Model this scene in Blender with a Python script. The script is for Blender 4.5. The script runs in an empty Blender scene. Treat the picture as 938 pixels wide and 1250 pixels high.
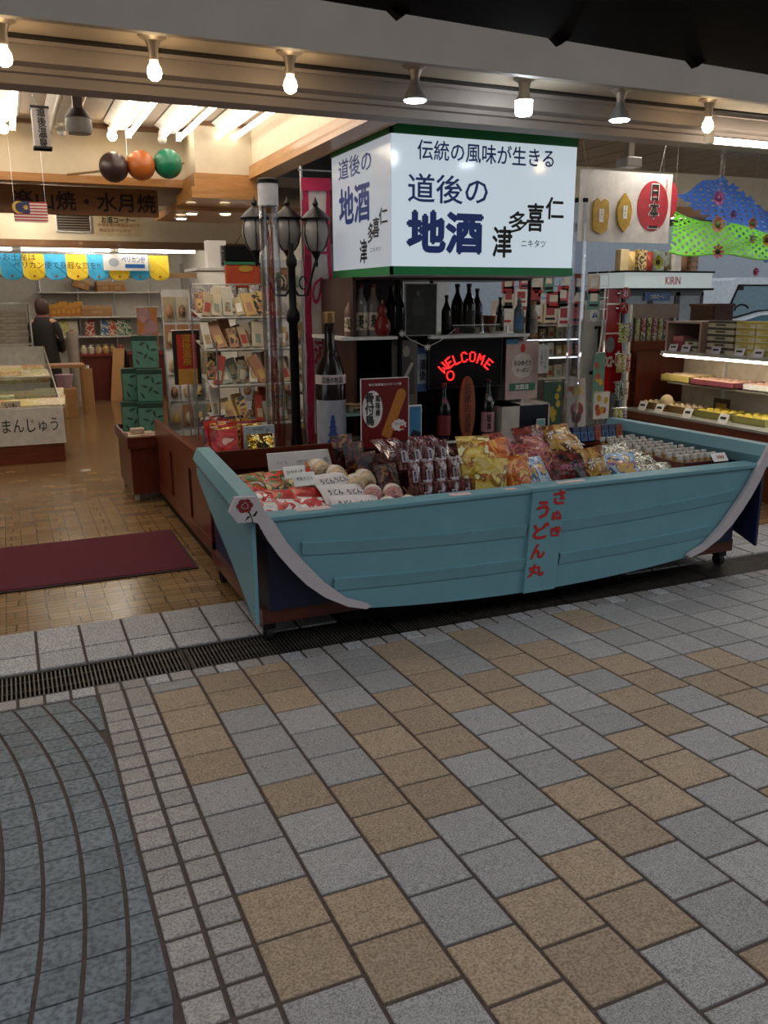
import bpy, math, random
from mathutils import Matrix, Vector
random.seed(7)
SC = bpy.context.scene
COL = SC.collection
R = math.radians
# ------------------------------------------------------------------ camera, world, exposure
YAW, PIT, ROL, FPX, CH = R(23.583), R(14.157), R(-0.29), 1031.35, 1.575
_fw = Vector((math.sin(YAW)*math.cos(PIT), math.cos(YAW)*math.cos(PIT), -math.sin(PIT)))
_r0 = Vector((math.cos(YAW), -math.sin(YAW), 0)); _u0 = _r0.cross(_fw)
_ri = _r0*math.cos(ROL)+_u0*math.sin(ROL); _up = -_r0*math.sin(ROL)+_u0*math.cos(ROL)
cam = bpy.data.cameras.new('camera'); co = bpy.data.objects.new('camera', cam); COL.objects.link(co)
cam.sensor_fit = 'VERTICAL'; cam.sensor_height = 36.0; cam.sensor_width = 27.0; cam.lens = FPX/1250*36
cam.clip_start = .05; cam.clip_end = 300
mw = Matrix((( _ri.x, _up.x, -_fw.x, 0), (_ri.y, _up.y, -_fw.y, 0), (_ri.z, _up.z, -_fw.z, CH), (0,0,0,1)))
co.matrix_world = mw
SC.camera = co
w = bpy.data.worlds.new('arcade_daylight'); SC.world = w; w.use_nodes = True
bg = w.node_tree.nodes['Background']; bg.inputs[0].default_value = (.86, .93, 1.0, 1); bg.inputs[1].default_value = .75
la = bpy.data.lights.new('added_overhead_light', 'AREA'); la.shape = 'RECTANGLE'; la.size = 16; la.size_y = 6; la.energy = 340; la.color = (.93, .97, 1.0)
lo = bpy.data.objects.new('added_overhead_light', la); COL.objects.link(lo); lo.location = (2.5, -1.4, 6.35)     # added area light, assumed and unseen, brightening the pavement from above
SC.view_settings.view_transform = 'Standard'; SC.view_settings.look = 'None'
SC.view_settings.exposure = 0.3; SC.view_settings.gamma = 1.0; SC.view_settings.use_curve_mapping = False
# ------------------------------------------------------------------ points measured in the photograph -> places
CP = Vector((0, 0, CH))
def _ray(x, y): return _fw*FPX + _ri*(x-469) - _up*(y-625)
def PY(x, y, Y): d = _ray(x, y); return CP + d*(Y/d.y)
def PX(x, y, X): d = _ray(x, y); return CP + d*(X/d.x)
def PZ(x, y, Z): d = _ray(x, y); return CP + d*((Z-CH)/d.z)
def mpp(Y): return Y/ (FPX*math.cos(PIT)*math.cos(YAW))*1.0
# ------------------------------------------------------------------ materials
MATS = {}
def srgb(c):
    if isinstance(c, str): c = [int(c[i:i+2], 16)/255 for i in (0, 2, 4)]
    return tuple((v/12.92 if v <= .04045 else ((v+.055)/1.055)**2.4) for v in c)
def _mat(name):
    m = bpy.data.materials.new(name); m.use_nodes = True
    return m, m.node_tree, m.node_tree.nodes['Principled BSDF']
def mat(name, col, rough=.5, metal=0, var=.12, scale=14, bump=0, bscale=60, coat=0, spec=.5):
    """plain colour with procedural grain"""
    if name in MATS: return MATS[name]
    m, nt, b = _mat(name); c = srgb(col)
    tc = nt.nodes.new('ShaderNodeTexCoord'); nz = nt.nodes.new('ShaderNodeTexNoise')
    nz.inputs['Scale'].default_value = scale; nz.inputs['Detail'].default_value = 3
    nt.links.new(tc.outputs['Object'], nz.inputs['Vector'])
    cr = nt.nodes.new('ShaderNodeValToRGB'); nt.links.new(nz.outputs['Fac'], cr.inputs[0])
    cr.color_ramp.elements[0].position = .3; cr.color_ramp.elements[1].position = .7
    cr.color_ramp.elements[0].color = tuple(v*(1-var) for v in c)+(1,); cr.color_ramp.elements[1].color = tuple(min(1, v*(1+var)) for v in c)+(1,)
    nt.links.new(cr.outputs[0], b.inputs['Base Color'])
    b.inputs['Roughness'].default_value = rough; b.inputs['Metallic'].default_value = metal
    b.inputs['Specular IOR Level'].default_value = spec
    if coat: b.inputs['Coat Weight'].default_value = coat; b.inputs['Coat Roughness'].default_value = .08
    if bump:
        n2 = nt.nodes.new('ShaderNodeTexNoise'); n2.inputs['Scale'].default_value = bscale; n2.inputs['Detail'].default_value = 4
        nt.links.new(tc.outputs['Object'], n2.inputs['Vector'])
        bp = nt.nodes.new('ShaderNodeBump'); bp.inputs['Strength'].default_value = bump; bp.inputs['Distance'].default_value = .01
        nt.links.new(n2.outputs['Fac'], bp.inputs['Height']); nt.links.new(bp.outputs[0], b.inputs['Normal'])
    MATS[name] = m; return m
def speckle(name, c1, c2, c3, scale=220, rough=.6, bump=.25):
    """granite-like tile: fine speckle over blotches"""
    if name in MATS: return MATS[name]
    m, nt, b = _mat(name)
    tc = nt.nodes.new('ShaderNodeTexCoord'); oi = nt.nodes.new('ShaderNodeObjectInfo')
    ad = nt.nodes.new('ShaderNodeVectorMath'); ad.operation = 'ADD'
    nt.links.new(tc.outputs['Object'], ad.inputs[0]); nt.links.new(oi.outputs['Location'], ad.inputs[1])
    n1 = nt.nodes.new('ShaderNodeTexNoise'); n1.inputs['Scale'].default_value = scale; n1.inputs['Detail'].default_value = 2
    n2 = nt.nodes.new('ShaderNodeTexNoise'); n2.inputs['Scale'].default_value = scale/5; n2.inputs['Detail'].default_value = 4
    for n in (n1, n2): nt.links.new(ad.outputs[0], n.inputs['Vector'])
    r1 = nt.nodes.new('ShaderNodeValToRGB'); nt.links.new(n1.outputs['Fac'], r1.inputs[0])
    e = r1.color_ramp.elements; e[0].position = .36; e[0].color = srgb(c1)+(1,); e[1].position = .62; e[1].color = srgb(c3)+(1,)
    k = e.new(.48); k.color = srgb(c2)+(1,)
    mx = nt.nodes.new('ShaderNodeMix'); mx.data_type = 'RGBA'; mx.blend_type = 'MULTIPLY'; mx.inputs[0].default_value = .28
    r2 = nt.nodes.new('ShaderNodeValToRGB'); nt.links.new(n2.outputs['Fac'], r2.inputs[0])
    r2.color_ramp.elements[0].position = .35; r2.color_ramp.elements[0].color = (.55,.55,.55,1); r2.color_ramp.elements[1].position = .6
    nt.links.new(r1.outputs[0], mx.inputs[6]); nt.links.new(r2.outputs[0], mx.inputs[7])
    hv = nt.nodes.new('ShaderNodeHueSaturation'); mr = nt.nodes.new('ShaderNodeMapRange')
    mr.inputs[3].default_value = .86; mr.inputs[4].default_value = 1.1
    nt.links.new(oi.outputs['Random'], mr.inputs[0]); nt.links.new(mr.outputs[0], hv.inputs['Value']); nt.links.new(mx.outputs[2], hv.inputs['Color'])
    nt.links.new(hv.outputs[0], b.inputs['Base Color']); b.inputs['Roughness'].default_value = rough
    bp = nt.nodes.new('ShaderNodeBump'); bp.inputs['Strength'].default_value = bump; bp.inputs['Distance'].default_value = .002
    nt.links.new(n1.outputs['Fac'], bp.inputs['Height']); nt.links.new(bp.outputs[0], b.inputs['Normal'])
    MATS[name] = m; return m
def printmat(name, cols, scale=18, rough=.28, bump=.35, metal=0, seed=0.0):
    """printed film: patches of a few ink colours, crinkled gloss"""
    if name in MATS: return MATS[name]
    m, nt, b = _mat(name)
    tc = nt.nodes.new('ShaderNodeTexCoord'); mp = nt.nodes.new('ShaderNodeMapping'); mp.inputs['Location'].default_value = (seed, seed*1.7, seed*.6)
    oi = nt.nodes.new('ShaderNodeObjectInfo'); ad = nt.nodes.new('ShaderNodeVectorMath'); ad.operation = 'ADD'
    nt.links.new(tc.outputs['Object'], mp.inputs[0]); nt.links.new(mp.outputs[0], ad.inputs[0]); nt.links.new(oi.outputs['Random'], ad.inputs[1])
    nz = nt.nodes.new('ShaderNodeTexNoise'); nz.inputs['Scale'].default_value = scale; nz.inputs['Detail'].default_value = 2.5; nz.inputs['Distortion'].default_value = .8
    nt.links.new(ad.outputs[0], nz.inputs['Vector'])
    cr = nt.nodes.new('ShaderNodeValToRGB'); cr.color_ramp.interpolation = 'CONSTANT'; nt.links.new(nz.outputs['Fac'], cr.inputs[0])
    n = len(cols); lo, hi = .33, .67
    e = cr.color_ramp.elements
    e[0].position = 0; e[0].color = srgb(cols[0])+(1,); e[1].position = lo+(hi-lo)*1/n; e[1].color = srgb(cols[1])+(1,)
    for i in range(2, n): q = e.new(lo+(hi-lo)*i/n); q.color = srgb(cols[i])+(1,)
    nt.links.new(cr.outputs[0], b.inputs['Base Color']); b.inputs['Roughness'].default_value = rough; b.inputs['Metallic'].default_value = metal
    n2 = nt.nodes.new('ShaderNodeTexNoise'); n2.inputs['Scale'].default_value = scale*2.2; n2.inputs['Detail'].default_value = 2
    nt.links.new(ad.outputs[0], n2.inputs['Vector'])
    bp = nt.nodes.new('ShaderNodeBump'); bp.inputs['Strength'].default_value = bump; bp.inputs['Distance'].default_value = .02
    nt.links.new(n2.outputs['Fac'], bp.inputs['Height']); nt.links.new(bp.outputs[0], b.inputs['Normal'])
    MATS[name] = m; return m
def emit(name, col, s):
    if name in MATS: return MATS[name]
    m, nt, b = _mat(name); c = srgb(col)
    b.inputs['Base Color'].default_value = tuple(v*.35 for v in c)+(1,); b.inputs['Roughness'].default_value = .12; b.inputs['Emission Color'].default_value = c+(1,); b.inputs['Emission Strength'].default_value = s
    MATS[name] = m; return m
def clear(name, col=(1,1,1), a=.18, rough=.05):
    """clear acrylic / thin glass sheet: mostly see-through with gloss"""
    if name in MATS: return MATS[name]
    m = bpy.data.materials.new(name); m.use_nodes = True; nt = m.node_tree; nt.nodes.clear()
    o = nt.nodes.new('ShaderNodeOutputMaterial'); t = nt.nodes.new('ShaderNodeBsdfTransparent'); t.inputs[0].default_value = tuple(col)+(1,)
    g = nt.nodes.new('ShaderNodeBsdfGlossy'); g.inputs['Roughness'].default_value = rough
    lw = nt.nodes.new('ShaderNodeLayerWeight'); lw.inputs[0].default_value = a
    mx = nt.nodes.new('ShaderNodeMixShader'); nt.links.new(lw.outputs['Facing'], mx.inputs[0])
    nt.links.new(t.outputs[0], mx.inputs[1]); nt.links.new(g.outputs[0], mx.inputs[2]); nt.links.new(mx.outputs[0], o.inputs[0])
    MATS[name] = m; return m
def wood(name, c1, c2, scale=3, rough=.4, axis=2, coat=.15):
    if name in MATS: return MATS[name]
    m, nt, b = _mat(name)
    tc = nt.nodes.new('ShaderNodeTexCoord'); mp = nt.nodes.new('ShaderNodeMapping')
    sc = [14, 14, 14]; sc[axis] = 1.2; mp.inputs['Scale'].default_value = sc
    nz = nt.nodes.new('ShaderNodeTexNoise'); nz.inputs['Scale'].default_value = scale; nz.inputs['Detail'].default_value = 6; nz.inputs['Roughness'].default_value = .6
    nt.links.new(tc.outputs['Object'], mp.inputs[0]); nt.links.new(mp.outputs[0], nz.inputs['Vector'])
    cr = nt.nodes.new('ShaderNodeValToRGB'); nt.links.new(nz.outputs['Fac'], cr.inputs[0])
    cr.color_ramp.elements[0].position = .3; cr.color_ramp.elements[0].color = srgb(c1)+(1,); cr.color_ramp.elements[1].position = .7; cr.color_ramp.elements[1].color = srgb(c2)+(1,)
    nt.links.new(cr.outputs[0], b.inputs['Base Color']); b.inputs['Roughness'].default_value = rough; b.inputs['Coat Weight'].default_value = coat
    MATS[name] = m; return m
# ------------------------------------------------------------------ mesh building
class MB:
    def __init__(s): s.v = []; s.f = []
    def quad(s, *p):
        n = len(s.v); s.v += [Vector(q) for q in p]; s.f.append(tuple(range(n, n+len(p)))); return s
    def box(s, a, b, M=None, bev=0):
        x0,y0,z0 = a; x1,y1,z1 = b; n = len(s.v)
        if bev:
            k = bev; P = []
            # chamfered box: 24 vertices
            for (X, sx) in ((x0,1),(x1,-1)):
                for (Y, sy) in ((y0,1),(y1,-1)):
                    for (Z, sz) in ((z0,1),(z1,-1)):
                        P += [Vector((X, Y+sy*k, Z+sz*k)), Vector((X+sx*k, Y, Z+sz*k)), Vector((X+sx*k, Y+sy*k, Z))]
            s.v += [M @ p if M else p for p in P]
            I = lambda i,j,l,c: n+3*(i*4+j*2+l)+c
            F = [(I(0,0,0,0),I(0,0,1,0),I(0,1,1,0),I(0,1,0,0)), (I(1,0,0,0),I(1,1,0,0),I(1,1,1,0),I(1,0,1,0)),
                 (I(0,0,0,1),I(1,0,0,1),I(1,0,1,1),I(0,0,1,1)), (I(0,1,0,1),I(0,1,1,1),I(1,1,1,1),I(1,1,0,1)),
                 (I(0,0,0,2),I(0,1,0,2),I(1,1,0,2),I(1,0,0,2)), (I(0,0,1,2),I(1,0,1,2),I(1,1,1,2),I(0,1,1,2))]
            for i in (0,1):
                for j in (0,1):
                    F.append((I(i,j,0,0),I(i,j,1,0),I(i,j,1,1),I(i,j,0,1)))
                    F.append((I(i,0,j,0),I(i,1,j,0),I(i,1,j,2),I(i,0,j,2)))
                    F.append((I(0,i,j,1),I(1,i,j,1),I(1,i,j,2),I(0,i,j,2)))
                    for l in (0,1): F.append((I(i,j,l,0),I(i,j,l,1),I(i,j,l,2)))
            s.f += F; return s
        P = [Vector(q) for q in ((x0,y0,z0),(x1,y0,z0),(x1,y1,z0),(x0,y1,z0),(x0,y0,z1),(x1,y0,z1),(x1,y1,z1),(x0,y1,z1))]
        s.v += [M @ p if M else p for p in P]
        for q in ((3,2,1,0),(4,5,6,7),(0,1,5,4),(1,2,6,5),(2,3,7,6),(3,0,4,7)): s.f.append(tuple(n+i for i in q))
        return s
    def lathe(s, prof, c=(0,0,0), n=16, M=None):
        k = len(s.v); c = Vector(c)
        for (r, z) in prof:
            for i in range(n):
                a = 2*math.pi*i/n; p = Vector((r*math.cos(a), r*math.sin(a), z))
                s.v.append((M @ p if M else p)+c)
        for j in range(len(prof)-1):
            for i in range(n): s.f.append((k+j*n+i, k+j*n+(i+1)%n, k+(j+1)*n+(i+1)%n, k+(j+1)*n+i))
        s.f.append(tuple(k+i for i in range(n))[::-1]); s.f.append(tuple(k+(len(prof)-1)*n+i for i in range(n)))
        return s
    def cyl(s, a, b, r, r2=None, n=12):
        a, b = Vector(a), Vector(b); d = b-a; M = d.to_track_quat('Z', 'Y').to_matrix()
        return s.lathe([(r, 0), (r if r2 is None else r2, d.length)], a, n, M)
    def tube(s, pts, r, n=6):
        pts = [Vector(p) for p in pts]; k = len(s.v); m = len(pts)
        for i, p in enumerate(pts):
            d = (pts[min(i+1,m-1)]-pts[max(i-1,0)]).normalized(); q = d.to_track_quat('Z', 'Y').to_matrix()
            for j in range(n): a = 2*math.pi*j/n; s.v.append(p+q @ Vector((r*math.cos(a), r*math.sin(a), 0)))
        for i in range(m-1):
            for j in range(n): s.f.append((k+i*n+j, k+i*n+(j+1)%n, k+(i+1)*n+(j+1)%n, k+(i+1)*n+j))
        s.f.append(tuple(k+j for j in range(n))[::-1]); s.f.append(tuple(k+(m-1)*n+j for j in range(n))); return s
    def prism(s, poly, d):
        """poly: 3-D points of one face, d: thickness vector"""
        k = len(s.v); n = len(poly); d = Vector(d); poly = [Vector(p) for p in poly]
        s.v += poly + [p+d for p in poly]
        s.f.append(tuple(range(k, k+n))[::-1]); s.f.append(tuple(range(k+n, k+2*n)))
        for i in range(n): s.f.append((k+i, k+(i+1)%n, k+n+(i+1)%n, k+n+i))
        return s
    def sphere(s, c, r, n=14, m=9, sz=1):
        prof = [(max(1e-4, r*math.sin(math.pi*j/m)), -r*sz*math.cos(math.pi*j/m)) for j in range(m+1)]
        return s.lathe(prof, c, n)
    def strip(s, rows):
        """grid of points"""
        k = len(s.v); nc = len(rows[0])
        for r in rows: s.v += [Vector(p) for p in r]
        for i in range(len(rows)-1):
            for j in range(nc-1): s.f.append((k+i*nc+j, k+i*nc+j+1, k+(i+1)*nc+j+1, k+(i+1)*nc+j))
        return s
MWD = {}
def _world(o): return MWD.get(o.name, Matrix.Identity(4))
def mesh_of(mb, name, smooth=False):
    me = bpy.data.meshes.new(name); me.from_pydata([tuple(v) for v in mb.v], [], mb.f); me.update()
    if smooth: me.shade_smooth() if hasattr(me, 'shade_smooth') else None
    return me
def link(name, me, parent=None):
    o = bpy.data.objects.new(name, me); COL.objects.link(o)
    if parent: o.parent = parent
    return o
def part(name, mb, m, parent=None, smooth=False, label=None, stuff=False, fix=True):
    """mesh from world coordinates, stored in the parent's frame"""
    base = _world(parent) if parent else Matrix.Identity(4)
    inv = base.inverted()
    for i, v in enumerate(mb.v): mb.v[i] = inv @ v
    if parent is None and mb.v:       # a thing that is one mesh: origin at its base
        xs = [v.x for v in mb.v]; ys = [v.y for v in mb.v]; zs = [v.z for v in mb.v]
        o0 = Vector(((min(xs)+max(xs))/2, (min(ys)+max(ys))/2, min(zs)))
    elif mb.v:
        xs = [v.x for v in mb.v]; ys = [v.y for v in mb.v]; zs = [v.z for v in mb.v]
        o0 = Vector(((min(xs)+max(xs))/2, (min(ys)+max(ys))/2, (min(zs)+max(zs))/2))
    for i, v in enumerate(mb.v): mb.v[i] = v-o0
    me = mesh_of(mb, name); 
    if fix:
        import bmesh
        bm = bmesh.new(); bm.from_mesh(me); bmesh.ops.recalc_face_normals(bm, faces=bm.faces); bm.to_mesh(me); bm.free()
    if smooth:
        me.shade_smooth()
        try: me.set_sharp_from_angle(angle=R(40))
        except Exception: pass
    me.materials.append(m); o = link(name, me, parent); o.location = o0
    MWD[o.name] = base @ Matrix.Translation(o0)
    if label: o['label'] = label
    if stuff: o['kind'] = 'stuff'
    return o
def thing(name, label, cat, loc=(0,0,0), rotz=0, group=None):
    o = bpy.data.objects.new(name, None); COL.objects.link(o); o.location = loc; o.rotation_euler = (0,0,rotz)
    o.empty_display_size = .05
    MWD[o.name] = Matrix.Translation(Vector(loc)) @ Matrix.Rotation(rotz, 4, 'Z')
    return tag(o, label, cat, group)
def tag(o, label, cat, group=None):
    o['label'] = label; o['category'] = cat
    if group: o['group'] = group
    return o
def struct(name, mb, m, label=None, parent=None, **k):
    o = part(name, mb, m, parent, **k)
    if parent is None:
        o['kind'] = 'structure'; o['label'] = label; o['category'] = name.split('_')[0]
    return o
def dup(root, loc, rot=(0,0,0), label=None, group=None, scale=None):
    r = root.copy(); COL.objects.link(r); r.location = loc; r.rotation_euler = rot
    if scale: r.scale = scale
    if label: r['label'] = label
    if group: r['group'] = group
    for ch in list(root.children):
        c = ch.copy(); COL.objects.link(c); c.parent = r
        for g in ch.children:
            d = g.copy(); COL.objects.link(d); d.parent = c
    return r
ORD = 'first second third fourth fifth sixth seventh eighth ninth tenth eleventh twelfth thirteenth fourteenth fifteenth sixteenth seventeenth eighteenth nineteenth twentieth'.split()
# ------------------------------------------------------------------ lettering (flat print as thin raised letters)
_TXT = {}
def glyphs(s, bold=0., vertical=False, shear=0.):
    key = (s, bold, vertical, shear)
    if key in _TXT: return _TXT[key]
    cu = bpy.data.curves.new('t', 'FONT'); cu.body = '\n'.join(s) if vertical else s
    cu.align_x = 'CENTER'; cu.offset = min(bold, .006); cu.resolution_u = 2; cu.shear = shear; cu.size = 1
    if vertical: cu.space_line = .95
    ob = bpy.data.objects.new('t', cu)
    me = ob.to_mesh()
    vs = [v.co.copy() for v in me.vertices]; fs = [tuple(p.vertices) for p in me.polygons]
    bpy.data.objects.remove(ob); bpy.data.curves.remove(cu)
    if vs:
        x0 = min(v.x for v in vs); x1 = max(v.x for v in vs); y0 = min(v.y for v in vs); y1 = max(v.y for v in vs)
        vs = [((v.x-x0)/(x1-x0+1e-9)-.5, (v.y-y0)/(y1-y0+1e-9)-.5) for v in vs]
        asp = (x1-x0)/(y1-y0+1e-9)
    else: asp = 1
    _TXT[key] = (vs, fs, asp); return _TXT[key]
def text(parent, s, c, xd, up, w, h, m, bold=0., vertical=False, name='lettering', shear=0., off=.0015):
    vs, fs, asp = glyphs(s, bold, vertical, shear)
    if not vs: return None
    if w is None: w = h*asp
    if h is None: h = w/asp
    c, xd, up = Vector(c), Vector(xd).normalized(), Vector(up).normalized(); n = xd.cross(up)*off
    mb = MB(); k = min(bold, .09)*.6; rep = max(1, len(s)) if not vertical else 1
    sh = [(0, 0)] if bold < .011 else [(0, 0), (k, 0), (-k, 0), (0, k), (0, -k)]
    ch = h/(len(s) if vertical else 1)          # height of one character
    for q_, (dx, dy) in enumerate(sh):          # a few shifted strokes make the heavier weight
        b0 = len(mb.v); o_ = c+xd*(dx*ch)+up*(dy*ch)+n*(1+.12*q_)
        mb.v += [o_+xd*(a*w)+up*(b*h) for a, b in vs]; mb.f += [tuple(b0+i for i in f) for f in fs]
    return part(name, mb, m, parent, fix=False)
def text_lr(parent, s, a, b, hpx, Y, m, bold=0., **k):
    """front-facing line of text between two measured points on the plane at depth Y"""
    A, B = PY(*a, Y), PY(*b, Y); c = (A+B)/2
    h = (PY((a[0]+b[0])/2, (a[1]+b[1])/2-hpx/2, Y)-PY((a[0]+b[0])/2, (a[1]+b[1])/2+hpx/2, Y)).z
    return text(parent, s, c, (1,0,0), (0,0,1), (B-A).x, h, m, bold, **k)
def text_lrX(parent, s, a, b, hpx, X, m, bold=0., **k):
    A, B = PX(*a, X), PX(*b, X); c = (A+B)/2
    h = (PX((a[0]+b[0])/2, (a[1]+b[1])/2-hpx/2, X)-PX((a[0]+b[0])/2, (a[1]+b[1])/2+hpx/2, X)).z
    return text(parent, s, c, (0,-1,0), (0,0,1), abs((B-A).y), h, m, bold, **k)
def text_box(parent, s, x0, y0, x1, y1, Y, m, bold=0., vertical=False, **k):
    A, B = PY(x0, y1, Y), PY(x1, y0, Y)
    return text(parent, s, (A+B)/2, (1,0,0), (0,0,1), (B-A).x, (B-A).z, m, bold, vertical, **k)
# ================================================================== THE SETTING
M_GREY = speckle('tile_grey_granite', '6f6c6c', '8e8a89', 'a29e9d')
M_TAN = speckle('tile_tan_granite', '7a6753', '927d67', 'a38f79', scale=150)
M_ROSE = speckle('tile_small_pinkish', '777070', '948c89', 'a39d99', scale=160)
M_BLUE = speckle('tile_blue_slate', '4d565c', '636c73', '717b82', scale=70)
M_STRIP = speckle('tile_white_granite', '77767a', 'a19fa2', 'bdbbbd', scale=120, bump=.5)
M_MORTAR = mat('mortar', '4c3f3a', .9, var=.2, scale=40, bump=.4)
SL = -.045
def pz(y): return SL*(y-3.5)                     # the street falls gently to the drain
def tile(name, x0, x1, y0, y1, m, parent, cache={}, h=.007, g=.006, flat=False, z0=None):
    """one paving tile, top proud of the joints; alike tiles share mesh data"""
    wx, wy = x1-x0-2*g, y1-y0-2*g
    key = (round(wx, 4), round(wy, 4), m.name, flat)
    if key not in cache:
        mb = MB(); mb.box((-wx/2, -wy/2, -.01), (wx/2, wy/2, h), bev=.0025)
        if not flat:
            for v in mb.v: v.z += SL*v.y
        me = mesh_of(mb, name); me.materials.append(m); cache[key] = me
    o = link(name, cache[key], parent)
    cy = (y0+y1)/2; o.location = Vector(((x0+x1)/2, cy, 0 if flat else pz(cy)))-_world(parent).translation+Vector((0, 0, random.uniform(-.0008, .0008)))
    return o
W = .2
X0T, Y0T = .3926, 3.281
YN, YF = 3.477, 3.74           # drain
def slab(x0, x1, y0, y1, dz):
    mb = MB(); mb.prism([(x0,y0,pz(y0)+dz),(x1,y0,pz(y0)+dz),(x1,y1,pz(y1)+dz),(x0,y1,pz(y1)+dz)], (0,0,-.1)); return mb
pave = struct('pavement', slab(-9, 14, -8, YN-.02, 0), M_MORTAR, 'street pavement of grey and tan square granite tiles')
colr = {0:'GTTTTGGGTTG', 1:'TTGGGTGGTTG', 2:'TTTGGGTTGGT', 3:'GGGTTTTGGTT', 4:'GGGTTTGGGTT', 5:'TTTTGGGTTGG', 6:'GGGTTGGTTGG', 7:'TTTGGGTTGGT', 8:'GGTTGTTGGTT',
        9:'GGGTTGGTTGG', 10:'TTGGGTTGGGT', 11:'GGGGTTGTTGG', 12:'GGGGGTTGGTT', 13:'GGGGGGTTGGT', 14:'GGGGGGGTTGG', 15:'GGGGGGGGTTG', 16:'GGGGGGGGGTT'}
YE = 3.377                      # inner edge of the row of small tiles along the drain
for k in range(0, 21):
    x0 = X0T+k*W; off = [0, .5][k % 2]*W if k < 10 else 0
    # first joint from the drain
    y1 = YE; ys = []
    base = Y0T + (.0 if k % 2 == 0 else -.1) if k < 10 else Y0T-.03
    y = base
    while y > YE-.03: y -= W
    edges = [YE]+[y-W*i for i in range(0, 15)]
    if edges[0]-edges[1] < .03: edges.pop(1)
    s = colr.get(k, 'GGGGTGGGTTG')
    for i in range(len(edges)-1):
        yb = edges[i+1]
        # only what the frame can show
        a = PZ(938, 1250, 0); 
        if yb < .5: continue
        xm = x0+W/2; ym = (edges[i]+yb)/2
        d = Vector((xm, ym, pz(ym)))-CP; zc = d.dot(_fw); px = 469+FPX*d.dot(_ri)/zc; py = 625-FPX*d.dot(_up)/zc
        if px < -60 or px > 1000 or py > 1330: continue
        tile('granite_tile', x0, x0+W, yb, edges[i], M_TAN if s[i % len(s)] == 'T' else M_GREY, pave, g=.0052)
# row of small tiles along the drain and the two columns of small tiles
border = struct('pavement_border', slab(-.5, X0T, .8, YE, .0008), M_MORTAR, 'two columns of small pinkish square tiles beside the blue band')
for c in range(2):
    y = YE; i = 0
    while y > 1.2:
        y0 = Y0T-.1*(i+1)+.0
        tile('small_tile', X0T-.2+c*.1, X0T-.1+c*.1, y0, y if i else YE, M_ROSE, border, g=.0062, z0=None)
        y = y0; i += 1
edge = struct('pavement_edge', slab(-.6, 5.6, YE, YN-.004, .0008), M_MORTAR, 'single row of small tiles along the street side of the drain')
x = -.51
while x < 5.0:
    tile('edge_tile', x, x+.1, YE, YN-.004, M_ROSE if int(x*10) % 3 else M_STRIP, edge, g=.0055); x += .1
# blue band laid in arcs
band = struct('pavement_band', slab(-1.2, X0T-.2, .8, YE-.012, .0012), M_MORTAR, 'blue slate paving band laid in curved columns')
CX, CY, RR = -3.86, 2.23, 4.0
def arc_x(c, y): return CX + math.sqrt(max(0, (RR+c*.1)**2-(y-CY)**2))
for c in range(-4, 3):
    yy = YE-.012; i = 0
    while yy > 1.25:
        y0 = yy-.108-.004*((i*7+c*3) % 3)
        a, b = y0+.003, yy-.003
        xs = [(arc_x(c-1, t)+.0058, arc_x(c, t)-.0058) for t in (a, b)]
        lim = X0T-.2-.006
        tilt = .012
        pts = [(xs[0][0], a), (min(xs[0][1], lim), a+tilt*0), (min(xs[1][1], lim), b), (xs[1][0], b)]
        if pts[0][0] < lim-.012 and pts[3][0] < lim-.012:
            mb = MB(); k = .002
            mb.prism([Vector((p[0], p[1], pz(p[1])-.004)) for p in pts], (0,0,.0095+random.uniform(-.0008,.0008)))
            part('slate_tile', mb, M_BLUE, band, fix=False)
        yy = y0; i += 1
# drain: grate frames with bars
M_IRON = mat('cast_iron', '2a2624', .55, .6, var=.3)
dr = struct('drain_channel', MB().box((-1.5, YN-.02, -.16), (8, YF+.02, -.10)), mat('drain_dark', '0c0b0a', .9), 'dark open channel under the drain grates')
gi = 0
x = -1.4
while x < 5.2:
    x1 = x+.995
    g = thing('drain_grate', f'{ORD[gi]} slotted iron drain grate counted from the left along the gutter', 'drain grate', ((x+x1)/2, (YN+YF)/2, -.03), 0, 'drain grates along the gutter')
    fr = MB()
    fr.box((x, YN, -.03), (x1, YN+.016, 0)).box((x, YF-.016, -.03), (x1, YF, 0)).box((x, YN, -.03), (x+.012, YF, 0)).box((x1-.012, YN, -.03), (x1, YF, 0))
    fr.box((x, YN+.08, -.026), (x1, YN+.086, -.004)).box((x, YF-.09, -.026), (x1, YF-.084, -.004))
    part('frame', fr, M_IRON, g)
    b = MB(); n = 56
    for i in range(1, n): xx = x+(x1-x)*i/n; b.box((xx-.0035, YN+.016, -.022), (xx+.0035, YF-.016, -.002))
    part('bars', b, mat('worn_iron', '4f4a45', .5, .5, var=.3), g, stuff=True)
    x = x1+.005; gi += 1
# tile strip inside the drain
strip = struct('floor_threshold', MB().box((-3, YF, -.1), (9, 4.245, -.002)), M_MORTAR, 'strip of pale granite threshold tiles between drain and shop floor')
xx = -1.44+.02
while xx < 6.3:
    if xx < 1.2 or xx > 3.0:
        tile('threshold_tile', xx, xx+.2, YF+.003, 3.93, M_STRIP, strip, flat=True)
        tile('threshold_tile', xx, xx+.2, 3.93, 4.242, M_STRIP, strip, flat=True)
    xx += .2
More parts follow.
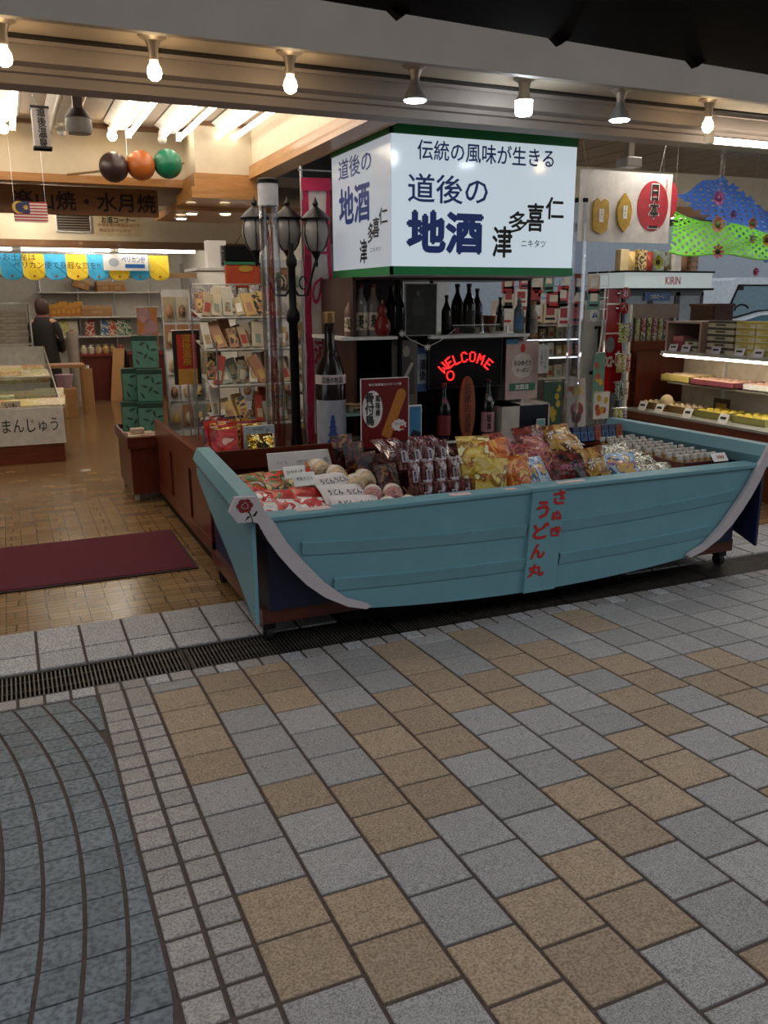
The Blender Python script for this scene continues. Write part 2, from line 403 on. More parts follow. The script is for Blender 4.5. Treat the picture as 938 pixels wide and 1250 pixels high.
# vinyl floor
def vinyl():
    m, nt, b = _mat('vinyl_sheet_floor')
    tc = nt.nodes.new('ShaderNodeTexCoord')
    br = nt.nodes.new('ShaderNodeTexBrick'); br.offset = .5; br.inputs['Scale'].default_value = 1
    br.inputs['Brick Width'].default_value = .30; br.inputs['Row Height'].default_value = .10; br.inputs['Mortar Size'].default_value = .004
    br.inputs['Color1'].default_value = srgb('7c5f3e')+(1,); br.inputs['Color2'].default_value = srgb('8f7350')+(1,); br.inputs['Mortar'].default_value = srgb('523c24')+(1,)
    # printed wavy parquet: distort the lookup in bands
    nz = nt.nodes.new('ShaderNodeTexNoise'); nz.inputs['Scale'].default_value = 2.2; nz.inputs['Detail'].default_value = 1
    mx = nt.nodes.new('ShaderNodeVectorMath'); mx.operation = 'SCALE'; mx.inputs['Scale'].default_value = .10
    ad = nt.nodes.new('ShaderNodeVectorMath'); ad.operation = 'ADD'
    nt.links.new(tc.outputs['Object'], nz.inputs['Vector']); nt.links.new(nz.outputs['Color'], mx.inputs[0])
    nt.links.new(tc.outputs['Object'], ad.inputs[0]); nt.links.new(mx.outputs[0], ad.inputs[1]); nt.links.new(ad.outputs[0], br.inputs['Vector'])
    br2 = nt.nodes.new('ShaderNodeTexBrick'); br2.offset = 0; br2.inputs['Scale'].default_value = 1
    br2.inputs['Brick Width'].default_value = .1; br2.inputs['Row Height'].default_value = .1; br2.inputs['Mortar Size'].default_value = .003
    br2.inputs['Color1'].default_value = (1,1,1,1); br2.inputs['Color2'].default_value = (.86,.84,.8,1); br2.inputs['Mortar'].default_value = (.42,.36,.3,1)
    nt.links.new(tc.outputs['Object'], br2.inputs['Vector'])
    mu = nt.nodes.new('ShaderNodeMix'); mu.data_type = 'RGBA'; mu.blend_type = 'MULTIPLY'; mu.inputs[0].default_value = .8
    nt.links.new(br.outputs['Color'], mu.inputs[6]); nt.links.new(br2.outputs['Color'], mu.inputs[7])
    nt.links.new(mu.outputs[2], b.inputs['Base Color']); b.inputs['Roughness'].default_value = .2
    bp = nt.nodes.new('ShaderNodeBump'); bp.inputs['Strength'].default_value = .15; bp.inputs['Distance'].default_value = .003
    n3 = nt.nodes.new('ShaderNodeTexNoise'); n3.inputs['Scale'].default_value = 6
    nt.links.new(tc.outputs['Object'], n3.inputs['Vector']); nt.links.new(n3.outputs['Fac'], bp.inputs['Height']); nt.links.new(bp.outputs[0], b.inputs['Normal'])
    return m
struct('floor', MB().box((-8, 4.245, -.1), (8.5, 17, 0)), vinyl(), 'brown printed vinyl shop floor with a parquet pattern')
M_CREAM = mat('cream_wallpaper', 'cfc3aa', .8, var=.04, bump=.05)
M_CEIL = mat('ceiling_board', 'a09282', .8, var=.05)
M_OAK = wood('oak_trim', '9a6a38', 'b98750', axis=0)
M_OAKY = wood('oak_trim_deep', '9a6a38', 'b98750', axis=1)
M_TRIM = wood('brown_trim', '6a4a30', '85603f', axis=0)
M_WALLW = mat('white_wall', 'c9c6bf', .8, var=.05)
# front shop: ceiling, bulkheads
struct('ceiling', MB().box((-8, 4.32, 2.9), (2.0, 7.5, 3.0)), M_CEIL, 'pale ceiling boards with fluorescent tubes over the left part of the shop')
struct('wall_bulkhead', MB().box((-8, 7.4, 2.52), (1.47, 7.5, 2.9)), M_CREAM, 'cream bulkhead wall behind the three round dumplings')
struct('wall_pier', MB().box((1.47, 6.98, 2.52), (1.96, 7.5, 2.9)), M_CREAM, 'short cream wall jutting forward right of the dumplings')
struct('wall_side', MB().box((1.92, 4.45, 2.58), (2.02, 7.0, 2.9)), M_CREAM, 'cream side wall above the slanting oak beam')
struct('trim_1', MB().box((-8, 7.36, 2.46), (1.47, 7.5, 2.52)), M_OAK, 'oak trim under the cream bulkhead')
struct('trim_2', MB().box((1.44, 6.90, 2.41), (2.0, 7.5, 2.52)).box((1.40, 6.82, 2.33), (2.0, 7.5, 2.41)), M_OAK, 'stepped oak fascia left of the clear tube')
struct('trim_3', MB().box((1.87, 4.45, 2.49), (2.04, 6.9, 2.585)), M_OAKY, 'oak beam running back under the cream side wall')
struct('trim_4', MB().box((-8, 7.36, 2.87), (1.5, 7.4, 2.9)).box((1.46, 6.95, 2.87), (1.93, 6.98, 2.9)), M_TRIM, 'thin brown cornice where ceiling meets bulkhead')
# lower middle zone
struct('ceiling_middle', MB().box((-8, 7.5, 2.52), (8.5, 9.6, 2.6)), M_CEIL, 'lower ceiling between the two bulkheads')
struct('wall_header', MB().box((-8, 9.4, 2.16), (2.6, 9.5, 2.52)), M_CREAM, 'cream header wall with vent above the striped awning')
struct('trim_5', MB().box((-8, 9.37, 2.09), (2.6, 9.52, 2.16)), M_TRIM, 'brown lintel under the header wall')
struct('ceiling_rear', MB().box((-8, 9.5, 2.6), (8.5, 16.2, 2.7)), M_CEIL, 'ceiling over the rear of the shop')
struct('wall_rear', MB().box((-8, 16, 0), (8.5, 16.1, 2.7)), M_WALLW, 'off-white rear wall behind the shelves')
struct('wall_left', MB().box((-8.1, 3.9, 0), (-8, 16, 3.0)), M_CREAM, 'cream left wall of the shop, outside the picture')
struct('wall_partition', MB().box((3.05, 8.6, 0), (3.15, 16, 2.7)), M_WALLW, 'off-white partition behind the souvenir racks')
# beam over the shop front
M_BEAM = mat('painted_beam', '93897f', .6, var=.06, scale=4)
M_BEAM2 = mat('beam_inner', 'a0948a', .6, var=.06, scale=4)
M_GROOVE = mat('shutter_groove', '1e1813', .6)
struct('trim_6', MB().box((-8, 3.6, 2.56), (9, 3.64, 3.6)), M_BEAM, 'grey painted front band of the beam across the shop front')
struct('trim_7', MB().box((-8, 3.64, 2.60), (9, 3.96, 2.66)), mat('beam_soffit', 'b3a48e', .6, var=.05), 'soffit strip that carries the lamp holders')
gb = MB().box((-8, 3.96, 2.59), (9, 4.0, 2.7)); struct('trim_8', gb, M_GROOVE, 'dark shutter groove in the beam')
struct('trim_9', MB().box((-8, 4.0, 2.575), (9, 4.02, 2.7)), M_BEAM2, 'metal lip between the shutter grooves')
struct('trim_10', MB().box((-8, 4.02, 2.60), (9, 4.05, 2.7)), M_GROOVE, 'second dark shutter groove in the beam')
struct('trim_11', MB().box((-8, 4.05, 2.52), (9, 4.14, 2.9)).box((-8, 4.14, 2.50), (9, 4.18, 2.9)).box((-8, 4.18, 2.46), (9, 4.32, 2.9)), M_BEAM2, 'stepped inner beam above the shop opening')
# upper floor front above the beam and dark eave of the arcade
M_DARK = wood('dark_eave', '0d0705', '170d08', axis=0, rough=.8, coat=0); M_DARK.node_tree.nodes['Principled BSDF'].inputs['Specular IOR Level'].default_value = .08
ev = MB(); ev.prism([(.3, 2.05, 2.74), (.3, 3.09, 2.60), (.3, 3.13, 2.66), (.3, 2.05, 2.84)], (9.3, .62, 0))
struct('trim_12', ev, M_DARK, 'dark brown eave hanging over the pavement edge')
for i, (bx, by) in enumerate(((490, 18), (688, 50), (860, 76))):
    p = PZ(bx, by, 2.585); ye = 3.09+.62*(p.x-.3)/9.3
    t = MB().prism([(p.x-.05, ye-.03, 2.61), (p.x+.05, ye-.03, 2.61), (p.x, ye-.03, 2.575)], (0, .04, 0))
    o = part('eave_bracket', t, M_DARK); tag(o, f'{ORD[i]} small dark triangular bracket from the left under the eave', 'bracket', 'brackets under the eave')
# right part: plank soffit, walls, far hall
M_PLANK = wood('soffit_plank', '6f5540', '8a6d52', axis=1)
sof = struct('ceiling_soffit', MB().box((3.4, 4.33, 2.72), (8.5, 6.6, 2.8)), M_GROOVE, 'brown plank soffit behind the right half of the beam')
for i in range(17):
    part('plank', MB().box((3.42+i*.3, 4.34, 2.70), (3.42+i*.3+.285, 6.59, 2.721)), M_PLANK, sof)
struct('wall_upper', MB().box((3.4, 6.6, 2.40), (8.5, 6.7, 3.4)), M_CREAM, 'cream upper wall at the end of the plank soffit')
struct('trim_15', MB().box((3.4, 6.57, 2.32), (8.5, 6.72, 2.40)), M_OAK, 'oak lintel under the cream upper wall')
struct('wall_sign_pier', MB().box((3.32, 4.9, 2.3), (3.42, 6.0, 2.9)), M_CREAM, 'cream pier beside the light box sign')
M_FAR = mat('far_wall_grey', '9da3ab', .8, var=.05)
struct('wall_far', MB().box((6, 18, -.2), (30, 18.2, 6)), M_FAR, 'pale grey wall behind the parked truck')
struct('pavement_yard', MB().box((8.5, 3.9, -.12), (30, 18, -.02)), mat('asphalt', '4a4a4c', .9, var=.2), 'asphalt yard where the truck is parked')
struct('wall_right_upper', MB().box((8.5, 4.3, 2.75), (8.6, 17, 4)), M_CREAM, 'cream wall over the side opening')
struct('trim_13', MB().box((8.45, 4.3, 2.66), (8.6, 17, 2.75)), M_OAKY, 'oak lintel over the side opening towards the truck')
# the arcade over the street and the building opposite
struct('ceiling_arcade', MB().box((-14, -9, 6.6), (12, 3.64, 6.7)), mat('arcade_roof', 'a8a8a6', .7), 'arcade roof high above the street')
struct('wall_facade', MB().box((-14, 3.64, 3.0), (12, 3.7, 6.6)), M_BEAM, 'upper storey front of the shop above the beam')
struct('wall_opposite', MB().box((-14, -9.2, -.2), (12, -9, 6.6)), mat('opposite_wall', '6b655e', .8), 'shop fronts across the street behind the camera')
struct('ceiling_roof', MB().box((-8, 4.3, 3.4), (8.5, 16.2, 3.5)), M_CEIL, 'shop roof slab')
# red door mat
dm = MB(); dm.box((-.6, 4.905, 0), (.92, 5.86, .010), bev=.003)
o = thing('door_mat', 'dark red entrance mat lying on the vinyl floor', 'mat', (.16, 5.38, 0))
part('rubber_border', dm, mat('mat_rubber', '2a1216', .8), o)
part('pile', MB().box((-.58, 4.925, .010), (.90, 5.84, .014)), mat('mat_red', '570d22', .95, var=.25, scale=160, bump=.6, bscale=500), o)
# floor outlet plate
o = tag(part('floor_plate', MB().lathe([(.055,0),(.055,.004),(.05,.006)], PZ(104, 574, 0), 20), mat('steel_plate', 'b8b4aa', .3, .8)), 'small round metal plate set in the vinyl floor', 'floor plate')
# ================================================================== THE BOAT STALL
M_SKY = mat('boat_paint', '67949f', .45, var=.05, scale=5)
M_NAVY = mat('navy_board', '0e1a3c', .5, var=.1)
M_STEM = mat('stem_paint', 'b9b0b4', .5, var=.05)
M_BROWN = wood('cabinet_brown', '44150a', '5d2412', axis=2, rough=.35)
M_BROWNX = wood('cabinet_brown_long', '44150a', '5d2412', axis=0, rough=.35)
M_BROWNY = wood('cabinet_brown_deep', '54200f', '6d3018', axis=1, rough=.35)
M_BLACK = mat('black_paint', '0b0a0a', .5, spec=.15)
M_REDTXT = mat('red_letter', 'b3231c', .5, var=.05)
M_INK = mat('black_ink', '12100f', .6)
M_WHITE = mat('white_card', 'e6e3de', .6, var=.03)
boat = thing('boat_stall', 'light blue boat-shaped sales stall on castors in front of the shop', 'stall', (2.41, 4.1, 0))
YB = 3.5; CXB = 2.41
def bot(x): t = (x-CXB)/1.5; return .10+.12*t*t
hl = [PY(220+x*.2772, 540+y*.2772, YB) for x, y in ((356,322),(405,385),(462,470),(535,557),(630,643),(735,708),(800,722))]
xs = [hl[-1].x+.03+i*(2*(CXB-hl[-1].x)-.06)/24 for i in range(25)]
hull = MB().prism([(x, YB, bot(x)) for x in xs]+[(2*CXB-p.x, YB, p.z) for p in hl[::-1]]+[(3.86, YB, .64), (.96, YB, .64)]+[(p.x, YB, p.z) for p in hl], (0, .025, 0))
part('hull_front', hull, M_SKY, boat)
part('gunwale', MB().box((.95, YB-.012, .625), (2.33, YB+.10, .648), bev=.004).box((2.33, YB-.016, .628), (3.88, YB+.10, .652), bev=.004), M_SKY, boat)
def batten(x0, x1, zc, rise, hgt):
    mb = MB(); n = 14; rows = []
    for i in range(n+1):
        x = x0+(x1-x0)*i/n; t = (x-CXB)/1.4; z = zc+rise*t*t
        rows.append([(x, YB, z+.004), (x, YB-.016, z), (x, YB-.006, z-hgt), (x, YB, z-hgt)])
    mb.strip(rows); return mb
for z, rs, xl in ((.462, .06, 1.12), (.285, .055, 1.27)):
    part('batten', batten(xl, 2.31, z, rs, .058), M_SKY, boat); part('batten', batten(2.52, 2*CXB-xl, z, rs, .058), M_SKY, boat)
ctr = part('centre_board', MB().prism([(2.30, YB-.02, .102), (2.49, YB-.02, .102), (2.535, YB-.02, .628), (2.335, YB-.02, .628)], (0, .022, 0)), M_SKY, boat)
def Z3(x, y): return (590+x*.16, 580+y*.16)
for ch, x0, y0, x1, y1 in (('う',410,195,505,330),('ど',380,360,505,490),('ん',362,520,472,640),('丸',340,670,462,780),('さ',538,108,632,225),('ぬ',522,265,602,345),('き',510,385,597,468)):
    a, b = Z3(x0, y0), Z3(x1, y1); text_box(ctr, ch, a[0], a[1], b[0], b[1], YB-.021, M_REDTXT, bold=.075)
# curved stems with end plates
stem = [(215,310),(243,243),(340,238),(372,300),(420,360),(470,440),(540,520),(640,620),(740,690),(830,712),(843,722),(822,735),(740,724),(640,684),(560,630),(500,572),(440,505),(385,430),(345,358),(320,350),(255,357)]
sp = [PY(220+x*.2772, 540+y*.2772, YB-.03) for x, y in stem]
st = part('stem', MB().prism(sp, (0, .022, 0)), M_STEM, boat)
st2 = part('stem', MB().prism([Vector((2*CXB-p.x, p.y, p.z)) for p in sp], (0, .022, 0)), M_STEM, boat)
# rose emblem on the left plate
rc = PY(220+285*.2772, 540+280*.2772, YB-.032)
rs_ = mat('rose_red', '7a1c1c', .6)
for k in range(7):
    a = k*2*math.pi/6; cc_ = (rc.x+.021*math.cos(a), rc.z+.018*math.sin(a)) if k < 6 else (rc.x, rc.z); q_ = .0165 if k < 6 else .019
    part('rose_petal', MB().quad(*[(cc_[0]+q_*math.cos(t*.4), YB-.0306-.0004*k, cc_[1]+q_*.85*math.sin(t*.4)) for t in range(16)]), rs_, st, fix=False)
    if k < 6: part('petal_edge', MB().tube([(rc.x+(.013+.002*(k % 2))*math.cos(a+t*.2), YB-.0342, rc.z+(.012+.002*(k % 2))*math.sin(a+t*.2)) for t in range(5)], .0014, 4), M_STEM, st)
ro = MB()
for k, (rr, ph) in enumerate(((.030, 0), (.021, .5), (.012, 1.1))):
    pts = []
    for i in range(22):
        a = 2*math.pi*i/22; q = rr*(1+.10*math.sin(5*a+ph)); pts.append((rc.x+q*math.cos(a), YB-.0305-.001*k, rc.z+q*.9*math.sin(a)))
    if k != 1: ro.quad(*pts)
    else: ro2 = MB().quad(*pts)
lf = MB(); q = lambda x, z: (rc.x+x, YB-.031, rc.z+z)
lf.quad(q(.012,-.02), q(.022,-.032), q(.03,-.055), q(.034,-.075), q(.030,-.075), q(.024,-.05), q(.016,-.034), q(.006,-.022))
lf.quad(q(-.004,-.07), q(.010,-.048), q(.026,-.045), q(.014,-.058)); lf.quad(q(.030,-.05), q(.050,-.028), q(.056,-.03), q(.046,-.05))
part('rose_leaves', lf, M_INK, st, fix=False)
# rails (hexagonal beams) running back from both end plates
def rail(sgn, mt):
    mb = MB()
    def ring(cx, y): 
        P = [(-.062,0),(-.036,.062),(.036,.062),(.062,0),(.036,-.058),(-.036,-.058)]
        return [(CXB+sgn*(CXB-cx)*-1+sgn*p[0]*-1 if False else (cx+p[0] if sgn > 0 else 2*CXB-cx-p[0]), y, .694+p[1]) for p in P]
    a, b = ring(.885, YB-.008), ring(.965, 4.80)
    n = 6; mb.v = [Vector(p) for p in a+b]
    mb.f = [tuple(range(6)), tuple(range(11, 5, -1))]+[(i, (i+1) % 6, 6+(i+1) % 6, 6+i) for i in range(6)]
    return part('rail', mb, mt, boat)
rail(1, M_SKY); rail(-1, M_SKY)
side = [(3.5,.64),(4.8,.64),(4.8,.60),(4.55,.50),(4.3,.42),(4.0,.33),(3.7,.22),(3.5,.155)]
part('side_board', MB().prism([(.895+.02*(y-3.5), y, z) for y, z in side], (.018, 0, 0)), M_SKY, boat)
part('side_board', MB().prism([(2*CXB-.895-.02*(y-3.5), y, z) for y, z in side], (-.018, 0, 0)), M_NAVY, boat)
part('inner_box', MB().box((.99, 3.60, .17), (3.83, 4.72, .50)), M_NAVY, boat)
part('inner_end', MB().box((.99, 3.60, .50), (1.01, 4.72, .60)).box((3.81, 3.60, .50), (3.83, 4.72, .60)), M_BROWN, boat)
part('cart_frame', MB().box((.96, 3.62, .10), (3.86, 4.70, .17)), M_BROWNX, boat)
for (x, y) in ((1.0, 3.68), (3.82, 3.68), (1.0, 4.6), (3.82, 4.6)):
    c = part('castor', MB().box((x-.03, y-.03, .06), (x+.03, y+.03, .10)).box((x-.024, y-.012, .02), (x-.018, y+.012, .07)).box((x+.018, y-.012, .02), (x+.024, y+.012, .07)), mat('castor_steel', '2b2a2a', .4, .7), boat)
    part('wheel', MB().cyl((x-.016, y, .035), (x+.016, y, .035), .035, n=18), mat('castor_rubber', '141312', .7), c)
part('tray', MB().prism([(1.01, 3.60, .50), (3.81, 3.60, .50), (3.81, 4.72, .56), (1.01, 4.72, .56)], (0, 0, .012)), M_BROWNX, boat)
def tz(y): return .513+.06*(y-3.6)/1.12       # tray surface
# stickers / price notes on the gunwale
for i, (px_, py_, wv, dv, s) in enumerate(((382, 620, .16, .05, '¥'), (568, 605, .11, .05, '¥'), (632, 599, .06, .035, ''), (713, 593, .17, .04, ''))):
    p = PZ(px_, py_, .6525); p.y = max(p.y, YB+.035)
    t = tag(part('price_note', MB().box((p.x-wv/2, p.y-dv/2, .6485 if i < 3 else .6525), (p.x+wv/2, p.y+dv/2, .6505 if i < 3 else .6545)), mat('note_pink', 'cfb3b0', .5)), f'{ORD[i]} small price note from the left taped on the boat gunwale', 'price note', 'price notes on the gunwale')
# ================================================================== LIGHT BOX SIGN
SX0, SX1, SY0, SY1, SZ0, SZ1 = 2.062, 3.306, 4.6, 5.55, 1.71, 2.54
sign = thing('light_box_sign', 'large illuminated box sign with green bands and blue Japanese lettering', 'sign', ((SX0+SX1)/2, (SY0+SY1)/2, SZ0))
M_LIT = emit('lit_panel', 'd3e2ec', .52); M_GREEN = mat('sign_green', '147a3e', .4, var=.05); M_NAVYT = mat('sign_blue_letters', '12357f', .5, var=.05)
gb_, gt_ = .047, .075
part('front_panel', MB().box((SX0+.004, SY0, SZ0+gb_), (SX1, SY0+.01, SZ1-gt_)), M_LIT, sign)
part('side_panel', MB().box((SX0, SY0+.004, SZ0+gb_), (SX0+.01, SY1, SZ1-gt_)), emit('lit_panel_side', 'd3dce6', .33), sign)
part('side_panel', MB().box((SX1-.01, SY0+.004, SZ0+gb_), (SX1+.001, SY1, SZ1-gt_)), MATS['lit_panel_side'], sign)
part('back_panel', MB().box((SX0, SY1-.01, SZ0+gb_), (SX1, SY1, SZ1-gt_)), MATS['lit_panel_side'], sign)
e = .006
part('bottom_band', MB().box((SX0-e, SY0-e, SZ0), (SX1+e, SY0+.01, SZ0+gb_)).box((SX0-e, SY0-e, SZ0), (SX0+.01, SY1+e, SZ0+gb_)).box((SX1-.01, SY0, SZ0), (SX1+e, SY1+e, SZ0+gb_)).box((SX0, SY1-.01, SZ0), (SX1, SY1+e, SZ0+gb_)), M_GREEN, sign)
part('top_band', MB().box((SX0-e, SY0-e, SZ1-gt_), (SX1+e, SY0+.01, SZ1)).box((SX0-e, SY0-e, SZ1-gt_), (SX0+.01, SY1+e, SZ1)).box((SX1-.01, SY0, SZ1-gt_), (SX1+e, SY1+e, SZ1)).box((SX0, SY1-.01, SZ1-gt_), (SX1, SY1+e, SZ1)), M_GREEN, sign)
part('base_plate', MB().box((SX0, SY0, SZ0-.004), (SX1, SY1, SZ0+.006)), mat('sign_base', 'c4ccd2', .5), sign)
part('hanger', MB().box((2.3, 4.9, SZ1-.04), (2.36, 4.94, 2.9)).box((3.0, 4.9, SZ1-.04), (3.06, 4.94, 2.9)), mat('steel_dark', '3a3d42', .4, .6), sign)
def z5(x, y): return (400+x*.3305, 130+y*.3305)
def z4(x, y): return (300+x*.2452, 130+y*.2452)
YS = SY0-.001
text_lr(sign, '伝統の風味が生きる', z5(332, 153), z5(836, 198), 24, YS, M_NAVYT, .012)
text_lr(sign, '道後の', z5(297, 303), z5(592, 310), 35, YS, M_NAVYT, .012)
text_lr(sign, '地酒', z5(296, 460), z5(570, 470), 49, YS, M_NAVYT, .075)
for ch, x0, y0, x1, y1 in (('仁',805,338,874,415),('喜',735,360,800,460),('多',668,390,740,467),('津',608,445,682,556)):
    a, b = z5(x0, y0), z5(x1, y1); text_box(sign, ch, a[0], a[1], b[0], b[1], YS, M_INK, .03)
text_lr(sign, 'ニキタツ', z5(716, 505), z5(806, 508), 9, YS, M_INK, .01)
text_lrX(sign, '道後の', z4(464, 322), z4(627, 262), 26, SX0-.001, M_NAVYT, .012)
text_lrX(sign, '地酒', z4(468, 503), z4(618, 470), 46, SX0-.001, M_NAVYT, .045)
for ch, x0, y0, x1, y1 in (('仁',665,502,708,585),('喜',635,552,667,652),('多',610,580,640,680),('津',570,662,606,780)):
    a, b = z4(x0, (y0+y1)/2), z4(x1, (y0+y1)/2); text_lrX(sign, ch, a, b, (y1-y0)*.2452, SX0-.001, M_INK, .03)
text_lrX(sign, 'ニキタツ', z4(622, 716), z4(675, 706), 6, SX0-.001, M_INK, .01)
# ================================================================== LAMPS
M_WARM = emit('warm_bulb', 'ffdcaa', 26); M_COOL = emit('cool_lamp', 'e8f4ff', 40); M_TUBE = emit('fluorescent', 'fff2e2', 5.5); M_TUBE2 = emit('fluorescent_cool', 'eef5ff', 8)
M_HOLD = mat('lamp_holder', 'a59885', .4, .3); M_OFFB = mat('opal_bulb_off', 'd8d4cc', .35)
def bulb_lamp(px, py, kind, label):
    p = PY(px, py, 3.8); x, y, zt = p.x, 3.8, 2.60
    t = thing('ceiling_lamp', label, 'lamp', (x, y, zt), 0, 'lamps under the front beam')
    if kind == 'bulb':
        part('lamp_holder', MB().lathe([(.055,0),(.056,-.006),(.03,-.02),(.02,-.05),(.021,-.085),(.018,-.09)], (x,y,zt), 18), M_HOLD, t, smooth=True)
        part('bulb', MB().lathe([(.014,-.088),(.017,-.1),(.027,-.118),(.030,-.135),(.025,-.154),(.012,-.164),(.001,-.166)], (x,y,zt), 18), M_WARM, t, smooth=True)
    elif kind == 'flood':
        part('lamp_holder', MB().lathe([(.055,0),(.056,-.006),(.03,-.02),(.02,-.05),(.02,-.06)], (x,y,zt), 18), M_HOLD, t, smooth=True)
        part('reflector', MB().lathe([(.02,-.06),(.024,-.08),(.036,-.105),(.054,-.135),(.056,-.145),(.052,-.145)], (x,y,zt), 20), mat('reflector', '9c9c9a', .35, .5), t, smooth=True)
        part('lens', MB().lathe([(.052,-.143),(.048,-.149),(.001,-.153)], (x,y,zt), 20), M_COOL, t, smooth=True)
    else:
        part('lamp_holder', MB().lathe([(.055,0),(.056,-.006),(.03,-.02),(.024,-.05),(.03,-.075),(.042,-.1)], (x,y,zt), 18), M_HOLD, t, smooth=True)
        part('lens', MB().lathe([(.042,-.1),(.042,-.15),(.036,-.165),(.001,-.168)], (x,y,zt), 20), M_COOL, t, smooth=True)
    return t
for i, (px, py, k, lb) in enumerate(((2, 40, 'bulb', 'warm glowing bulb in a holder at the left picture edge'), (187, 62, 'bulb', 'warm glowing bulb above the fluorescent tubes on the left'), (354, 82, 'bulb', 'warm glowing bulb left of the light box sign'),
        (507, 105, 'flood', 'cool reflector lamp over the left corner of the light box sign'), (640, 120, 'led', 'bright cool white LED lamp over the middle of the light box sign'), (757, 140, 'flood', 'cool reflector lamp right of the light box sign'), (865, 147, 'bulb', 'warm glowing bulb near the right fluorescent tube'))):
    bulb_lamp(px, py, k, lb)
def tube_lamp(name, a, b, r, label, m=M_TUBE, two=.0, group=None, housing=True):
    a, b = Vector(a), Vector(b); c = (a+b)/2; t = thing(name, label, 'light', c, 0, group)
    d = (b-a).normalized(); sd = Vector((-d.y, d.x, 0))
    offs = (-two, two) if two else (0,)
    if housing:
        w = (two+.05)
        mb = MB(); mb.prism([a+sd*w+Vector((0,0,.09)), a-sd*w+Vector((0,0,.09)), a-sd*.03+Vector((0,0,.035)), a+sd*.03+Vector((0,0,.035))], b-a); part('housing', mb, mat('tube_housing', 'd5d2ca', .4), t)
    for o in offs:
        q = part('tube', MB().cyl(a+sd*o+d*.03, b+sd*o-d*.03, r, n=12), m, t, smooth=True)
        for e_ in (a, b): part('socket', MB().box(e_+sd*o-Vector((.02,.02,.02)), e_+sd*o+Vector((.02,.02,.05))), mat('tube_socket', 'e5e2da', .5), q)
    return t
for i, (xa, lb) in enumerate(((.13, 'twin fluorescent light at the far left of the ceiling'), (.95, 'twin fluorescent light above the yellow hanging bulb'), (1.33, 'twin fluorescent light above the unlit round bulb'), (1.72, 'twin fluorescent light nearest the oak beam'), (.52, 'unlit twin fluorescent light behind the hanging lantern'), (-.28, 'added unseen twin fluorescent light just left of the picture'), (-.68, 'second added unseen twin fluorescent light left of the picture'), (-1.08, 'third added unseen twin fluorescent light left of the picture'))):  # last three are unseen extra fixtures, added to brighten the front floor
    tube_lamp('fluorescent_light', (xa, 4.7, 2.80), (xa, 7.2, 2.80), .019, lb, MATS['fluorescent'] if i != 4 else M_OFFB, two=.065, group='ceiling fluorescents')
a = PY(866, 171, 4.0); tube_lamp('strip_light', (a.x, 4.0, a.z-.0), (a.x+1.2, 4.0, a.z-.0), .018, 'single fluorescent strip light at the right edge under the beam', emit('strip_right', 'fff0dc', 10), housing=False)
# ================================================================== MAKERS FOR GOODS
def bag_mesh(w, h, d, nx=8, nz=8, crimp=.06):
    mb = MB(); rows = {}
    for s in (-1, 1):
        R_ = []
        for j in range(nz+1):
            v = j/nz; row = []
            for i in range(nx+1):
                u = i/nx; e = (math.sin(math.pi*u)**.55)*(math.sin(math.pi*min(1, max(0, (v-crimp)/(1-2*crimp))))**.6)
                wob = 1+.16*math.sin(7*u+4*v+s)*math.cos(5*v+2*u)
                pinch = 1-.05*math.sin(math.pi*v)
                row.append((w*(u-.5)*pinch, s*d/2*e*wob+(.0008*s), h*v))
            R_.append(row)
        mb.strip(R_)
    k = (nx+1)*(nz+1)
    return mb
def proto(kind, build):
    return build()
PROTOS = []
def bag(name, w, h, d, m, letters=None, ink=None, ly=.6, lw=.7, extra=None):
    """a pillow bag as prototype (body + printed panel parts), standing in the XZ plane, front towards -Y"""
    root = thing(name, 'x', 'snack', (0,0,0)); PROTOS.append(root)
    part('film', bag_mesh(w, h, d), m, root, smooth=True, fix=False)
    if letters: text(root, letters, (0, -d*.5*.93-.002, h*ly), (1,0,0), (0,0,1), w*lw, None if len(letters) > 3 else h*.25, ink, .02, name='print')
    if extra: extra(root, w, h, d)
    return root
def carton(name, w, d, h, m, m2=None, lid=True):
    root = thing(name, 'x', 'box', (0,0,0)); PROTOS.append(root)
    part('carton_body', MB().box((-w/2,-d/2,0), (w/2,d/2,h*(.72 if lid else 1)), bev=min(w,d,h)*.04), m, root)
    if lid: part('lid', MB().box((-w/2-.002,-d/2-.002,h*.66), (w/2+.002,d/2+.002,h), bev=min(w,d,h)*.04), m2 or m, root)
    if m2: part('label_strip', MB().box((-w*.18,-d/2-.0035,h*.25), (w*.18,-d/2-.001,h*.55)), m2, root)
    return root
def bottle(name, r, h, mg, ml, mc, letters=None, nk=.33):
    root = thing(name, 'x', 'bottle', (0,0,0)); PROTOS.append(root)
    part('glass', MB().lathe([(r*.9,0),(r,h*.02),(r,h*.56),(r*.93,h*.63),(r*.55,h*.74),(r*nk,h*.82),(r*nk,h*.95),(r*nk*1.1,h*.955),(r*nk*1.1,h*.97)], (0,0,0), 18), mg, root, smooth=True)
    part('cap', MB().lathe([(r*nk*1.2,h*.93),(r*nk*1.25,h*.94),(r*nk*1.25,h*.995),(r*nk,h)], (0,0,0), 16), mc, root, smooth=True)
    mb = MB(); n = 12; rr = r*1.012; rows = []
    for z in (h*.12, h*.46): rows.append([(rr*math.sin(R(-75+150*i/n)), -rr*math.cos(R(-75+150*i/n)), z) for i in range(n+1)])
    part('label', mb.strip(rows), ml, root, smooth=True, fix=False)
    if letters: text(root, letters, (0, -rr*1.03, h*.29), (1,0,0), (0,0,1), r*.7, h*.26, M_INK, .03, vertical=True, name='print')
    return root
def place(root, loc, rot=(0,0,0), label=None, group=None, cat=None, scale=None):
    r = dup(root, Vector(loc), rot, label, group, scale)
    if cat: r['category'] = cat
    return r
def post(mb, x, y, z0, z1, r=.006): return mb.cyl((x,y,z0), (x,y,z1), r, n=8)
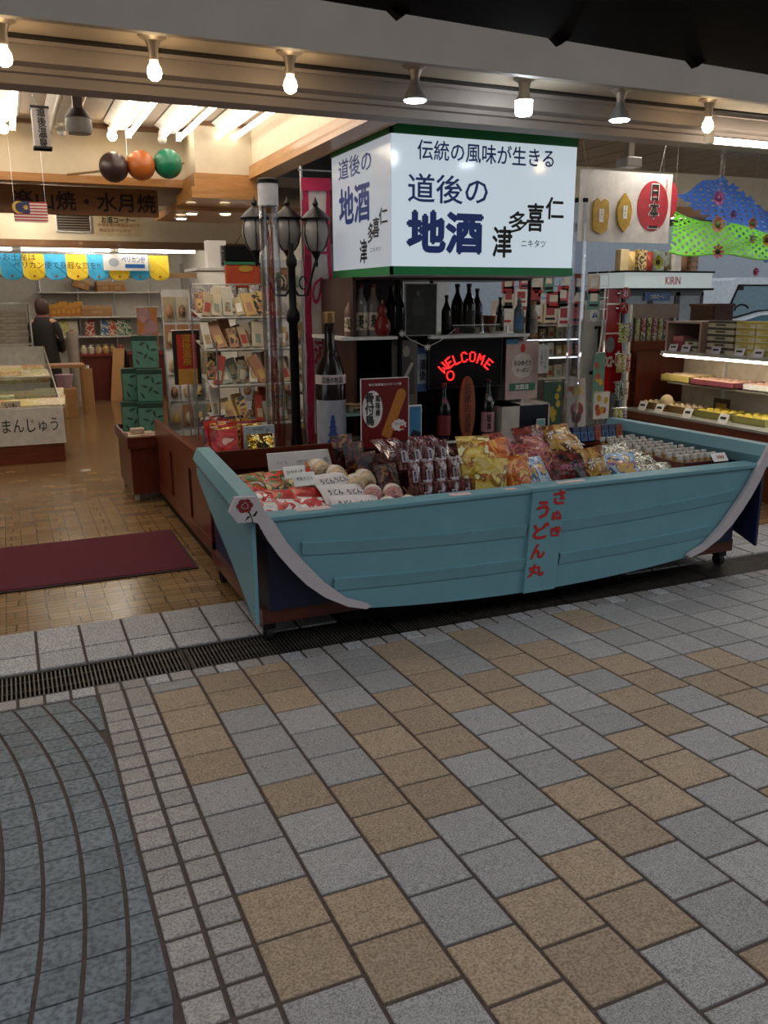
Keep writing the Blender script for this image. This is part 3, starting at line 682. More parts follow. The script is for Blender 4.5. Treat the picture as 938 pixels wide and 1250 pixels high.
M_WIRE = mat('wire_chrome', 'b9b9bb', .25, .8)
M_GLASS = clear('clear_glass', (.93,.96,.96), .12)
M_ACRYL = clear('clear_acrylic', (.96,.97,.98), .35)
M_KRAFT = mat('kraft_board', 'a97f52', .8, var=.06)
M_WSHELF = mat('white_shelf', 'cfcdc8', .5)
M_PINKB = mat('banner_pink', 'b3204e', .7)
M_TEAL = mat('teal_paint', '86b3ad', .5)
# ================================================================== LEFT CABINET (open bin along the aisle)
cab = thing('bin_cabinet', 'long dark brown wooden bin cabinet standing along the aisle beside the mat', 'cabinet', (1.48, 5.9, 0))
x0, x1, y0, y1 = 1.0, 1.93, 4.86, 6.78
part('plinth', MB().box((x0+.03, y0+.03, 0), (x1, y1, .09)), M_BLACK, cab)
part('base_rail', MB().box((x0, y0, .09), (x0+.03, y1, .17)), M_BROWNY, cab)
part('top_rail', MB().box((x0-.008, y0, .52), (x0+.028, y1, .665)), M_BROWNY, cab)
ys = [y0, 5.28, 5.38, 6.0, 6.1, y1]
for a, b in ((y0+.03, 5.42), (5.52, 6.12), (6.22, 6.75)):
    part('panel', MB().box((x0+.004, a, .17), (x0+.022, b, .52)), M_BROWNY, cab)
part('corner_post', MB().box((x0, y0, .09), (x0+.035, y0+.04, .665)), M_BROWN, cab)
part('inner_board', MB().box((x0+.03, y0+.04, .10), (x0+.04, y1, .5)), M_BLACK, cab)
part('front_board', MB().box((x0, y0-.02, .60), (x1, y0+.005, .715)), M_BROWNX, cab)
part('front_panel', MB().box((x0+.03, y0+.005, .09), (x1, y0+.02, .60)), M_BROWN, cab)
part('right_board', MB().box((x1-.02, y0, .09), (x1, y1, .66)), M_BROWNY, cab)
part('bin_floor', MB().box((x0+.03, y0+.02, .50), (x1-.02, y1, .52)), M_BROWNY, cab)
part('divider', MB().box((1.46, y0+.02, .52), (1.475, 5.6, .68)), M_BROWNY, cab)
# upright snack packets in the bin
pm = [printmat('packet_red', ['8e1418','b3221c','c8352a','a01a18','d8a898'], 9), printmat('packet_dark', ['2a2030','4b2a2e','b8a890','3a2430','20202c'], 10), printmat('packet_gold', ['9a6a12','d9a63a','6f430a','c98f24','f0d080'], 16, .18, metal=.5)]
bp = [bag('snack_packet', .17, .30, .045, m) for m in pm]
seq = [0, 2, 0, 0, 2, 0, 0, 1, 0, 1, 0, 1]
for i in range(10):
    y = 4.98+i*.068; k = seq[i]
    place(bp[k], (1.155+.012*(i % 3)+.008*i, y, .523), (R(-14+(i % 4)*3), R(-4+(i % 3)*4), R(-8+(i*5) % 9)), f"{ORD[i]} upright {['red','dark printed','gold'][k]} snack packet from the front along the bin's left edge", 'packets standing in the bin')
for i in range(4):
    place(bp[[2, 0, 2, 1][i]], (1.335+.01*(i % 2), 5.14+i*.13, .523), (R(-10), 0, R(5*i)), f"{ORD[i]} packet from the front in the bin's second row beside the gold bag", 'second row of packets in the bin')
gold = bag('gold_bag', .17, .26, .05, printmat('foil_gold', ['8a5f10','e0b045','b07d1c','f5dc90','5c3a08'], 14, .12, bump=.6, metal=.75), '餅', M_INK, .7, .35)
place(gold, (1.355, 4.95, .524), (R(-8), 0, 0), 'shiny gold foil bag with black character in front of the grey box', cat='bag')
gb = carton('grey_gift_box', .19, .05, .30, printmat('grey_print', ['8f9698','a6adaf','7d8486'], 30, .5, .0), None, lid=False)
text(gb, '名物', (.06, -.027, .19), (1,0,0), (0,0,1), .05, .14, M_WHITE, .02, vertical=True, name='print')
place(gb, (1.365, 5.03, .523), (R(-5), 0, 0), 'flat grey gift box with white characters behind the gold bag', cat='box')
# clear display tube with cap (left) and (right)
def clear_tube(px, y, r, zb, zt, label):
    t = thing('display_tube', label, 'display tube', (px, y, zb))
    part('base', MB().lathe([(r*1.28,0),(r*1.28,.02),(r*1.1,.03)], (px,y,zb), 24), mat('tube_base', '26262c', .4), t, smooth=True)
    part('tube_wall', MB().lathe([(r,.03),(r,zt-zb-.16)], (px,y,zb), 24), M_ACRYL, t, smooth=True)
    part('inner_wall', MB().lathe([(r*.86,.03),(r*.86,zt-zb-.16)], (px,y,zb), 20), clear('acrylic_inner', (.9,.9,.92), .3), t, smooth=True)
    part('collar', MB().lathe([(r*1.02,zt-zb-.16),(r*1.02,zt-zb-.03)], (px,y,zb), 24), mat('frost_collar', 'b9bcc0', .35), t, smooth=True)
    part('cap', MB().lathe([(r*1.06,zt-zb-.03),(r*1.06,zt-zb-.005),(r*.9,zt-zb)], (px,y,zb), 24), M_BLACK, t, smooth=True)
    return t
clear_tube(1.58, 5.4, .063, .522, 2.30, 'tall clear acrylic tube with black cap left of the lamp post')
# twin fittings inside left tube: thin chopstick bundle
for i in range(6):
    o = tag(part('bamboo_stick', MB().cyl((1.555+.01*i, 5.39+.008*(i % 3), .56), (1.56+.008*i, 5.4, 2.05-.03*(i % 4)), .003, n=6), mat('bamboo_brown', '6b4a2a' if i % 2 else '8b1e1e', .5)), 'thin stick standing inside the tall clear tube beside the lamp post', 'stick', 'sticks inside the clear tube')
# ================================================================== BLACK LAMP POST WITH LANTERNS
PXp, PYp = 1.735, 5.45
lp = thing('lamp_post', 'black ornamental lamp post with glass lanterns left of the light box sign', 'lamp post', (PXp, PYp, .522))
M_CAST = mat('cast_black', '151313', .4, .4)
part('pole', MB().lathe([(.068,0),(.068,.03),(.05,.06),(.04,.12),(.032,.2),(.030,.9),(.045,.92),(.045,.96),(.026,1.0),(.024,1.25),(.036,1.27),(.036,1.30),(.018,1.34),(.016,1.40)], (PXp,PYp,.522), 16), M_CAST, lp, smooth=True)
def lantern(x, y, z, sc=1.22):
    L = lambda pr: [(a_*sc, b_*sc) for a_, b_ in pr]
    h = part('lantern_cap', MB().lathe(L([(.075,.155),(.078,.165),(.05,.195),(.03,.21),(.012,.225),(.016,.24),(.006,.26),(.001,.275)]), (x,y,z), 16), M_CAST, lp, smooth=True)
    part('lantern_glass', MB().lathe(L([(.035,.0),(.055,.03),(.07,.08),(.068,.13),(.055,.16)]), (x,y,z), 16), mat('lantern_glass', '8f8c8a', .15, var=.05), h, smooth=True)
    cg = MB()
    for k in range(6):
        a = k*math.pi/3+.3; cg.tube([(x+q*math.cos(a), y+q*math.sin(a), z+zz) for q, zz in L(((.037,0),(.058,.03),(.073,.08),(.071,.13),(.058,.16)))], .004, 5)
    part('lantern_cage', cg, M_CAST, h)
    part('lantern_foot', MB().lathe([(.004,-.10),(.012,-.08),(.008,-.06),(.022,-.03),(.04,0),(.04,.01)], (x,y,z), 12), M_CAST, h, smooth=True)
for (px, py) in ((386, 291), (352, 290), (312, 290)):
    p = PY(px, py, {386: PYp-.02, 352: PYp+.1, 312: PYp+.17}[px]); z = p.z-.08
    lantern(p.x, p.y, z)
    arm = MB(); mx_ = (p.x+PXp)/2
    arm.tube([(PXp, PYp, 1.66), (PXp+(p.x-PXp)*.25, PYp, 1.60), (PXp+(p.x-PXp)*.6, PYp, 1.60), (PXp+(p.x-PXp)*.9, p.y, z-.11+.02), (p.x, p.y, z-.05)], .009, 6)
    arm.tube([(PXp+(p.x-PXp)*(.45+.16*math.cos(a*.7)), PYp-.004, 1.68+.04*math.sin(a*.7)) for a in range(0, 9)], .006, 5)
    part('scroll_arm', arm, M_CAST, lp)
# ================================================================== TALL BANNER
bn = thing('banner', 'tall white banner with pink border and pink brush strokes left of the sake bottle', 'banner', (1.92, 5.62, .53))
def flutter(u, v): return .018*math.sin(5*v+2*u)
A0, A1 = 1.895, 2.06
rows = []; 
for j in range(15):
    v = j/14; z = .60+1.75*v; rows.append([(A0+(A1-A0)*i/6+.03*(v-.5)*0, 5.62+flutter(i/6, v*3), z) for i in range(7)])
part('cloth', MB().strip(rows), mat('banner_cloth', 'cdc5c0', .8), bn, smooth=True, fix=False)
for (u0, u1) in ((-.12, .18), (.9, 1.06)):
    rr = [[(A0+(A1-A0)*u, 5.616+flutter(u, j/14*3), .60+1.75*j/14) for u in (u0, u1)] for j in range(15)]
    part('border', MB().strip(rr), M_PINKB, bn, fix=False)
part('border', MB().strip([[(A0+(A1-A0)*u, 5.614+flutter(u, 3), z) for u in (-.12, 1.06)] for z in (2.27, 2.35)]), M_PINKB, bn, fix=False)
text(bn, 'の', (1.985, 5.597, 1.62), (1,0,0), (0,0,1), .13, .20, M_PINKB, .01); text(bn, '酒', (1.985, 5.597, 1.22), (1,0,0), (0,0,1), .12, .16, M_PINKB, .02); text(bn, '地', (1.985, 5.597, 1.95), (1,0,0), (0,0,1), .12, .16, M_PINKB, .02)
part('pole', MB().cyl((1.88, 5.64, .53), (1.88, 5.64, 2.42), .010, n=10).cyl((1.86, 5.64, 2.40), (2.09, 5.64, 2.40), .006, n=8), M_WIRE, bn)
# ================================================================== CENTRE COUNTER AND SAKE ALCOVE
cc = thing('centre_counter', 'low dark brown counter behind the boat under the light box sign', 'counter', (2.8, 5.3, 0))
part('top', MB().box((1.95, 4.86, .58), (3.72, 5.9, .61)), M_BROWNX, cc)
part('front', MB().box((1.95, 4.87, 0), (3.70, 4.89, .58)), M_BROWN, cc)
part('side', MB().box((1.95, 4.89, 0), (1.97, 5.58, .58)).box((3.68, 4.89, 0), (3.70, 5.58, .58)), M_BROWNY, cc)
part('kerb', MB().box((1.95, 4.86, .61), (2.4, 4.88, .66)).box((1.95, 4.86, .61), (1.97, 5.9, .69)), M_BROWNX, cc)
al = thing('sake_alcove', 'dark wooden sake display alcove with white edged shelves under the light box', 'cabinet', (2.6, 5.4, .61))
M_DW = wood('alcove_dark', '2a0f0a', '3a1710', axis=2, rough=.45)
part('side_panel', MB().box((1.98, 5.0, .61), (2.0, 5.56, 1.70)), M_DW, al)
part('back_panel', MB().box((1.98, 5.56, .61), (2.58, 5.58, 1.70)).box((2.58, 5.56, .61), (3.28, 5.58, 1.33)), M_DW, al)
part('divider', MB().box((2.30, 5.0, .61), (2.315, 5.56, 1.33)), M_BLACK, al)
part('divider', MB().box((3.26, 5.05, .61), (3.275, 5.56, 1.33)), M_WSHELF, al)
part('top_panel', MB().box((1.98, 5.0, 1.69), (3.28, 5.58, 1.705)), M_DW, al)
part('post', MB().box((2.28, 5.0, 1.34), (2.30, 5.02, 1.69)).box((3.26, 5.0, 1.34), (3.275, 5.02, 1.69)).box((2.79, 5.54, 1.34), (2.81, 5.56, 1.69)), M_BLACK, al)
part('shelf', MB().box((1.90, 4.99, 1.325), (2.28, 5.56, 1.345)), M_WSHELF, al)
part('shelf', MB().box((2.52, 4.99, 1.322), (3.27, 5.56, 1.342)), M_WSHELF, al)
part('shelf', MB().box((2.28, 5.05, 1.322), (2.52, 5.56, 1.340)), M_BLACK, al)
# big sake bottle
M_BRG = mat('brown_bottle', '180c08', .12, spec=.6); M_GRG = mat('black_bottle', '0a0c0b', .12, spec=.6)
big = bottle('giant_sake_bottle', .125, 1.02, M_BRG, mat('label_picture', '8f9199', .5), mat('cap_gold', '8f7245', .35, .6))
n = 14; rr = .1268
part('neck_band', MB().strip([[( .1265*math.sin(R(-80+160*i/n)), -.1265*math.cos(R(-80+160*i/n)), z) for i in range(n+1)] for z in (.57, .63)]), mat('band_white', 'b5aaa8', .6), big, fix=False)
text(big, '道後の地酒', (0, -.1295, .60), (1,0,0), (0,0,1), .17, .04, M_INK, .02)
# little blue pagoda on the label
pg = MB()
for k, (ww, zz) in enumerate(((.10,.20),(.085,.245),(.065,.29),(.045,.33))):
    pg.quad((-ww/2,-.1305,zz), (ww/2,-.1305,zz), (ww*.36,-.1305,zz+.018), (-ww*.36,-.1305,zz+.018)); pg.quad((-ww*.3,-.1305,zz+.018), (ww*.3,-.1305,zz+.018), (ww*.3,-.1305,zz+.044), (-ww*.3,-.1305,zz+.044))
part('label_pagoda', pg, mat('pagoda_blue', '2b3f7c', .6), big, fix=False)
place(big, (1.812, 4.972, .522), (0,0,R(-14)), 'giant dark brown sake bottle with pagoda label and white neck band', cat='bottle', scale=(.76,.76,.96))
# bottles on the left shelf
M_LBLW = printmat('label_cream', ['c9bfa8','d6ccb6','8a7d68'], 40, .6, 0)
fb = bottle('sake_bottle', .038, .26, mat('frosted_bottle', '6f5348', .4), M_LBLW, mat('cap_red', '6a1c14', .5), '山')
fc = bottle('sake_bottle', .045, .32, mat('clear_bottle', '77716c', .2), M_LBLW, mat('cap_red', '6a1c14', .5), '寿')
for px, py, b, lb in ((428, 406, fb, 'small brownish sake bottle leftmost on the upper left shelf'), (441, 407, fc, 'tall pale sake bottle with red cap second on the upper left shelf'), (456, 408, fc, 'pale sake bottle with red cap third on the upper left shelf')):
    p = PY(px, py, 5.08); place(b, (p.x, 5.08, 1.346), (0,0,R(-20)), lb, 'bottles on the upper left shelf', 'bottle')
p = PY(467, 409, 5.03); rg = thing('red_gourd_bottle', 'squat red glazed gourd bottle at the right of the upper left shelf', 'bottle', (p.x, 5.03, 1.346))
part('body', MB().lathe([(.03,0),(.05,.03),(.052,.07),(.035,.11),(.022,.125),(.03,.15),(.024,.18),(.008,.2)], (p.x,5.03,1.346), 16), mat('red_glaze', '7a2018', .25), rg, smooth=True)
part('stopper', MB().cyl((p.x,5.03,1.545), (p.x,5.03,1.57), .008), mat('cork', '8a6a48', .8), rg)
# framed photo panel and dark bottles
fp = thing('photo_panel', 'framed dark photograph of a man in old robes standing behind bottles on the shelf', 'framed photo', (2.41, 5.03, 1.34))
A, B = PY(495, 409, 5.02), PY(534, 346, 5.02)
part('frame', MB().box((A.x, 5.02, 1.342), (A.x+.006, 5.03, B.z)).box((B.x-.006, 5.02, 1.342), (B.x, 5.03, B.z)).box((A.x, 5.02, B.z-.006), (B.x, 5.03, B.z)).box((A.x, 5.02, 1.342), (B.x, 5.03, 1.348)), mat('frame_silver', '9a9a98', .4, .5), fp)
part('picture', MB().box((A.x+.006, 5.024, 1.348), (B.x-.006, 5.029, B.z-.006)), mat('photo_dark', '2b2c22', .3, var=.35, scale=20), fp)
cx_, cz_ = (A.x+B.x)/2-.02, B.z-.06
fg = MB(); fg.quad(*[(cx_+.013*math.cos(t*.5), 5.0225, cz_+.017*math.sin(t*.5)) for t in range(13)]); part('portrait_head', fg, mat('sepia_face', '776a58', .6), fp, fix=False)
part('portrait_robe', MB().quad((cx_-.045,5.0228,cz_-.14), (cx_+.05,5.0228,cz_-.14), (cx_+.035,5.0228,cz_-.035), (cx_+.01,5.0228,cz_-.015), (cx_-.012,5.0228,cz_-.015), (cx_-.035,5.0228,cz_-.035)), mat('sepia_robe', '45443c', .6), fp, fix=False)
db = bottle('dark_bottle', .04, .30, M_GRG, mat('label_dark', '2c2620', .5), mat('cap_black', '101010', .4))
for i, (px, yy, sc) in enumerate(((478, 5.25, 1.05), (488, 5.4, 1.0), (545, 5.15, .85), (558, 5.3, 1.1), (572, 5.2, 1.1), (582, 5.4, 1.0), (610, 5.45, .8))):
    p = PY(px, 405, yy); place(db, (p.x, yy, 1.343), (0,0,R(i*9-20)), f'{ORD[i]} black sake bottle from the left on the shelves under the light box', 'black bottles on the shelf', 'bottle', (sc,sc,sc))
# orange cup, blue label bottle, spice bottle, small jars
bb = bottle('blue_label_bottle', .036, .24, mat('pale_bottle', '6f7d86', .2), mat('label_blue', '5a86b0', .5), mat('cap_white', 'c8c8c4', .5))
p = PY(634, 408, 5.05); place(bb, (p.x, 5.06, 1.343), (0,0,0), 'small bottle with pale blue label on the upper right shelf', cat='bottle')
ob = bottle('orange_cap_bottle', .042, .21, mat('paper_wrap', '8f8b84', .6), mat('wrap_print', '74706a', .6), mat('cap_orange', 'b5622c', .6), nk=.62)
p = PY(645, 408, 5.05); place(ob, (p.x+.035, 5.07, 1.343), (0,0,0), 'stout paper wrapped bottle with broad orange cap on the upper right shelf', cat='bottle')
cup = thing('orange_cup', 'orange translucent cup behind the black bottles on the shelf', 'cup', (PY(598, 400, 5.3).x, 5.3, 1.343))
q = Vector((PY(598, 400, 5.3).x, 5.3, 1.343)); part('cup_body', MB().lathe([(.04,0),(.052,.11),(.047,.11),(.036,.012)], q, 18), mat('amber', '7a3a18', .3), cup, smooth=True); part('cup_rim', MB().lathe([(.053,.108),(.053,.116),(.047,.116)], q, 18), mat('amber_rim', '93502a', .3), cup, smooth=True)
# glass rack of small cups on the shelf edge
A, B = PY(553, 406, 4.995), PY(611, 396, 4.995)
cr_ = thing('cup_tray', 'clear narrow tray with small sake cups on the shelf edge above the LED sign', 'tray', ((A.x+B.x)/2, 5.04, 1.343))
part('tray_glass', MB().box((A.x, 5.0, 1.343), (B.x, 5.003, 1.405)).box((A.x, 5.0, 1.343), (A.x+.003, 5.08, 1.405)).box((B.x-.003, 5.0, 1.343), (B.x, 5.08, 1.405)), M_GLASS, cr_)
part('tray_rim', MB().box((A.x, 4.998, 1.402), (B.x, 5.004, 1.408)).box((A.x, 4.998, 1.343), (B.x, 5.004, 1.348)), M_WIRE, cr_)
for i, px in enumerate((558, 583, 601)):
    p = PY(px, 405, 5.04); tag(part('sake_cup', MB().lathe([(.012,0),(.02,.045),(.017,.045),(.01,.006)], (p.x, 5.04, 1.344), 14), mat('cup_glaze%d' % i, ['9a3b50', 'b9a988', 'b9a988'][i], .3), smooth=True), ['small pink sake cup at the left of the clear tray', 'small beige sake cup in the middle of the clear tray', 'small beige sake cup at the right of the clear tray'][i], 'cup', 'cups in the clear tray')
# ================================================================== LED WELCOME BOARD
A, B = PY(524, 470, 5.06), PY(612, 420, 5.06)
led = thing('led_sign', 'black LED board spelling WELCOME in red dots in an arch', 'sign', ((A.x+B.x)/2, 5.08, .95))
bx0, bx1, bz0, bz1 = A.x, B.x, PY(560, 472, 5.06).z, PY(560, 415, 5.06).z
part('board', MB().box((bx0, 5.06, bz0), (bx1, 5.085, bz1), bev=.004), M_BLACK, led)
part('frame', MB().box((bx0-.008, 5.055, bz0-.008), (bx1+.008, 5.09, bz0)).box((bx0-.008, 5.055, bz1), (bx1+.008, 5.09, bz1+.008)).box((bx0-.008, 5.055, bz0), (bx0, 5.09, bz1)).box((bx1, 5.055, bz0), (bx1+.008, 5.09, bz1)), mat('frame_black', '1a1817', .4), led)
part('stand', MB().box((bx0+.02, 5.07, .61), (bx0+.04, 5.085, bz0)).box((bx1-.04, 5.07, .61), (bx1-.02, 5.085, bz0)), M_BLACK, led)
M_LED = emit('red_led', 'ff1a1c', 5.0)
FONT5 = {'W':['10001','10001','10001','10101','10101','11011','10001'],'E':['11111','10000','10000','11110','10000','10000','11111'],'L':['10000','10000','10000','10000','10000','10000','11111'],'C':['01110','10001','10000','10000','10000','10001','01110'],'O':['01110','10001','10001','10001','10001','10001','01110'],'M':['10001','11011','10101','10101','10001','10001','10001']}
pos = [(543,449,42),(549,444,34),(557,440,24),(566,437,10),(576,436,0),(586,439,-16),(596,444,-32)]
for ch, (px, py, an) in zip('WELCOME', [(541.5,449,48),(549,442.5,36),(557.5,438.5,22),(567,436,8),(577,435.5,-4),(587,438.5,-20),(596.5,444.5,-38)]):
    c = PY(px, py, 5.058); mb = MB(); ca, sa = math.cos(R(an)), math.sin(R(an))
    for rI, rw in enumerate(FONT5[ch]):
        for cI, b in enumerate(rw):
            if b == '1':
                u, v = (cI-2)*.0095, (3-rI)*.0100; x = c.x+u*ca-v*sa; z = c.z+u*sa+v*ca
                mb.box((x-.0034, 5.054, z-.0034), (x+.0034, 5.060, z+.0034))
    part('led_letter', mb, M_LED, led)
c = PY(550, 458.5, 5.058); mb = MB()
for k in range(14): a = k*2*math.pi/14; mb.box((c.x+.026*math.cos(a)-.0034, 5.054, c.z+.030*math.sin(a)-.0034), (c.x+.026*math.cos(a)+.0034, 5.06, c.z+.030*math.sin(a)+.0034))
part('led_ring', mb, M_LED, led)
# surfboard shaped wooden sign
sc_ = PY(568, 493, 5.0); hz = .215; pts = []
for k in range(28):
    a = 2*math.pi*k/28; pts.append((sc_.x+.058*math.copysign(abs(math.cos(a))**.9, math.cos(a)), 4.962, .643+hz+hz*math.sin(a)))
lg = thing('display_ledge', 'low white edged ledge under the surfboard sign and labelled bottles', 'ledge', (2.78, 5.02, .611))
part('ledge_body', MB().box((2.55, 4.955, .611), (3.0, 5.055, .642)), M_DW, lg); part('white_edge', MB().box((2.55, 4.945, .636), (3.0, 4.955, .652)), M_WSHELF, lg)
sf = thing('wooden_sign', 'upright surfboard shaped wooden sign with carved characters', 'sign', (sc_.x, 4.97, .643))
part('plank', MB().prism(pts, (0, .02, 0)), wood('sign_wood', '74351c', '95502e', axis=2), sf)
text(sf, '伝承の酒蔵', (sc_.x, 4.961, .86), (1,0,0), (0,0,1), .05, .33, mat('carved_dark', '3c1a0e', .7), .01, vertical=True)
# two labelled bottles in front of the LED board
sb = bottle('labelled_bottle', .052, .36, M_GRG, mat('label_red', '6a1f22', .5), mat('cap_maroon', '571818', .5)); 
sb2 = bottle('labelled_bottle', .052, .37, M_GRG, mat('label_rose', '9c7474', .5), mat('cap_black', '101010', .4), '坂本')
dm_ = MB().quad((0,-.053,.235), (.02,-.053,.255), (0,-.053,.275), (-.02,-.053,.255)); part('diamond_tag', dm_, mat('tag_rose', 'a04a5a', .5), sb, fix=False)
dm_ = MB().quad((0,-.053,.235), (.02,-.053,.255), (0,-.053,.275), (-.02,-.053,.255)); part('diamond_tag', dm_, mat('tag_white', 'a8a4a0', .5), sb2, fix=False)
p = PY(542, 533, 5.0); place(sb, (p.x, 5.005, .6425), (0,0,R(-15)), 'dark bottle with red label left of the surfboard sign', cat='bottle', scale=(.93,.93,1.08))
p = PY(595, 530, 5.0); place(sb2, (p.x, 5.005, .6425), (0,0,R(-15)), 'black bottle with rose coloured label right of the surfboard sign', cat='bottle', scale=(.93,.93,1.08))
# old man photo, dogo scroll, name plate
A, B = PY(479, 486, 5.04), PY(510, 415, 5.04)
ph = thing('portrait_photo', 'grey old photograph of a bearded man with a sash leaning in the alcove', 'photo', ((A.x+B.x)/2, 5.04, .9))
part('print', MB().box((A.x, 5.04, .64), (B.x, 5.05, B.z)), mat('photo_grey', '55504a', .4, var=.15, scale=8), ph)
cx_ = (A.x+B.x)/2+.01; cz_ = B.z-.07
part('face', MB().quad(*[(cx_+.025*math.cos(t*.5), 5.0385, cz_+.035*math.sin(t*.5)) for t in range(13)]), mat('photo_face', '8a847a', .5), ph, fix=False)
part('coat', MB().quad((cx_-.07,5.0388,cz_-.28), (cx_+.06,5.0388,cz_-.28), (cx_+.06,5.0388,cz_-.08), (cx_+.02,5.0388,cz_-.035), (cx_-.02,5.0388,cz_-.035), (cx_-.06,5.0388,cz_-.08)), mat('photo_coat', '37332e', .5), ph, fix=False)
part('sash', MB().quad((cx_-.065,5.038,cz_-.24), (cx_-.04,5.038,cz_-.25), (cx_+.055,5.038,cz_-.08), (cx_+.035,5.038,cz_-.07)), mat('photo_sash', '97928a', .5), ph, fix=False)
A, B = PY(511, 478, 5.1), PY(521, 424, 5.1)
sl = thing('scroll_poster', 'narrow pale scroll poster with black brush characters left of the LED board', 'poster', ((A.x+B.x)/2, 5.1, A.z))
part('sheet', MB().box((A.x-.01, 5.1, A.z), (B.x+.005, 5.106, B.z)), mat('scroll_paper', '9aa1ab', .6), sl); text(sl, '道後', ((A.x+B.x)/2, 5.099, (A.z+B.z)/2), (1,0,0), (0,0,1), .045, .14, M_INK, .02, vertical=True)
part('blue_end', MB().box((A.x-.01, 5.098, B.z-.04), (B.x+.005, 5.101, B.z)), mat('scroll_blue', '3d5f8c', .6), sl); part('blue_end', MB().box((A.x-.01, 5.098, A.z), (B.x+.005, 5.101, A.z+.05)), mat('scroll_blue', '3d5f8c', .6), sl)
A = PY(468, 428, 5.7); npl = thing('name_plate', 'small ochre plate with dark characters inside the dark alcove', 'plate', (A.x, 5.54, 1.2)); part('plate', MB().box((A.x-.07, 5.54, A.z-.03), (A.x+.09, 5.558, A.z+.03)), mat('plate_ochre', '6b5a2c', .5), npl); text(npl, '地酒処', (A.x+.01, 5.539, A.z), (1,0,0), (0,0,1), .13, .04, M_INK, .02)
# red poster board with drumstick
A, B = PY(442, 545, 4.84), PY(498.5, 461, 4.84)
rp = thing('poster_board', 'dark red poster board with an orange snack stick and white oval lettering', 'poster', ((A.x+B.x)/2, 4.8, A.z))
zb_, zt_ = PY(470, 545, 4.8).z, PY(470, 462, 4.8).z; X0_, X1_ = PY(441.5, 500, 4.8).x, PY(498.5, 500, 4.8).x
part('edge', MB().box((X0_-.004, 4.80, zb_), (X1_+.004, 4.808, zt_+.004)), M_WHITE, rp)
part('sheet', MB().box((X0_, 4.798, zb_), (X1_, 4.801, zt_)), mat('poster_maroon', '6a1216', .4), rp)
part('oval', MB().quad(*[(X0_+.072+.068*math.cos(t*.3), 4.797, zt_-.185+.115*math.sin(t*.3)) for t in range(21)]), mat('poster_white', 'd9d3cd', .5), rp, fix=False)
text(rp, '骨付鳥', (X0_+.052, 4.7965, zt_-.185), (1,0,0), (0,0,1), .06, .20, M_INK, .03, vertical=True); text(rp, '風味棒', (X0_+.108, 4.7965, zt_-.165), (1,0,0), (0,0,1), .032, .13, M_INK, .02, vertical=True)
text(rp, '骨付鳥風味のスナック棒', ((X0_+X1_)/2, 4.7965, zt_-.035), (1,0,0), (0,0,1), .22, .016, M_WHITE, .01)
cu_ = []; a0 = Vector((X0_+.16, 0, zb_+.06)); a1 = Vector((X1_-.05, 0, zt_-.10)); dd = (a1-a0); nn = Vector((-dd.z, 0, dd.x)).normalized()*.034
for k in range(9): cu_.append(a1+nn*math.cos(k*math.pi/8)*1+dd.normalized()*.034*math.sin(k*math.pi/8))
cu_ += [a0-nn, a0+nn]
part('snack_picture', MB().quad(*[(p.x, 4.796, p.z) for p in cu_]), mat('snack_orange', 'b5702a', .5, var=.2, scale=60), rp, fix=False)
part('burst', MB().quad(*[(X1_-.065+(.055 if t % 2 else .046)*math.cos(t*.3142), 4.7955, zb_+.13+(.04 if t % 2 else .033)*math.sin(t*.3142)) for t in range(20)]), mat('poster_white', 'd9d3cd', .5), rp, fix=False)
part('burst_tag', MB().quad((X1_-.06,4.795,zb_+.105), (X1_-.025,4.795,zb_+.105), (X1_-.025,4.795,zb_+.125), (X1_-.06,4.795,zb_+.125)), M_REDTXT, rp, fix=False)
text(rp, 'おいしい', (X1_-.07, 4.795, zb_+.14), (1,0,0), (0,0,1), .05, .014, M_INK, .01)
part('easel_leg', MB().box(((X0_+X1_)/2-.01, 4.81, .56), ((X0_+X1_)/2+.01, 4.85, zb_+.1)), M_KRAFT, rp)
# teal crate with drum tin behind the poster
A, B = PY(408, 556, 4.93), PY(452, 508, 4.93)
tcz = PY(430, 508, 4.93).z
tr = thing('teal_crate', 'small pale teal wooden crate left of the red poster', 'crate', ((A.x+B.x)/2, 5.0, .61))
part('side', MB().box((A.x, 4.92, .612), (A.x+.03, 5.1, tcz)), M_TEAL, tr); part('side', MB().box((B.x, 4.92, .612), (B.x+.02, 5.1, tcz)), M_TEAL, tr)
part('top', MB().box((A.x, 4.92, tcz), (B.x+.02, 5.1, tcz+.015)), M_TEAL, tr); part('back', MB().box((A.x, 5.09, .612), (B.x+.02, 5.1, tcz)), M_BLACK, tr)
tc_ = Vector(((A.x+B.x)/2+.04, 4.99, tcz+.0155)); tn = thing('round_tin', 'round cream tin with dark markings standing on the teal crate', 'tin', tc_)
part('tin_body', MB().lathe([(.05,0),(.056,.008),(.058,.03),(.056,.042)], tc_, 20), mat('tin_cream', 'a89a80', .5), tn, smooth=True); part('tin_lid', MB().lathe([(.060,.042),(.060,.052),(.05,.055)], tc_, 20), mat('tin_lid', '8b6f50', .5), tn, smooth=True)
text(tn, '♨●', (tc_.x-.01, tc_.y-.06, tc_.z+.022), (1,0,0), (0,0,1), .05, .022, M_INK, .02)
tj = Vector(((A.x+B.x)/2+.03, 4.99, .612)); j = thing('printed_tin', 'printed tin with lettering inside the teal crate', 'tin', tj)
part('tin_body', MB().lathe([(.045,0),(.045,.10)], tj, 18), printmat('tin_print', ['5a5148','8a8074','3a342e'], 60, .4, 0), j, smooth=True); part('tin_lid', MB().lathe([(.046,.10),(.046,.112),(.04,.114)], tj, 18), mat('tin_lid2', '6f6a62', .4, .4), j, smooth=True)
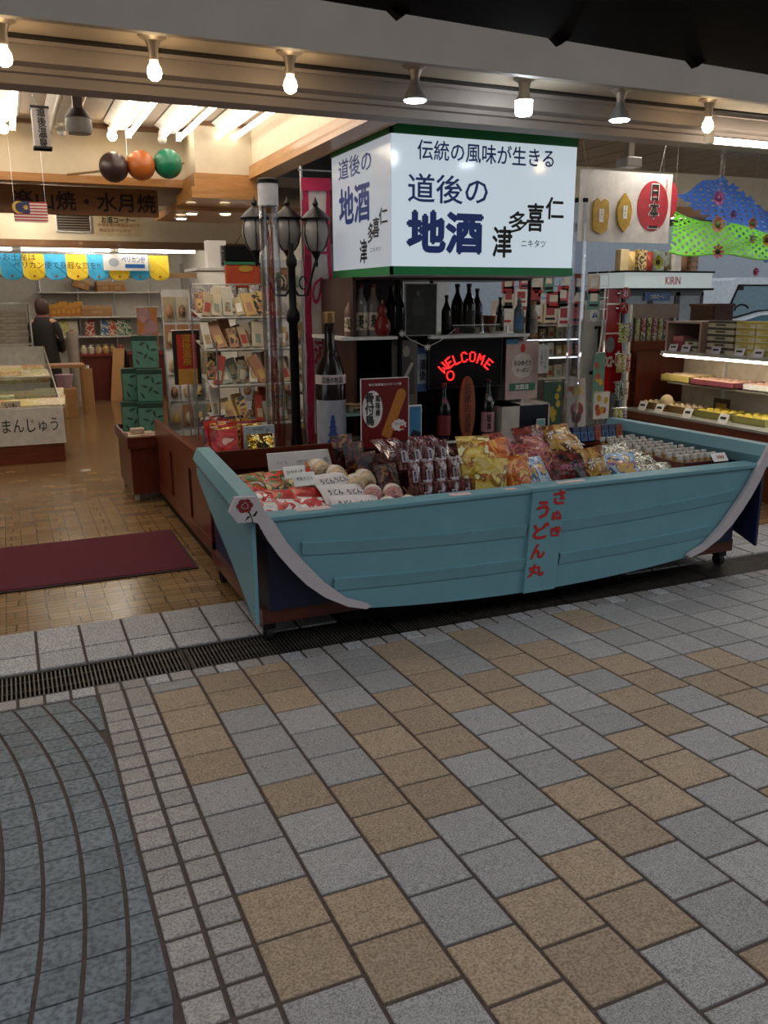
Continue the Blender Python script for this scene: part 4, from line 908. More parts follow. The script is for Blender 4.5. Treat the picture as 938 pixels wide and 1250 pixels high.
# small landscape card right of the red poster
A, B = PY(500, 530, 4.86), PY(515, 494, 4.86)
sc2 = thing('picture_card', 'small framed picture card of a blue sky standing right of the red poster', 'picture card', ((A.x+B.x)/2, 4.87, .62)); part('card_edge', MB().box((A.x, 4.87, .655), (B.x+.005, 4.876, B.z)), M_WHITE, sc2)
part('picture', MB().box((A.x+.006, 4.866, .66), (B.x-.002, 4.871, B.z-.01)), mat('card_sky', '3f7ea6', .4), sc2); part('picture_ground', MB().quad((A.x+.006,4.8655,.662), (B.x-.002,4.8655,.662), (B.x-.002,4.8655,.74), (A.x+.03,4.8655,.76), (A.x+.006,4.8655,.72)), mat('card_dark', '1d2230', .5), sc2, fix=False)
part('prop', MB().box((A.x+.02, 4.876, .611), (A.x+.03, 4.93, .70)), M_KRAFT, sc2)
wb = PY(505, 490, 4.95); ws = thing('wooden_ledge', 'pale wooden block behind the picture card', 'block', (wb.x, 4.98, .61)); part('post', MB().box((wb.x-.05, 4.95, .611), (wb.x-.03, 5.03, .86)).box((wb.x+.03, 4.95, .611), (wb.x+.05, 5.03, .86)), mat('pale_wood', '9a7f63', .6), ws); part('top', MB().box((wb.x-.06, 4.94, .86), (wb.x+.06, 5.04, .88)), mat('pale_wood', '9a7f63', .6), ws)
# white box, a near-black sheet paints the shade of its open front
A, B = PY(613, 530, 4.9), PY(636, 493, 4.9)
wbx = thing('white_display_box', 'white painted display box with inner shade painted on its front right of the bottles', 'box', (3.0, 5.05, .61))
xa, xb = PY(613, 515, 4.95).x, PY(671, 515, 4.95).x; zt_ = PY(640, 493, 4.95).z
part('shell', MB().box((xa, 4.95, .611), (xa+.14, 5.2, zt_)).box((xa, 4.95, zt_-.012), (xb, 5.2, zt_)).box((xb-.012, 4.95, .611), (xb, 5.2, zt_)), mat('white_gloss', 'b8aea2', .4), wbx)
part('shade_sheet', MB().box((xa+.14, 4.952, .611), (xb-.012, 4.96, zt_-.012)), mat('inside_shade_paint', '0d0f1a', .3), wbx)
cpx = PY(660, 518, 4.94); cd = thing('picture_card', 'tiny picture card leaning on the white display box', 'picture card', (cpx.x, 4.94, .611)); part('card_edge', MB().box((cpx.x-.035, 4.935, .612), (cpx.x+.035, 4.94, .76)), M_WHITE, cd); part('picture', MB().box((cpx.x-.03, 4.933, .69), (cpx.x+.03, 4.936, .755)), mat('card_green', '7aa89a', .5), cd); part('picture_low', MB().box((cpx.x-.03, 4.933, .62), (cpx.x+.03, 4.936, .685)), mat('card_rust', '7a4538', .5), cd)
# coupon poster and small notice
x0_, x1_ = PY(618, 450, 5.04).x, PY(657, 450, 5.04).x; z0_, z1_ = PY(637, 487, 5.04).z, PY(637, 416, 5.04).z
cpst = thing('coupon_poster', 'pale pink coupon poster in a clear sleeve below the upper right shelf', 'poster', ((x0_+x1_)/2, 5.04, z0_))
part('sheet', MB().box((x0_, 5.04, z0_), (x1_, 5.046, z1_)), mat('poster_pink', 'b59a92', .5), cpst)
cx_, cz_ = (x0_+x1_)/2, (z0_+z1_)/2+.03
part('blob', MB().quad(*[(cx_+.085*math.cos(t*.3142)*(1+.06*(t % 2)), 5.0385, cz_+.085*math.sin(t*.3142)*(1+.06*(t % 2))) for t in range(20)]), mat('poster_pale', 'c9bcae', .5), cpst, fix=False)
text(cpst, 'えひめぐり', (cx_, 5.0375, cz_+.02), (1,0,0), (0,0,1), .14, .035, M_INK, .02); text(cpst, 'クーポン', (cx_, 5.0375, cz_-.03), (1,0,0), (0,0,1), .10, .03, M_INK, .02)
part('green_band', MB().box((x0_+.03, 5.037, z0_+.06), (x1_-.02, 5.0385, z0_+.11)), mat('band_green', '2f6b50', .5), cpst); text(cpst, '加盟店', (cx_, 5.036, z0_+.085), (1,0,0), (0,0,1), .11, .035, M_WHITE, .02)
part('emblem', MB().quad(*[(cx_-.0+.02*math.cos(t*.5), 5.0375, z1_-.05+.03*math.sin(t*.5)) for t in range(13)]), M_REDTXT, cpst, fix=False)
part('blue_tape', MB().box((x0_-.005, 5.037, z1_-.02), (x0_+.09, 5.0385, z1_+.012)), mat('tape_blue', '3f7f9c', .5), cpst)
A, B = PY(658, 456, 4.97), PY(672, 421, 4.97)
nt_ = thing('notice_card', 'small white vertical notice card right of the coupon poster', 'notice', ((A.x+B.x)/2, 4.98, A.z)); part('card', MB().box((A.x, 4.98, A.z), (B.x, 4.984, B.z)), mat('notice_paper', 'b5b2ab', .6), nt_); part('thread', MB().cyl(((A.x+B.x)/2, 4.992, B.z), ((A.x+B.x)/2, 4.992, 1.325), .0015, n=5), M_WIRE, nt_); text(nt_, 'いらっしゃ', (A.x+(B.x-A.x)*.68, 4.979, (A.z+B.z)/2), (1,0,0), (0,0,1), .018, .13, M_INK, .01, vertical=True); text(nt_, 'いませ', (A.x+(B.x-A.x)*.3, 4.979, (A.z+B.z)/2+.01), (1,0,0), (0,0,1), .018, .1, M_INK, .01, vertical=True)
# garland of star ornaments on the shelf edge
g0, g1, g2 = PY(491, 407, 4.97), PY(522, 424, 4.97), PY(556, 402, 4.97)
gl = thing('star_garland', 'white wire garland with two star ornaments hung along the shelf edge', 'garland', (g1.x, 4.97, g1.z))
part('wire', MB().tube([g0, (g0*2+g1)/3+Vector((0,0,-.01)), g1, (g1+g2)/2+Vector((0,0,-.012)), g2], .002, 5), M_WSHELF, gl)
for g in (g0, g1):
    mb = MB()
    for k in range(4): a = k*math.pi/4; mb.cyl((g.x-.022*math.cos(a), 4.968, g.z-.022*math.sin(a)), (g.x+.022*math.cos(a), 4.968, g.z+.022*math.sin(a)), .003, n=5)
    part('star', mb, M_WSHELF, gl)
clear_tube(PY(704, 360, 4.95).x, 4.95, .052, .612, 2.22, 'tall clear acrylic tube with dark cap right of the light box sign')
# ================================================================== GOODS IN THE BOAT
Y_ = lambda x, y, z: PZ(x, y, z)
pk = [bag('candy_packet', .13, .10, .03, printmat('candy_a', ['a0201c','b8302a','d0402a','3a5a2c','c8c0ba'], 17)), bag('candy_packet', .13, .10, .03, printmat('candy_b', ['c8c4c0','e0dcd8','c23a3a','a82430','d8d0cc'], 15)), bag('candy_packet', .13, .10, .03, printmat('candy_c', ['2f4a2a','4a6a34','c0502a','20301c','a89a60'], 17))]
i = 0
for r_, (yy, xs_) in enumerate(((3.72, (1.09, 1.20, 1.31)), (3.86, (1.09, 1.20, 1.31)), (4.0, (1.09, 1.21, 1.32)), (4.14, (1.10, 1.24, 1.37)), (4.28, (1.12, 1.26, 1.40)))):
    for x in xs_:
        k = [1, 1, 0, 2, 0][r_] if (i % 3) else [0, 1, 1, 0, 2][r_]
        place(pk[k], (x-.02+random.uniform(-.01,.01), yy-.05, tz(yy)+.03+.012*r_), (R(-68), R(random.uniform(-6,6)), R(random.uniform(-14,14))), f"{['red and green','white and red','green and brown'][k]} candy packet, {ORD[xs_.index(x)]} from left in row {['one','two','three','four','five'][r_]} from boat front", 'candy packets at the left end of the boat', 'packet', (1.25,1.25,1.25)); i += 1
wp = bag('paper_packet', .12, .15, .03, mat('washi_white', 'c9c3c4', .6, var=.05), 'うどん', mat('ink_purple', '2a1c28', .6), .5, .55)
for n, (x, y) in enumerate(((1.42, 3.74), (1.53, 3.71), (1.43, 3.88), (1.53, 3.86), (1.45, 4.02), (1.54, 4.04))):
    place(wp, (x, y-.07, tz(y)+.035+.02*(n//2)), (R(-66), 0, R(-10+n*5)), f'white paper udon packet with black brush writing, {ORD[n]} of six from the boat front', 'white udon packets in the boat', 'packet', (1.15,1.15,1.2))
def bundle():
    root = thing('noodle_bundle', 'x', 'noodles', (0,0,0)); PROTOS.append(root)
    m = bpy.data.materials.get('noodle_cream') or printmat('noodle_cream', ['b89f7c','c9b392','a88c6c'], 60, .35, .3)
    part('noodles', MB().lathe([(.018,-.085),(.036,-.07),(.042,-.02),(.042,.03),(.036,.075),(.02,.085)], (0,0,.042), 14, Matrix.Rotation(R(90), 3, 'X')), m, root, smooth=True)
    part('paper_band', MB().lathe([(.0435,-.022),(.0435,.022)], (0,0,.042), 14, Matrix.Rotation(R(90), 3, 'X')), mat('band_paper', 'c9c4bc', .6), root, smooth=True)
    part('twist', MB().cyl((0,-.085,.042), (0,-.115,.05), .008, .016, 8), clear('film', (.9,.9,.9), .4), root)
    return root
nb = bundle()
m2 = bundle(); m2.children[0].data.materials[0] = printmat('noodle_pink', ['a8706c','bd8b84','946060'], 60, .35, .3)
for n, (x, y, z, k) in enumerate(((1.64, 3.72, 0, 1), (1.745, 3.70, 0, 0), (1.63, 3.88, .02, 1), (1.735, 3.86, .02, 1), (1.60, 4.04, .04, 0), (1.67, 4.08, .05, 0), (1.56, 4.22, .05, 0), (1.52, 4.38, .05, 0))):
    place((nb, m2)[k], (x, y, tz(y)+z+.004), (0,0,R(-30+n*4)), f"{['cream','pinkish'][k]} round noodle bundle with paper band, {ORD[n]} of eight from the boat front", 'noodle bundles in the boat', 'noodles', (1.2,1.2,1.2))
# white price board leaning at the back
b0 = Vector((1.30, 4.50, tz(4.5)+.002)); pbd = thing('price_board', 'white leaning price board with small drawings at the back of the boat left end', 'board', b0)
X0_, X1_ = PY(327, 575, 4.5).x, PY(406, 570, 4.5).x
z1_ = PY(366, 551, 4.55).z
part('board', MB().prism([(X0_, 4.46, .60), (X1_, 4.46, .60), (X1_-.01, 4.54, z1_), (X0_+.01, 4.54, z1_)], (0, .008, .003)), mat('board_grey', 'b5b0ae', .5, var=.06), pbd)
for kx, s_, hh in ((.08, 'うどん', .02), (.2, '讃岐', .018), (.34, '♨', .03)):
    text(pbd, s_, (X0_+kx, 4.495, .60+(z1_-.6)*.62), (1,0,0), (0,.08,z1_-.6), .07 if len(s_) > 1 else .03, hh, mat('ink_grey', '5a5654', .6), .0, off=.012)
part('stand', MB().box((X0_+.1, 4.54, .573), (X0_+.12, 4.57, .7)), M_KRAFT, pbd)
oc = thing('orange_pack', 'small orange packet standing in front of the white price board', 'packet', (X0_+.22, 4.40, .66)); part('film', bag_mesh(.06, .08, .02), printmat('pack_orange', ['a8431c','d06a2a','c8b08a'], 40), oc, smooth=True, fix=False); oc.children[0].location = (0, 0, 0); oc.rotation_euler = (R(-20), 0, R(10))
for n, (px, py) in enumerate(((360, 577), (372, 585))):
    p = PZ(px, py, .68); c = thing('price_card', ['white price card tilted beside the orange packet', 'white price card with dark picture below the orange packet'][n], 'price card', (p.x, p.y, p.z-.03)); part('card', MB().prism([(p.x-.06,p.y-.02,p.z-.03),(p.x+.06,p.y-.02,p.z-.03),(p.x+.06,p.y+.02,p.z+.03),(p.x-.06,p.y+.02,p.z+.03)], (0,.003,.002)), M_WHITE, c); part('wire_stem', MB().cyl((p.x, p.y+.01, tz(p.y)), (p.x, p.y+.01, p.z), .002, n=6), M_WIRE, c)
    text(c, ['ひやむぎ', '半生うどん'][n], (p.x, p.y, p.z+.004), (1,0,0), (0,.04,.06), .09, .02, M_INK, .01, off=.004)
# black packets
blk = bag('black_packet', .15, .20, .035, printmat('pack_black', ['120c0e','1c1214','5a1a1a','2a2020','8a5a30'], 20))
for n, (x, y, z, a) in enumerate(((1.80, 3.99, .0, -25), (1.76, 4.17, .03, -25), (1.74, 4.33, .05, -20), (1.72, 4.48, .06, -15))):
    place(blk, (x, y, tz(y)+z+.003), (R(a), 0, R(14)), f'black printed snack packet, {ORD[n]} of four from the front, left of the stick snacks', 'black packets in the boat', 'packet')
br = thing('brush_bundle', 'bundle of brown dried sticks beside the black packets', 'sticks', (1.89, 3.80, tz(3.8)))
mb = MB()
for k in range(16): a = random.uniform(-.3,.3); mb.cyl((1.835+random.uniform(-.02,.02), 3.74+random.uniform(-.03,.03), tz(3.75)+.003), (1.835+a*.25, 3.78+random.uniform(-.03,.05), tz(3.8)+.12), .004, n=5)
part('sticks', mb, mat('dried_brown', '5a2c18', .6), br, stuff=True)
# stick-snack packs: upright clear packs of reddish sticks, two tiers
def stickpack():
    root = thing('stick_pack', 'x', 'snack', (0,0,0)); PROTOS.append(root)
    mb = MB()
    for k in range(3): mb.cyl(((k-1)*.023, 0, .012), ((k-1)*.023, 0, .155), .011, n=8)
    part('sticks', mb, printmat('stick_red', ['4a1a1c','74383a','96605c','381214'], 50, .35, .2), root)
    part('wrapper', bag_mesh(.085, .17, .034, 6, 6), clear('wrapper_film', (.93,.88,.92), .33, .12), root, smooth=True, fix=False)
    part('label', MB().box((-.020,-.0205,.05), (.006,-.0185,.11)), mat('pack_label', 'b5a8b0', .5), root)
    text(root, '骨付鳥', (-.007,-.021,.08), (1,0,0), (0,0,1), .015, .05, M_INK, .02, vertical=True, name='print')
    return root
spk = stickpack(); c = 0
for tier in range(3):
    for n in range(4):
        x = 1.86+n*.078-.0*tier; y = 3.71+.13*tier; z = tz(y)+.004+.075*tier
        place(spk, (x, y, z), (R(-8-6*tier), 0, R(4)), f"clear pack of reddish snack sticks, {ORD[n]} from the left in the {['front','middle','back'][tier]} row", 'stick snack packs in the boat', 'snack'); c += 1
for n in range(8):
    x = 1.95+ (n % 4)*.11; y = 4.12+.17*(n//4); place(spk, (x-.08+.03*(n//4), y, .73+.01*(n//4)), (R(-74), 0, R(8*(n % 3)-6)), f'snack stick pack lying on the pile, {ORD[n % 4]} from left in the {["front","rear"][n//4]} row', 'stick snack packs lying on top', 'snack')
sbx = thing('snack_carton', 'low carton under the lying stick snack packs', 'box', (2.05, 4.28, tz(4.2))); part('carton_body', MB().box((1.84, 4.10, tz(4.1)+.013), (2.26, 4.48, .70), bev=.004), mat('carton_maroon', '3a1216', .5), sbx); part('flap', MB().box((1.84, 4.09, .64), (2.26, 4.098, .705)), mat('carton_maroon', '3a1216', .5), sbx)
# chip bags
def chips(nm, cols, ink, s, sc=16, w=.20, h=.25): return bag(nm, w, h, .075, printmat('chips_'+cols[0], cols, sc, .25, .5), s, ink, .62, .8)
M_PINKT = mat('pink_print', 'c45a9a', .4); M_ORT = mat('orange_print', 'd98a2a', .4); M_WT = mat('white_print', 'd8d2c8', .4)
ch_or = chips('snack_bag', ['a04a18','c8682a','d89a50','b0521c','e0c070'], M_ORT, 'みかんチップス', 9)
ch_ye = chips('snack_bag', ['b89a3a','d0b860','c8a040','8a6a20','e0d8a0'], mat('red_print', '9a2018', .4), 'せんべい', 10)
ch_br = chips('snack_bag', ['7a4a1c','a87a34','c09a50','64300f'], M_WT, 'ポテト', 12)
ch_pk = chips('snack_bag', ['7a2a2a','a04a3a','5a1c28','b86a4a','8a3a50'], M_PINKT, 'ポテトチップ', 11)
ch_dk = chips('snack_bag', ['1c0e0e','5a1614','7a2a1a','2a0c10'], M_PINKT, 'ポテトチップ', 11)
ch_bl = chips('snack_bag', ['4a78a0','7a9ab8','a8b8c8','3a5a88','c0a060'], M_PINKT, 'ポテトチップ', 11)
K = dict(o=(ch_or, 'orange'), y=(ch_ye, 'yellow'), b=(ch_br, 'golden brown'), p=(ch_pk, 'red and pink lettered'), d=(ch_dk, 'dark brown pink lettered'), l=(ch_bl, 'blue pink lettered'))
spots = [('y', 2.33, 3.71, 0, -12, 0, 'at the front beside the stick snacks'), ('y', 2.36, 3.87, .03, -20, 6, 'in the second row beside the stick snacks'), ('o', 2.50, 3.72, 0, -14, -6, 'at the front left of the lettered board'), ('o', 2.54, 3.92, .05, -24, 10, 'in the second row behind the front orange bag'), ('y', 2.46, 4.08, .05, -30, -12, 'at the back beside the stick snacks'),
         ('l', 2.70, 3.76, 0, -40, 10, 'at the front right of the lettered board'), ('d', 2.88, 3.74, 0, -24, -5, 'at the front between two blue bags'), ('b', 3.06, 3.76, 0, -20, 10, 'at the front right of the dark bag'), ('l', 3.21, 3.72, 0, -44, -18, 'at the front beside the silver packs'),
         ('p', 2.78, 3.98, .03, -42, -14, 'in the middle row at the left'), ('p', 2.94, 4.06, .06, -46, 18, 'in the middle row at the centre'), ('d', 2.98, 4.26, .06, -40, -8, 'in the back row at the left'), ('p', 2.78, 4.20, .07, -48, 24, 'in the back row behind the orange bags'),
         ('b', 3.12, 4.02, .05, -40, 12, 'in the middle row at the right'), ('b', 3.16, 4.24, .07, -44, -10, 'in the back row at the right'), ('p', 2.62, 4.14, .05, -44, -18, 'in the back row at the far left')]
for k, x, y, z, a, rz, wh in spots: place(K[k][0], (x-.12, y-.04, tz(y)+z+.012), (R(a), R(random.uniform(-6,6)), R(rz)), f'{K[k][1]} snack bag {wh}', 'snack bags in the boat', 'snack bag')
# small boxes at the back right
cb = [carton('small_carton', .05, .06, .10, mat('carton_blue', '3d5c86', .5), mat('carton_navy', '24304e', .5)), carton('small_carton', .05, .06, .10, mat('carton_orange', '9a4420', .5), mat('carton_rust', '6e2c14', .5))]
for n in range(7):
    k = 0 if n in (0, 1, 2, 4, 5) else 1
    place(cb[k], (3.38+n*.058, 4.57, tz(4.57)+.08), (R(-16), 0, 0), f"{ORD[n]} small {['blue','orange'][k]} carton from the left in the row behind the snack bags", 'small cartons in the boat', 'box')
stp = thing('display_step', 'low brown wooden step under the small cartons', 'step', (3.48, 4.46, tz(4.46))); part('riser', MB().box((3.34, 4.53, tz(4.53)+.012), (3.80, 4.70, .63)), M_BROWNX, stp); part('tread', MB().box((3.33, 4.52, .63), (3.80, 4.71, .64)), M_BROWNX, stp)
# silver packs
sv = bag('silver_packet', .12, .13, .03, printmat('foil_silver', ['8a8c88','c0c2be','a09c84','6a6c68','e0e0dc'], 24, .12, .6, metal=.6))
n = 0
for yy in (3.74, 3.88, 4.02, 4.16):
    for x in (3.29, 3.40):
        place(sv, (x+.12*(yy-3.7), yy-.05, tz(yy)+.05+.008*n/2), (R(-58), 0, R(-12+5*(n % 4))), f'shiny silver packet, {["left","right"][n % 2]} one in row {["one","two","three","four"][n//2]} counted from the boat front', 'silver packets in the boat', 'packet'); n += 1
# little bottles with white caps in brown crates
crate = thing('bottle_crate', 'brown wooden crate holding small white capped bottles at the right end of the boat', 'crate', (3.66, 4.05, tz(4.0)))
zc0 = .60
part('bottom', MB().box((3.47, 3.66, .578), (3.79, 4.5, .59)), M_BROWNY, crate)
part('side', MB().box((3.47, 3.66, .59), (3.79, 3.68, .655)), M_BROWNX, crate); part('side', MB().box((3.47, 4.48, .59), (3.79, 4.5, .655)), M_BROWNX, crate)
part('side', MB().box((3.47, 3.66, .59), (3.482, 4.5, .655)), M_BROWNY, crate); part('side', MB().box((3.778, 3.66, .59), (3.79, 4.5, .655)), M_BROWNY, crate)
def mini():
    root = thing('small_bottle', 'x', 'bottle', (0,0,0)); PROTOS.append(root)
    part('glass', MB().lathe([(.018,0),(.022,.006),(.022,.05),(.014,.065),(.012,.072)], (0,0,0), 12), mat('amber_oil', '9a7434', .2), root, smooth=True)
    part('cap', MB().lathe([(.016,.068),(.017,.07),(.017,.096),(.014,.099)], (0,0,0), 12), mat('cap_offwhite', 'c9c4bb', .5), root, smooth=True)
    part('label', MB().strip([[(.0226*math.sin(R(t)), -.0226*math.cos(R(t)), z) for t in range(-80, 81, 20)] for z in (.012, .045)]), mat('label_pale', 'b9b09e', .6), root, fix=False)
    return root
mn = mini(); n = 0
for r_ in range(9):
    for c in range(6):
        place(mn, (3.506+c*.051, 3.72+r_*.09, .5915), (R(-10), 0, R(random.uniform(-30,30))), f'white capped amber bottle, {ORD[c]} from left in crate row {ORD[r_]} from the front', 'white capped bottles in the crate', 'bottle'); n += 1
# price tag in front of the crate
p = Vector((3.70, 3.62, .66)); t = thing('price_card', 'white price card leaning on the bottle crate at the right end of the boat', 'price card', (3.72, 3.64, .6)); part('card', MB().prism([(3.66, 3.625, .655), (3.77, 3.625, .655), (3.77, 3.66, .695), (3.66, 3.66, .695)], (0, .003, .002)), M_WHITE, t); text(t, '350', (3.715, 3.64, .676), (1,0,0), (0,.035,.04), .05, .02, M_REDTXT, .02, off=.004)
# ================================================================== SOUVENIR RACKS behind the bin
rk = thing('souvenir_rack', 'wire souvenir rack with sloping shelves full of small gifts behind the clear tube', 'rack', (1.50, 6.1, .523))
for x in (1.28, 1.88):
    for y in (5.72, 6.5): part('post', post(MB(), x, y, .523, 1.72 if y > 6 else 1.3), M_WIRE, rk)
levels = [(.72, 5.72), (.98, 5.86), (1.22, 6.0), (1.44, 6.12)]
for z, y in levels:
    s_ = part('shelf', MB().prism([(1.27, y, z), (1.89, y, z), (1.89, y+.36, z+.06), (1.27, y+.36, z+.06)], (0,0,.008)), mat('rack_shelf', 'a8a49c', .5), rk)
    part('front_lip', MB().box((1.27, y-.006, z), (1.89, y, z+.035)), M_ACRYL, s_)
GC = ['b09a72','8a6a42','c8bca2','a03a2a','6a5440','c2a060','d8d2c6','b8b6b2','8a9488','b0a080','34383c','a87a5a']
gmats = [(printmat('gift_%d' % i, [c, GC[(i*5+3) % 12], c], 16, .4, .1, seed=i) if i % 3 == 1 else mat('gift_%d' % i, c, .45)) for i, c in enumerate(GC)]
GN = ['tan','brown','cream','red','dark brown','gold','white','silver grey','grey green','beige','charcoal','copper']
gp = [carton('gift_box', .055+.012*(i % 3), .022, .15+.02*(i % 4), gmats[i], None, lid=False) for i in range(12)]
for i, g in enumerate(gp): part('band', MB().box((-.02, -.0125, .03), (.02, -.0112, .10)), gmats[(i+6) % 12], g)
LV = ['lowest', 'second', 'third', 'top']
for l, (z, y) in enumerate(levels):
    for r_ in range(2):
        for n in range(7):
            k = (n*5+l*3+r_*7) % 12; x = 1.31+n*.088+random.uniform(-.008,.008)
            place(gp[k], (x, y+.06+.15*r_, z+.02+.025*r_), (R(-22-10*(n % 2)), R(random.uniform(-22,16)), R(random.uniform(-14,14))), f"{GN[k]} gift box, {ORD[n]} from left, {['front','back'][r_]} row, {LV[l]} shelf of the wire rack", 'gifts on the wire rack', 'gift box')
# hanging clear packs on the top of the rack
hp = bag('clear_packet', .075, .16, .02, printmat('charm_pack', ['a8a6a8','8a6c70','c8c4c0','7a8288','d0ccc4'], 40, .2, .3))
for n in range(7): place(hp, (1.31+n*.088, 6.44, 1.50+.02*(n % 2)), (0,0,R(-6+3*(n % 5))), f'clear charm packet hanging, {ORD[n]} from the left on the rack bar', 'hanging charm packets', 'packet')
hb = thing('hanging_bar', 'chrome bar carrying the clear charm packets', 'bar', (1.47, 6.45, 1.68)); part('bar', MB().cyl((1.27, 6.45, 1.685), (1.89, 6.45, 1.685), .005, n=8), M_WIRE, hb); part('hooks', MB().box((1.27, 6.445, 1.66), (1.28, 6.455, 1.70)).box((1.88, 6.445, 1.66), (1.89, 6.455, 1.70)), M_WIRE, hb)
# red and black apron-like souvenir bag above the rack
A, B = PY(276, 352, 6.85), PY(316, 300, 6.85)
ap = thing('souvenir_sack', 'orange red sack with black top and gold mark above the souvenir rack', 'sack', ((A.x+B.x)/2, 6.85, A.z))
part('red_part', MB().box((A.x, 6.83, A.z), (B.x, 6.87, A.z+(B.z-A.z)*.55), bev=.01), mat('sack_red', 'a8401c', .7), ap); part('green_stripe', MB().box((A.x, 6.828, A.z+(B.z-A.z)*.55), (B.x, 6.872, A.z+(B.z-A.z)*.62)), mat('sack_green', '2a6a4a', .7), ap)
part('black_part', MB().box((A.x, 6.83, A.z+(B.z-A.z)*.62), (B.x, 6.87, B.z), bev=.01), M_BLACK, ap); part('gold_mark', MB().quad(*[((A.x+B.x)/2+.06*math.cos(t*.5)+.02, 6.826, A.z+(B.z-A.z)*.46+.025*math.sin(t*.5)) for t in range(13)]), mat('gold_mark', 'b08a2c', .5), ap, fix=False)
part('hanging_loop', MB().tube([((A.x+B.x)/2-.05, 6.85, B.z), ((A.x+B.x)/2, 6.85, B.z+.08), ((A.x+B.x)/2+.05, 6.85, B.z)], .004, 5), M_BLACK, ap)
# white shelf with small white notice
A, B = PY(225, 332, 7.0), PY(276, 328, 6.6)
ws = thing('wall_shelf', 'white slanting shelf board above the card racks', 'shelf', (1.55, 7.0, 1.7)); part('board', MB().box((1.42, 6.9, 1.80), (1.95, 7.4, 1.82)), M_WSHELF, ws); part('bracket', MB().box((1.9, 6.95, 1.6), (1.92, 7.3, 1.8)), M_WSHELF, ws)
A, B = PY(254, 326, 6.95), PY(276, 297, 6.95)
nb_ = thing('white_notice', 'white box notice with a column of black characters on the white shelf', 'notice', ((A.x+B.x)/2, 6.97, 1.82)); part('notice_box', MB().box((A.x, 6.95, 1.8205), (B.x, 7.05, B.z+.02), bev=.003), M_WHITE, nb_); text(nb_, '道後温泉', (B.x-.035, 6.949, (1.82+B.z)/2), (1,0,0), (0,0,1), .035, .16, M_INK, .02, vertical=True)
# ---- spinner rack with cards + red scarf
def card_rack(x, y, z0, z1, w, label, cats, seed, nx=4, nz=5, lab='card'):
    rnd = random.Random(seed); t = thing('card_rack', label, 'rack', (x, y, z0))
    part('backboard', MB().box((x-w/2, y+.02, z0+.05), (x+w/2, y+.035, z1)), M_WSHELF, t); part('post', post(MB(), x-w/2, y+.03, z0, z1, .008), M_WIRE, t); part('post', post(MB(), x+w/2, y+.03, z0, z1, .008), M_WIRE, t)
    part('base', MB().box((x-w/2-.02, y-.06, z0), (x+w/2+.02, y+.1, z0+.03)), M_WIRE, t)
    hh = (z1-z0-.1)/nz
    for j in range(nz):
        for i in range(nx):
            k = rnd.randrange(12); ww = w/nx*.84; px_ = x-w/2+w/nx*(i+.5); zz = z0+.07+hh*j
            c = thing('souvenir_card', f'{GN[k]} carded souvenir, {ORD[i]} from left, {ORD[j]} row up, {cats}', lab, (px_, y, zz), 0, 'carded souvenirs on '+cats)
            part('card', MB().box((px_-ww/2, y+.004, zz), (px_+ww/2, y+.012, zz+hh*.86)), [M_WHITE, gmats[k], gmats[(k+4) % 12]][rnd.randrange(3)], c)
            part('charm', MB().lathe([(.2*ww,0),(.34*ww,.1*hh),(.30*ww,.3*hh),(.1*ww,.42*hh)], (px_, y-.01, zz+hh*.15), 10), gmats[(k+2) % 12], c, smooth=True)
    return t
card_rack(1.41, 7.3, 0, 1.66, .42, 'tall card rack behind the green leaf boxes', 'tall card rack behind green boxes', 3, 4, 7)
card_rack(2.15, 7.2, 0, 1.9, .7, 'wide card rack behind the souvenir rack', 'wide card rack behind wire rack', 5, 6, 8)
A, B = PY(214, 470, 6.7), PY(243, 403, 6.7)
sf_ = thing('hanging_scarf', 'long red and gold patterned cloth hanging at the end of the souvenir rack', 'cloth', ((A.x+B.x)/2, 6.7, A.z)); part('backing', MB().box((A.x, 6.70, A.z), (B.x, 6.71, B.z)), mat('cloth_black', '1a1210', .7), sf_); part('red_panel', MB().box((A.x+.03, 6.696, A.z+.12), (B.x-.03, 6.70, B.z-.03)), mat('cloth_red', 'a8281c', .7), sf_); part('gold_panel', MB().box((A.x+.03, 6.696, A.z), (B.x-.03, 6.70, A.z+.12)), mat('cloth_gold', 'b88a3a', .7), sf_)
text(sf_, '道後温泉', ((A.x+B.x)/2, 6.695, (A.z+.12+B.z)/2), (1,0,0), (0,0,1), .07, .24, mat('gold_mark', 'b08a2c', .5), .02, vertical=True); part('hanging_rod', MB().cyl((A.x-.01, 6.705, B.z), (B.x+.01, 6.705, B.z), .006, n=8).cyl(((A.x+B.x)/2, 6.715, 0.523), ((A.x+B.x)/2, 6.715, B.z), .006, n=6), M_WIRE, sf_)
# ================================================================== LOW BIN ON CASTORS WITH SOAP BOXES AND GREEN LEAF BOXES
lb = thing('low_bin', 'small dark brown bin cabinet on castors in the aisle', 'cabinet', (.95, 7.2, 0))
part('body', MB().box((.80, 6.82, .07), (1.14, 7.62, .49)), M_BROWN, lb)
for a_, b_ in (((.78, 6.80, .44), (1.16, 6.82, .53)), ((.78, 7.62, .44), (1.16, 7.64, .53)), ((.78, 6.82, .44), (.80, 7.62, .53)), ((1.14, 6.82, .44), (1.16, 7.62, .53))): part('tray_rim', MB().box(a_, b_), M_BROWNX, lb)
for x, y in ((.83, 6.86), (1.11, 6.86), (.83, 7.58), (1.11, 7.58)): part('castor', MB().cyl((x-.014, y, .035), (x+.014, y, .035), .035, n=14).box((x-.016, y-.016, .05), (x+.016, y+.016, .07)), mat('castor_pale', '8f8672', .5), lb)
so = carton('soap_box', .10, .055, .045, mat('soap_cream', 'b09a80', .6), mat('soap_band', 'c9b8a0', .6), lid=True); so2 = carton('soap_box', .12, .05, .045, mat('soap_rose', 'a8786a', .6), mat('soap_band2', 'b98f80', .6))
n = 0
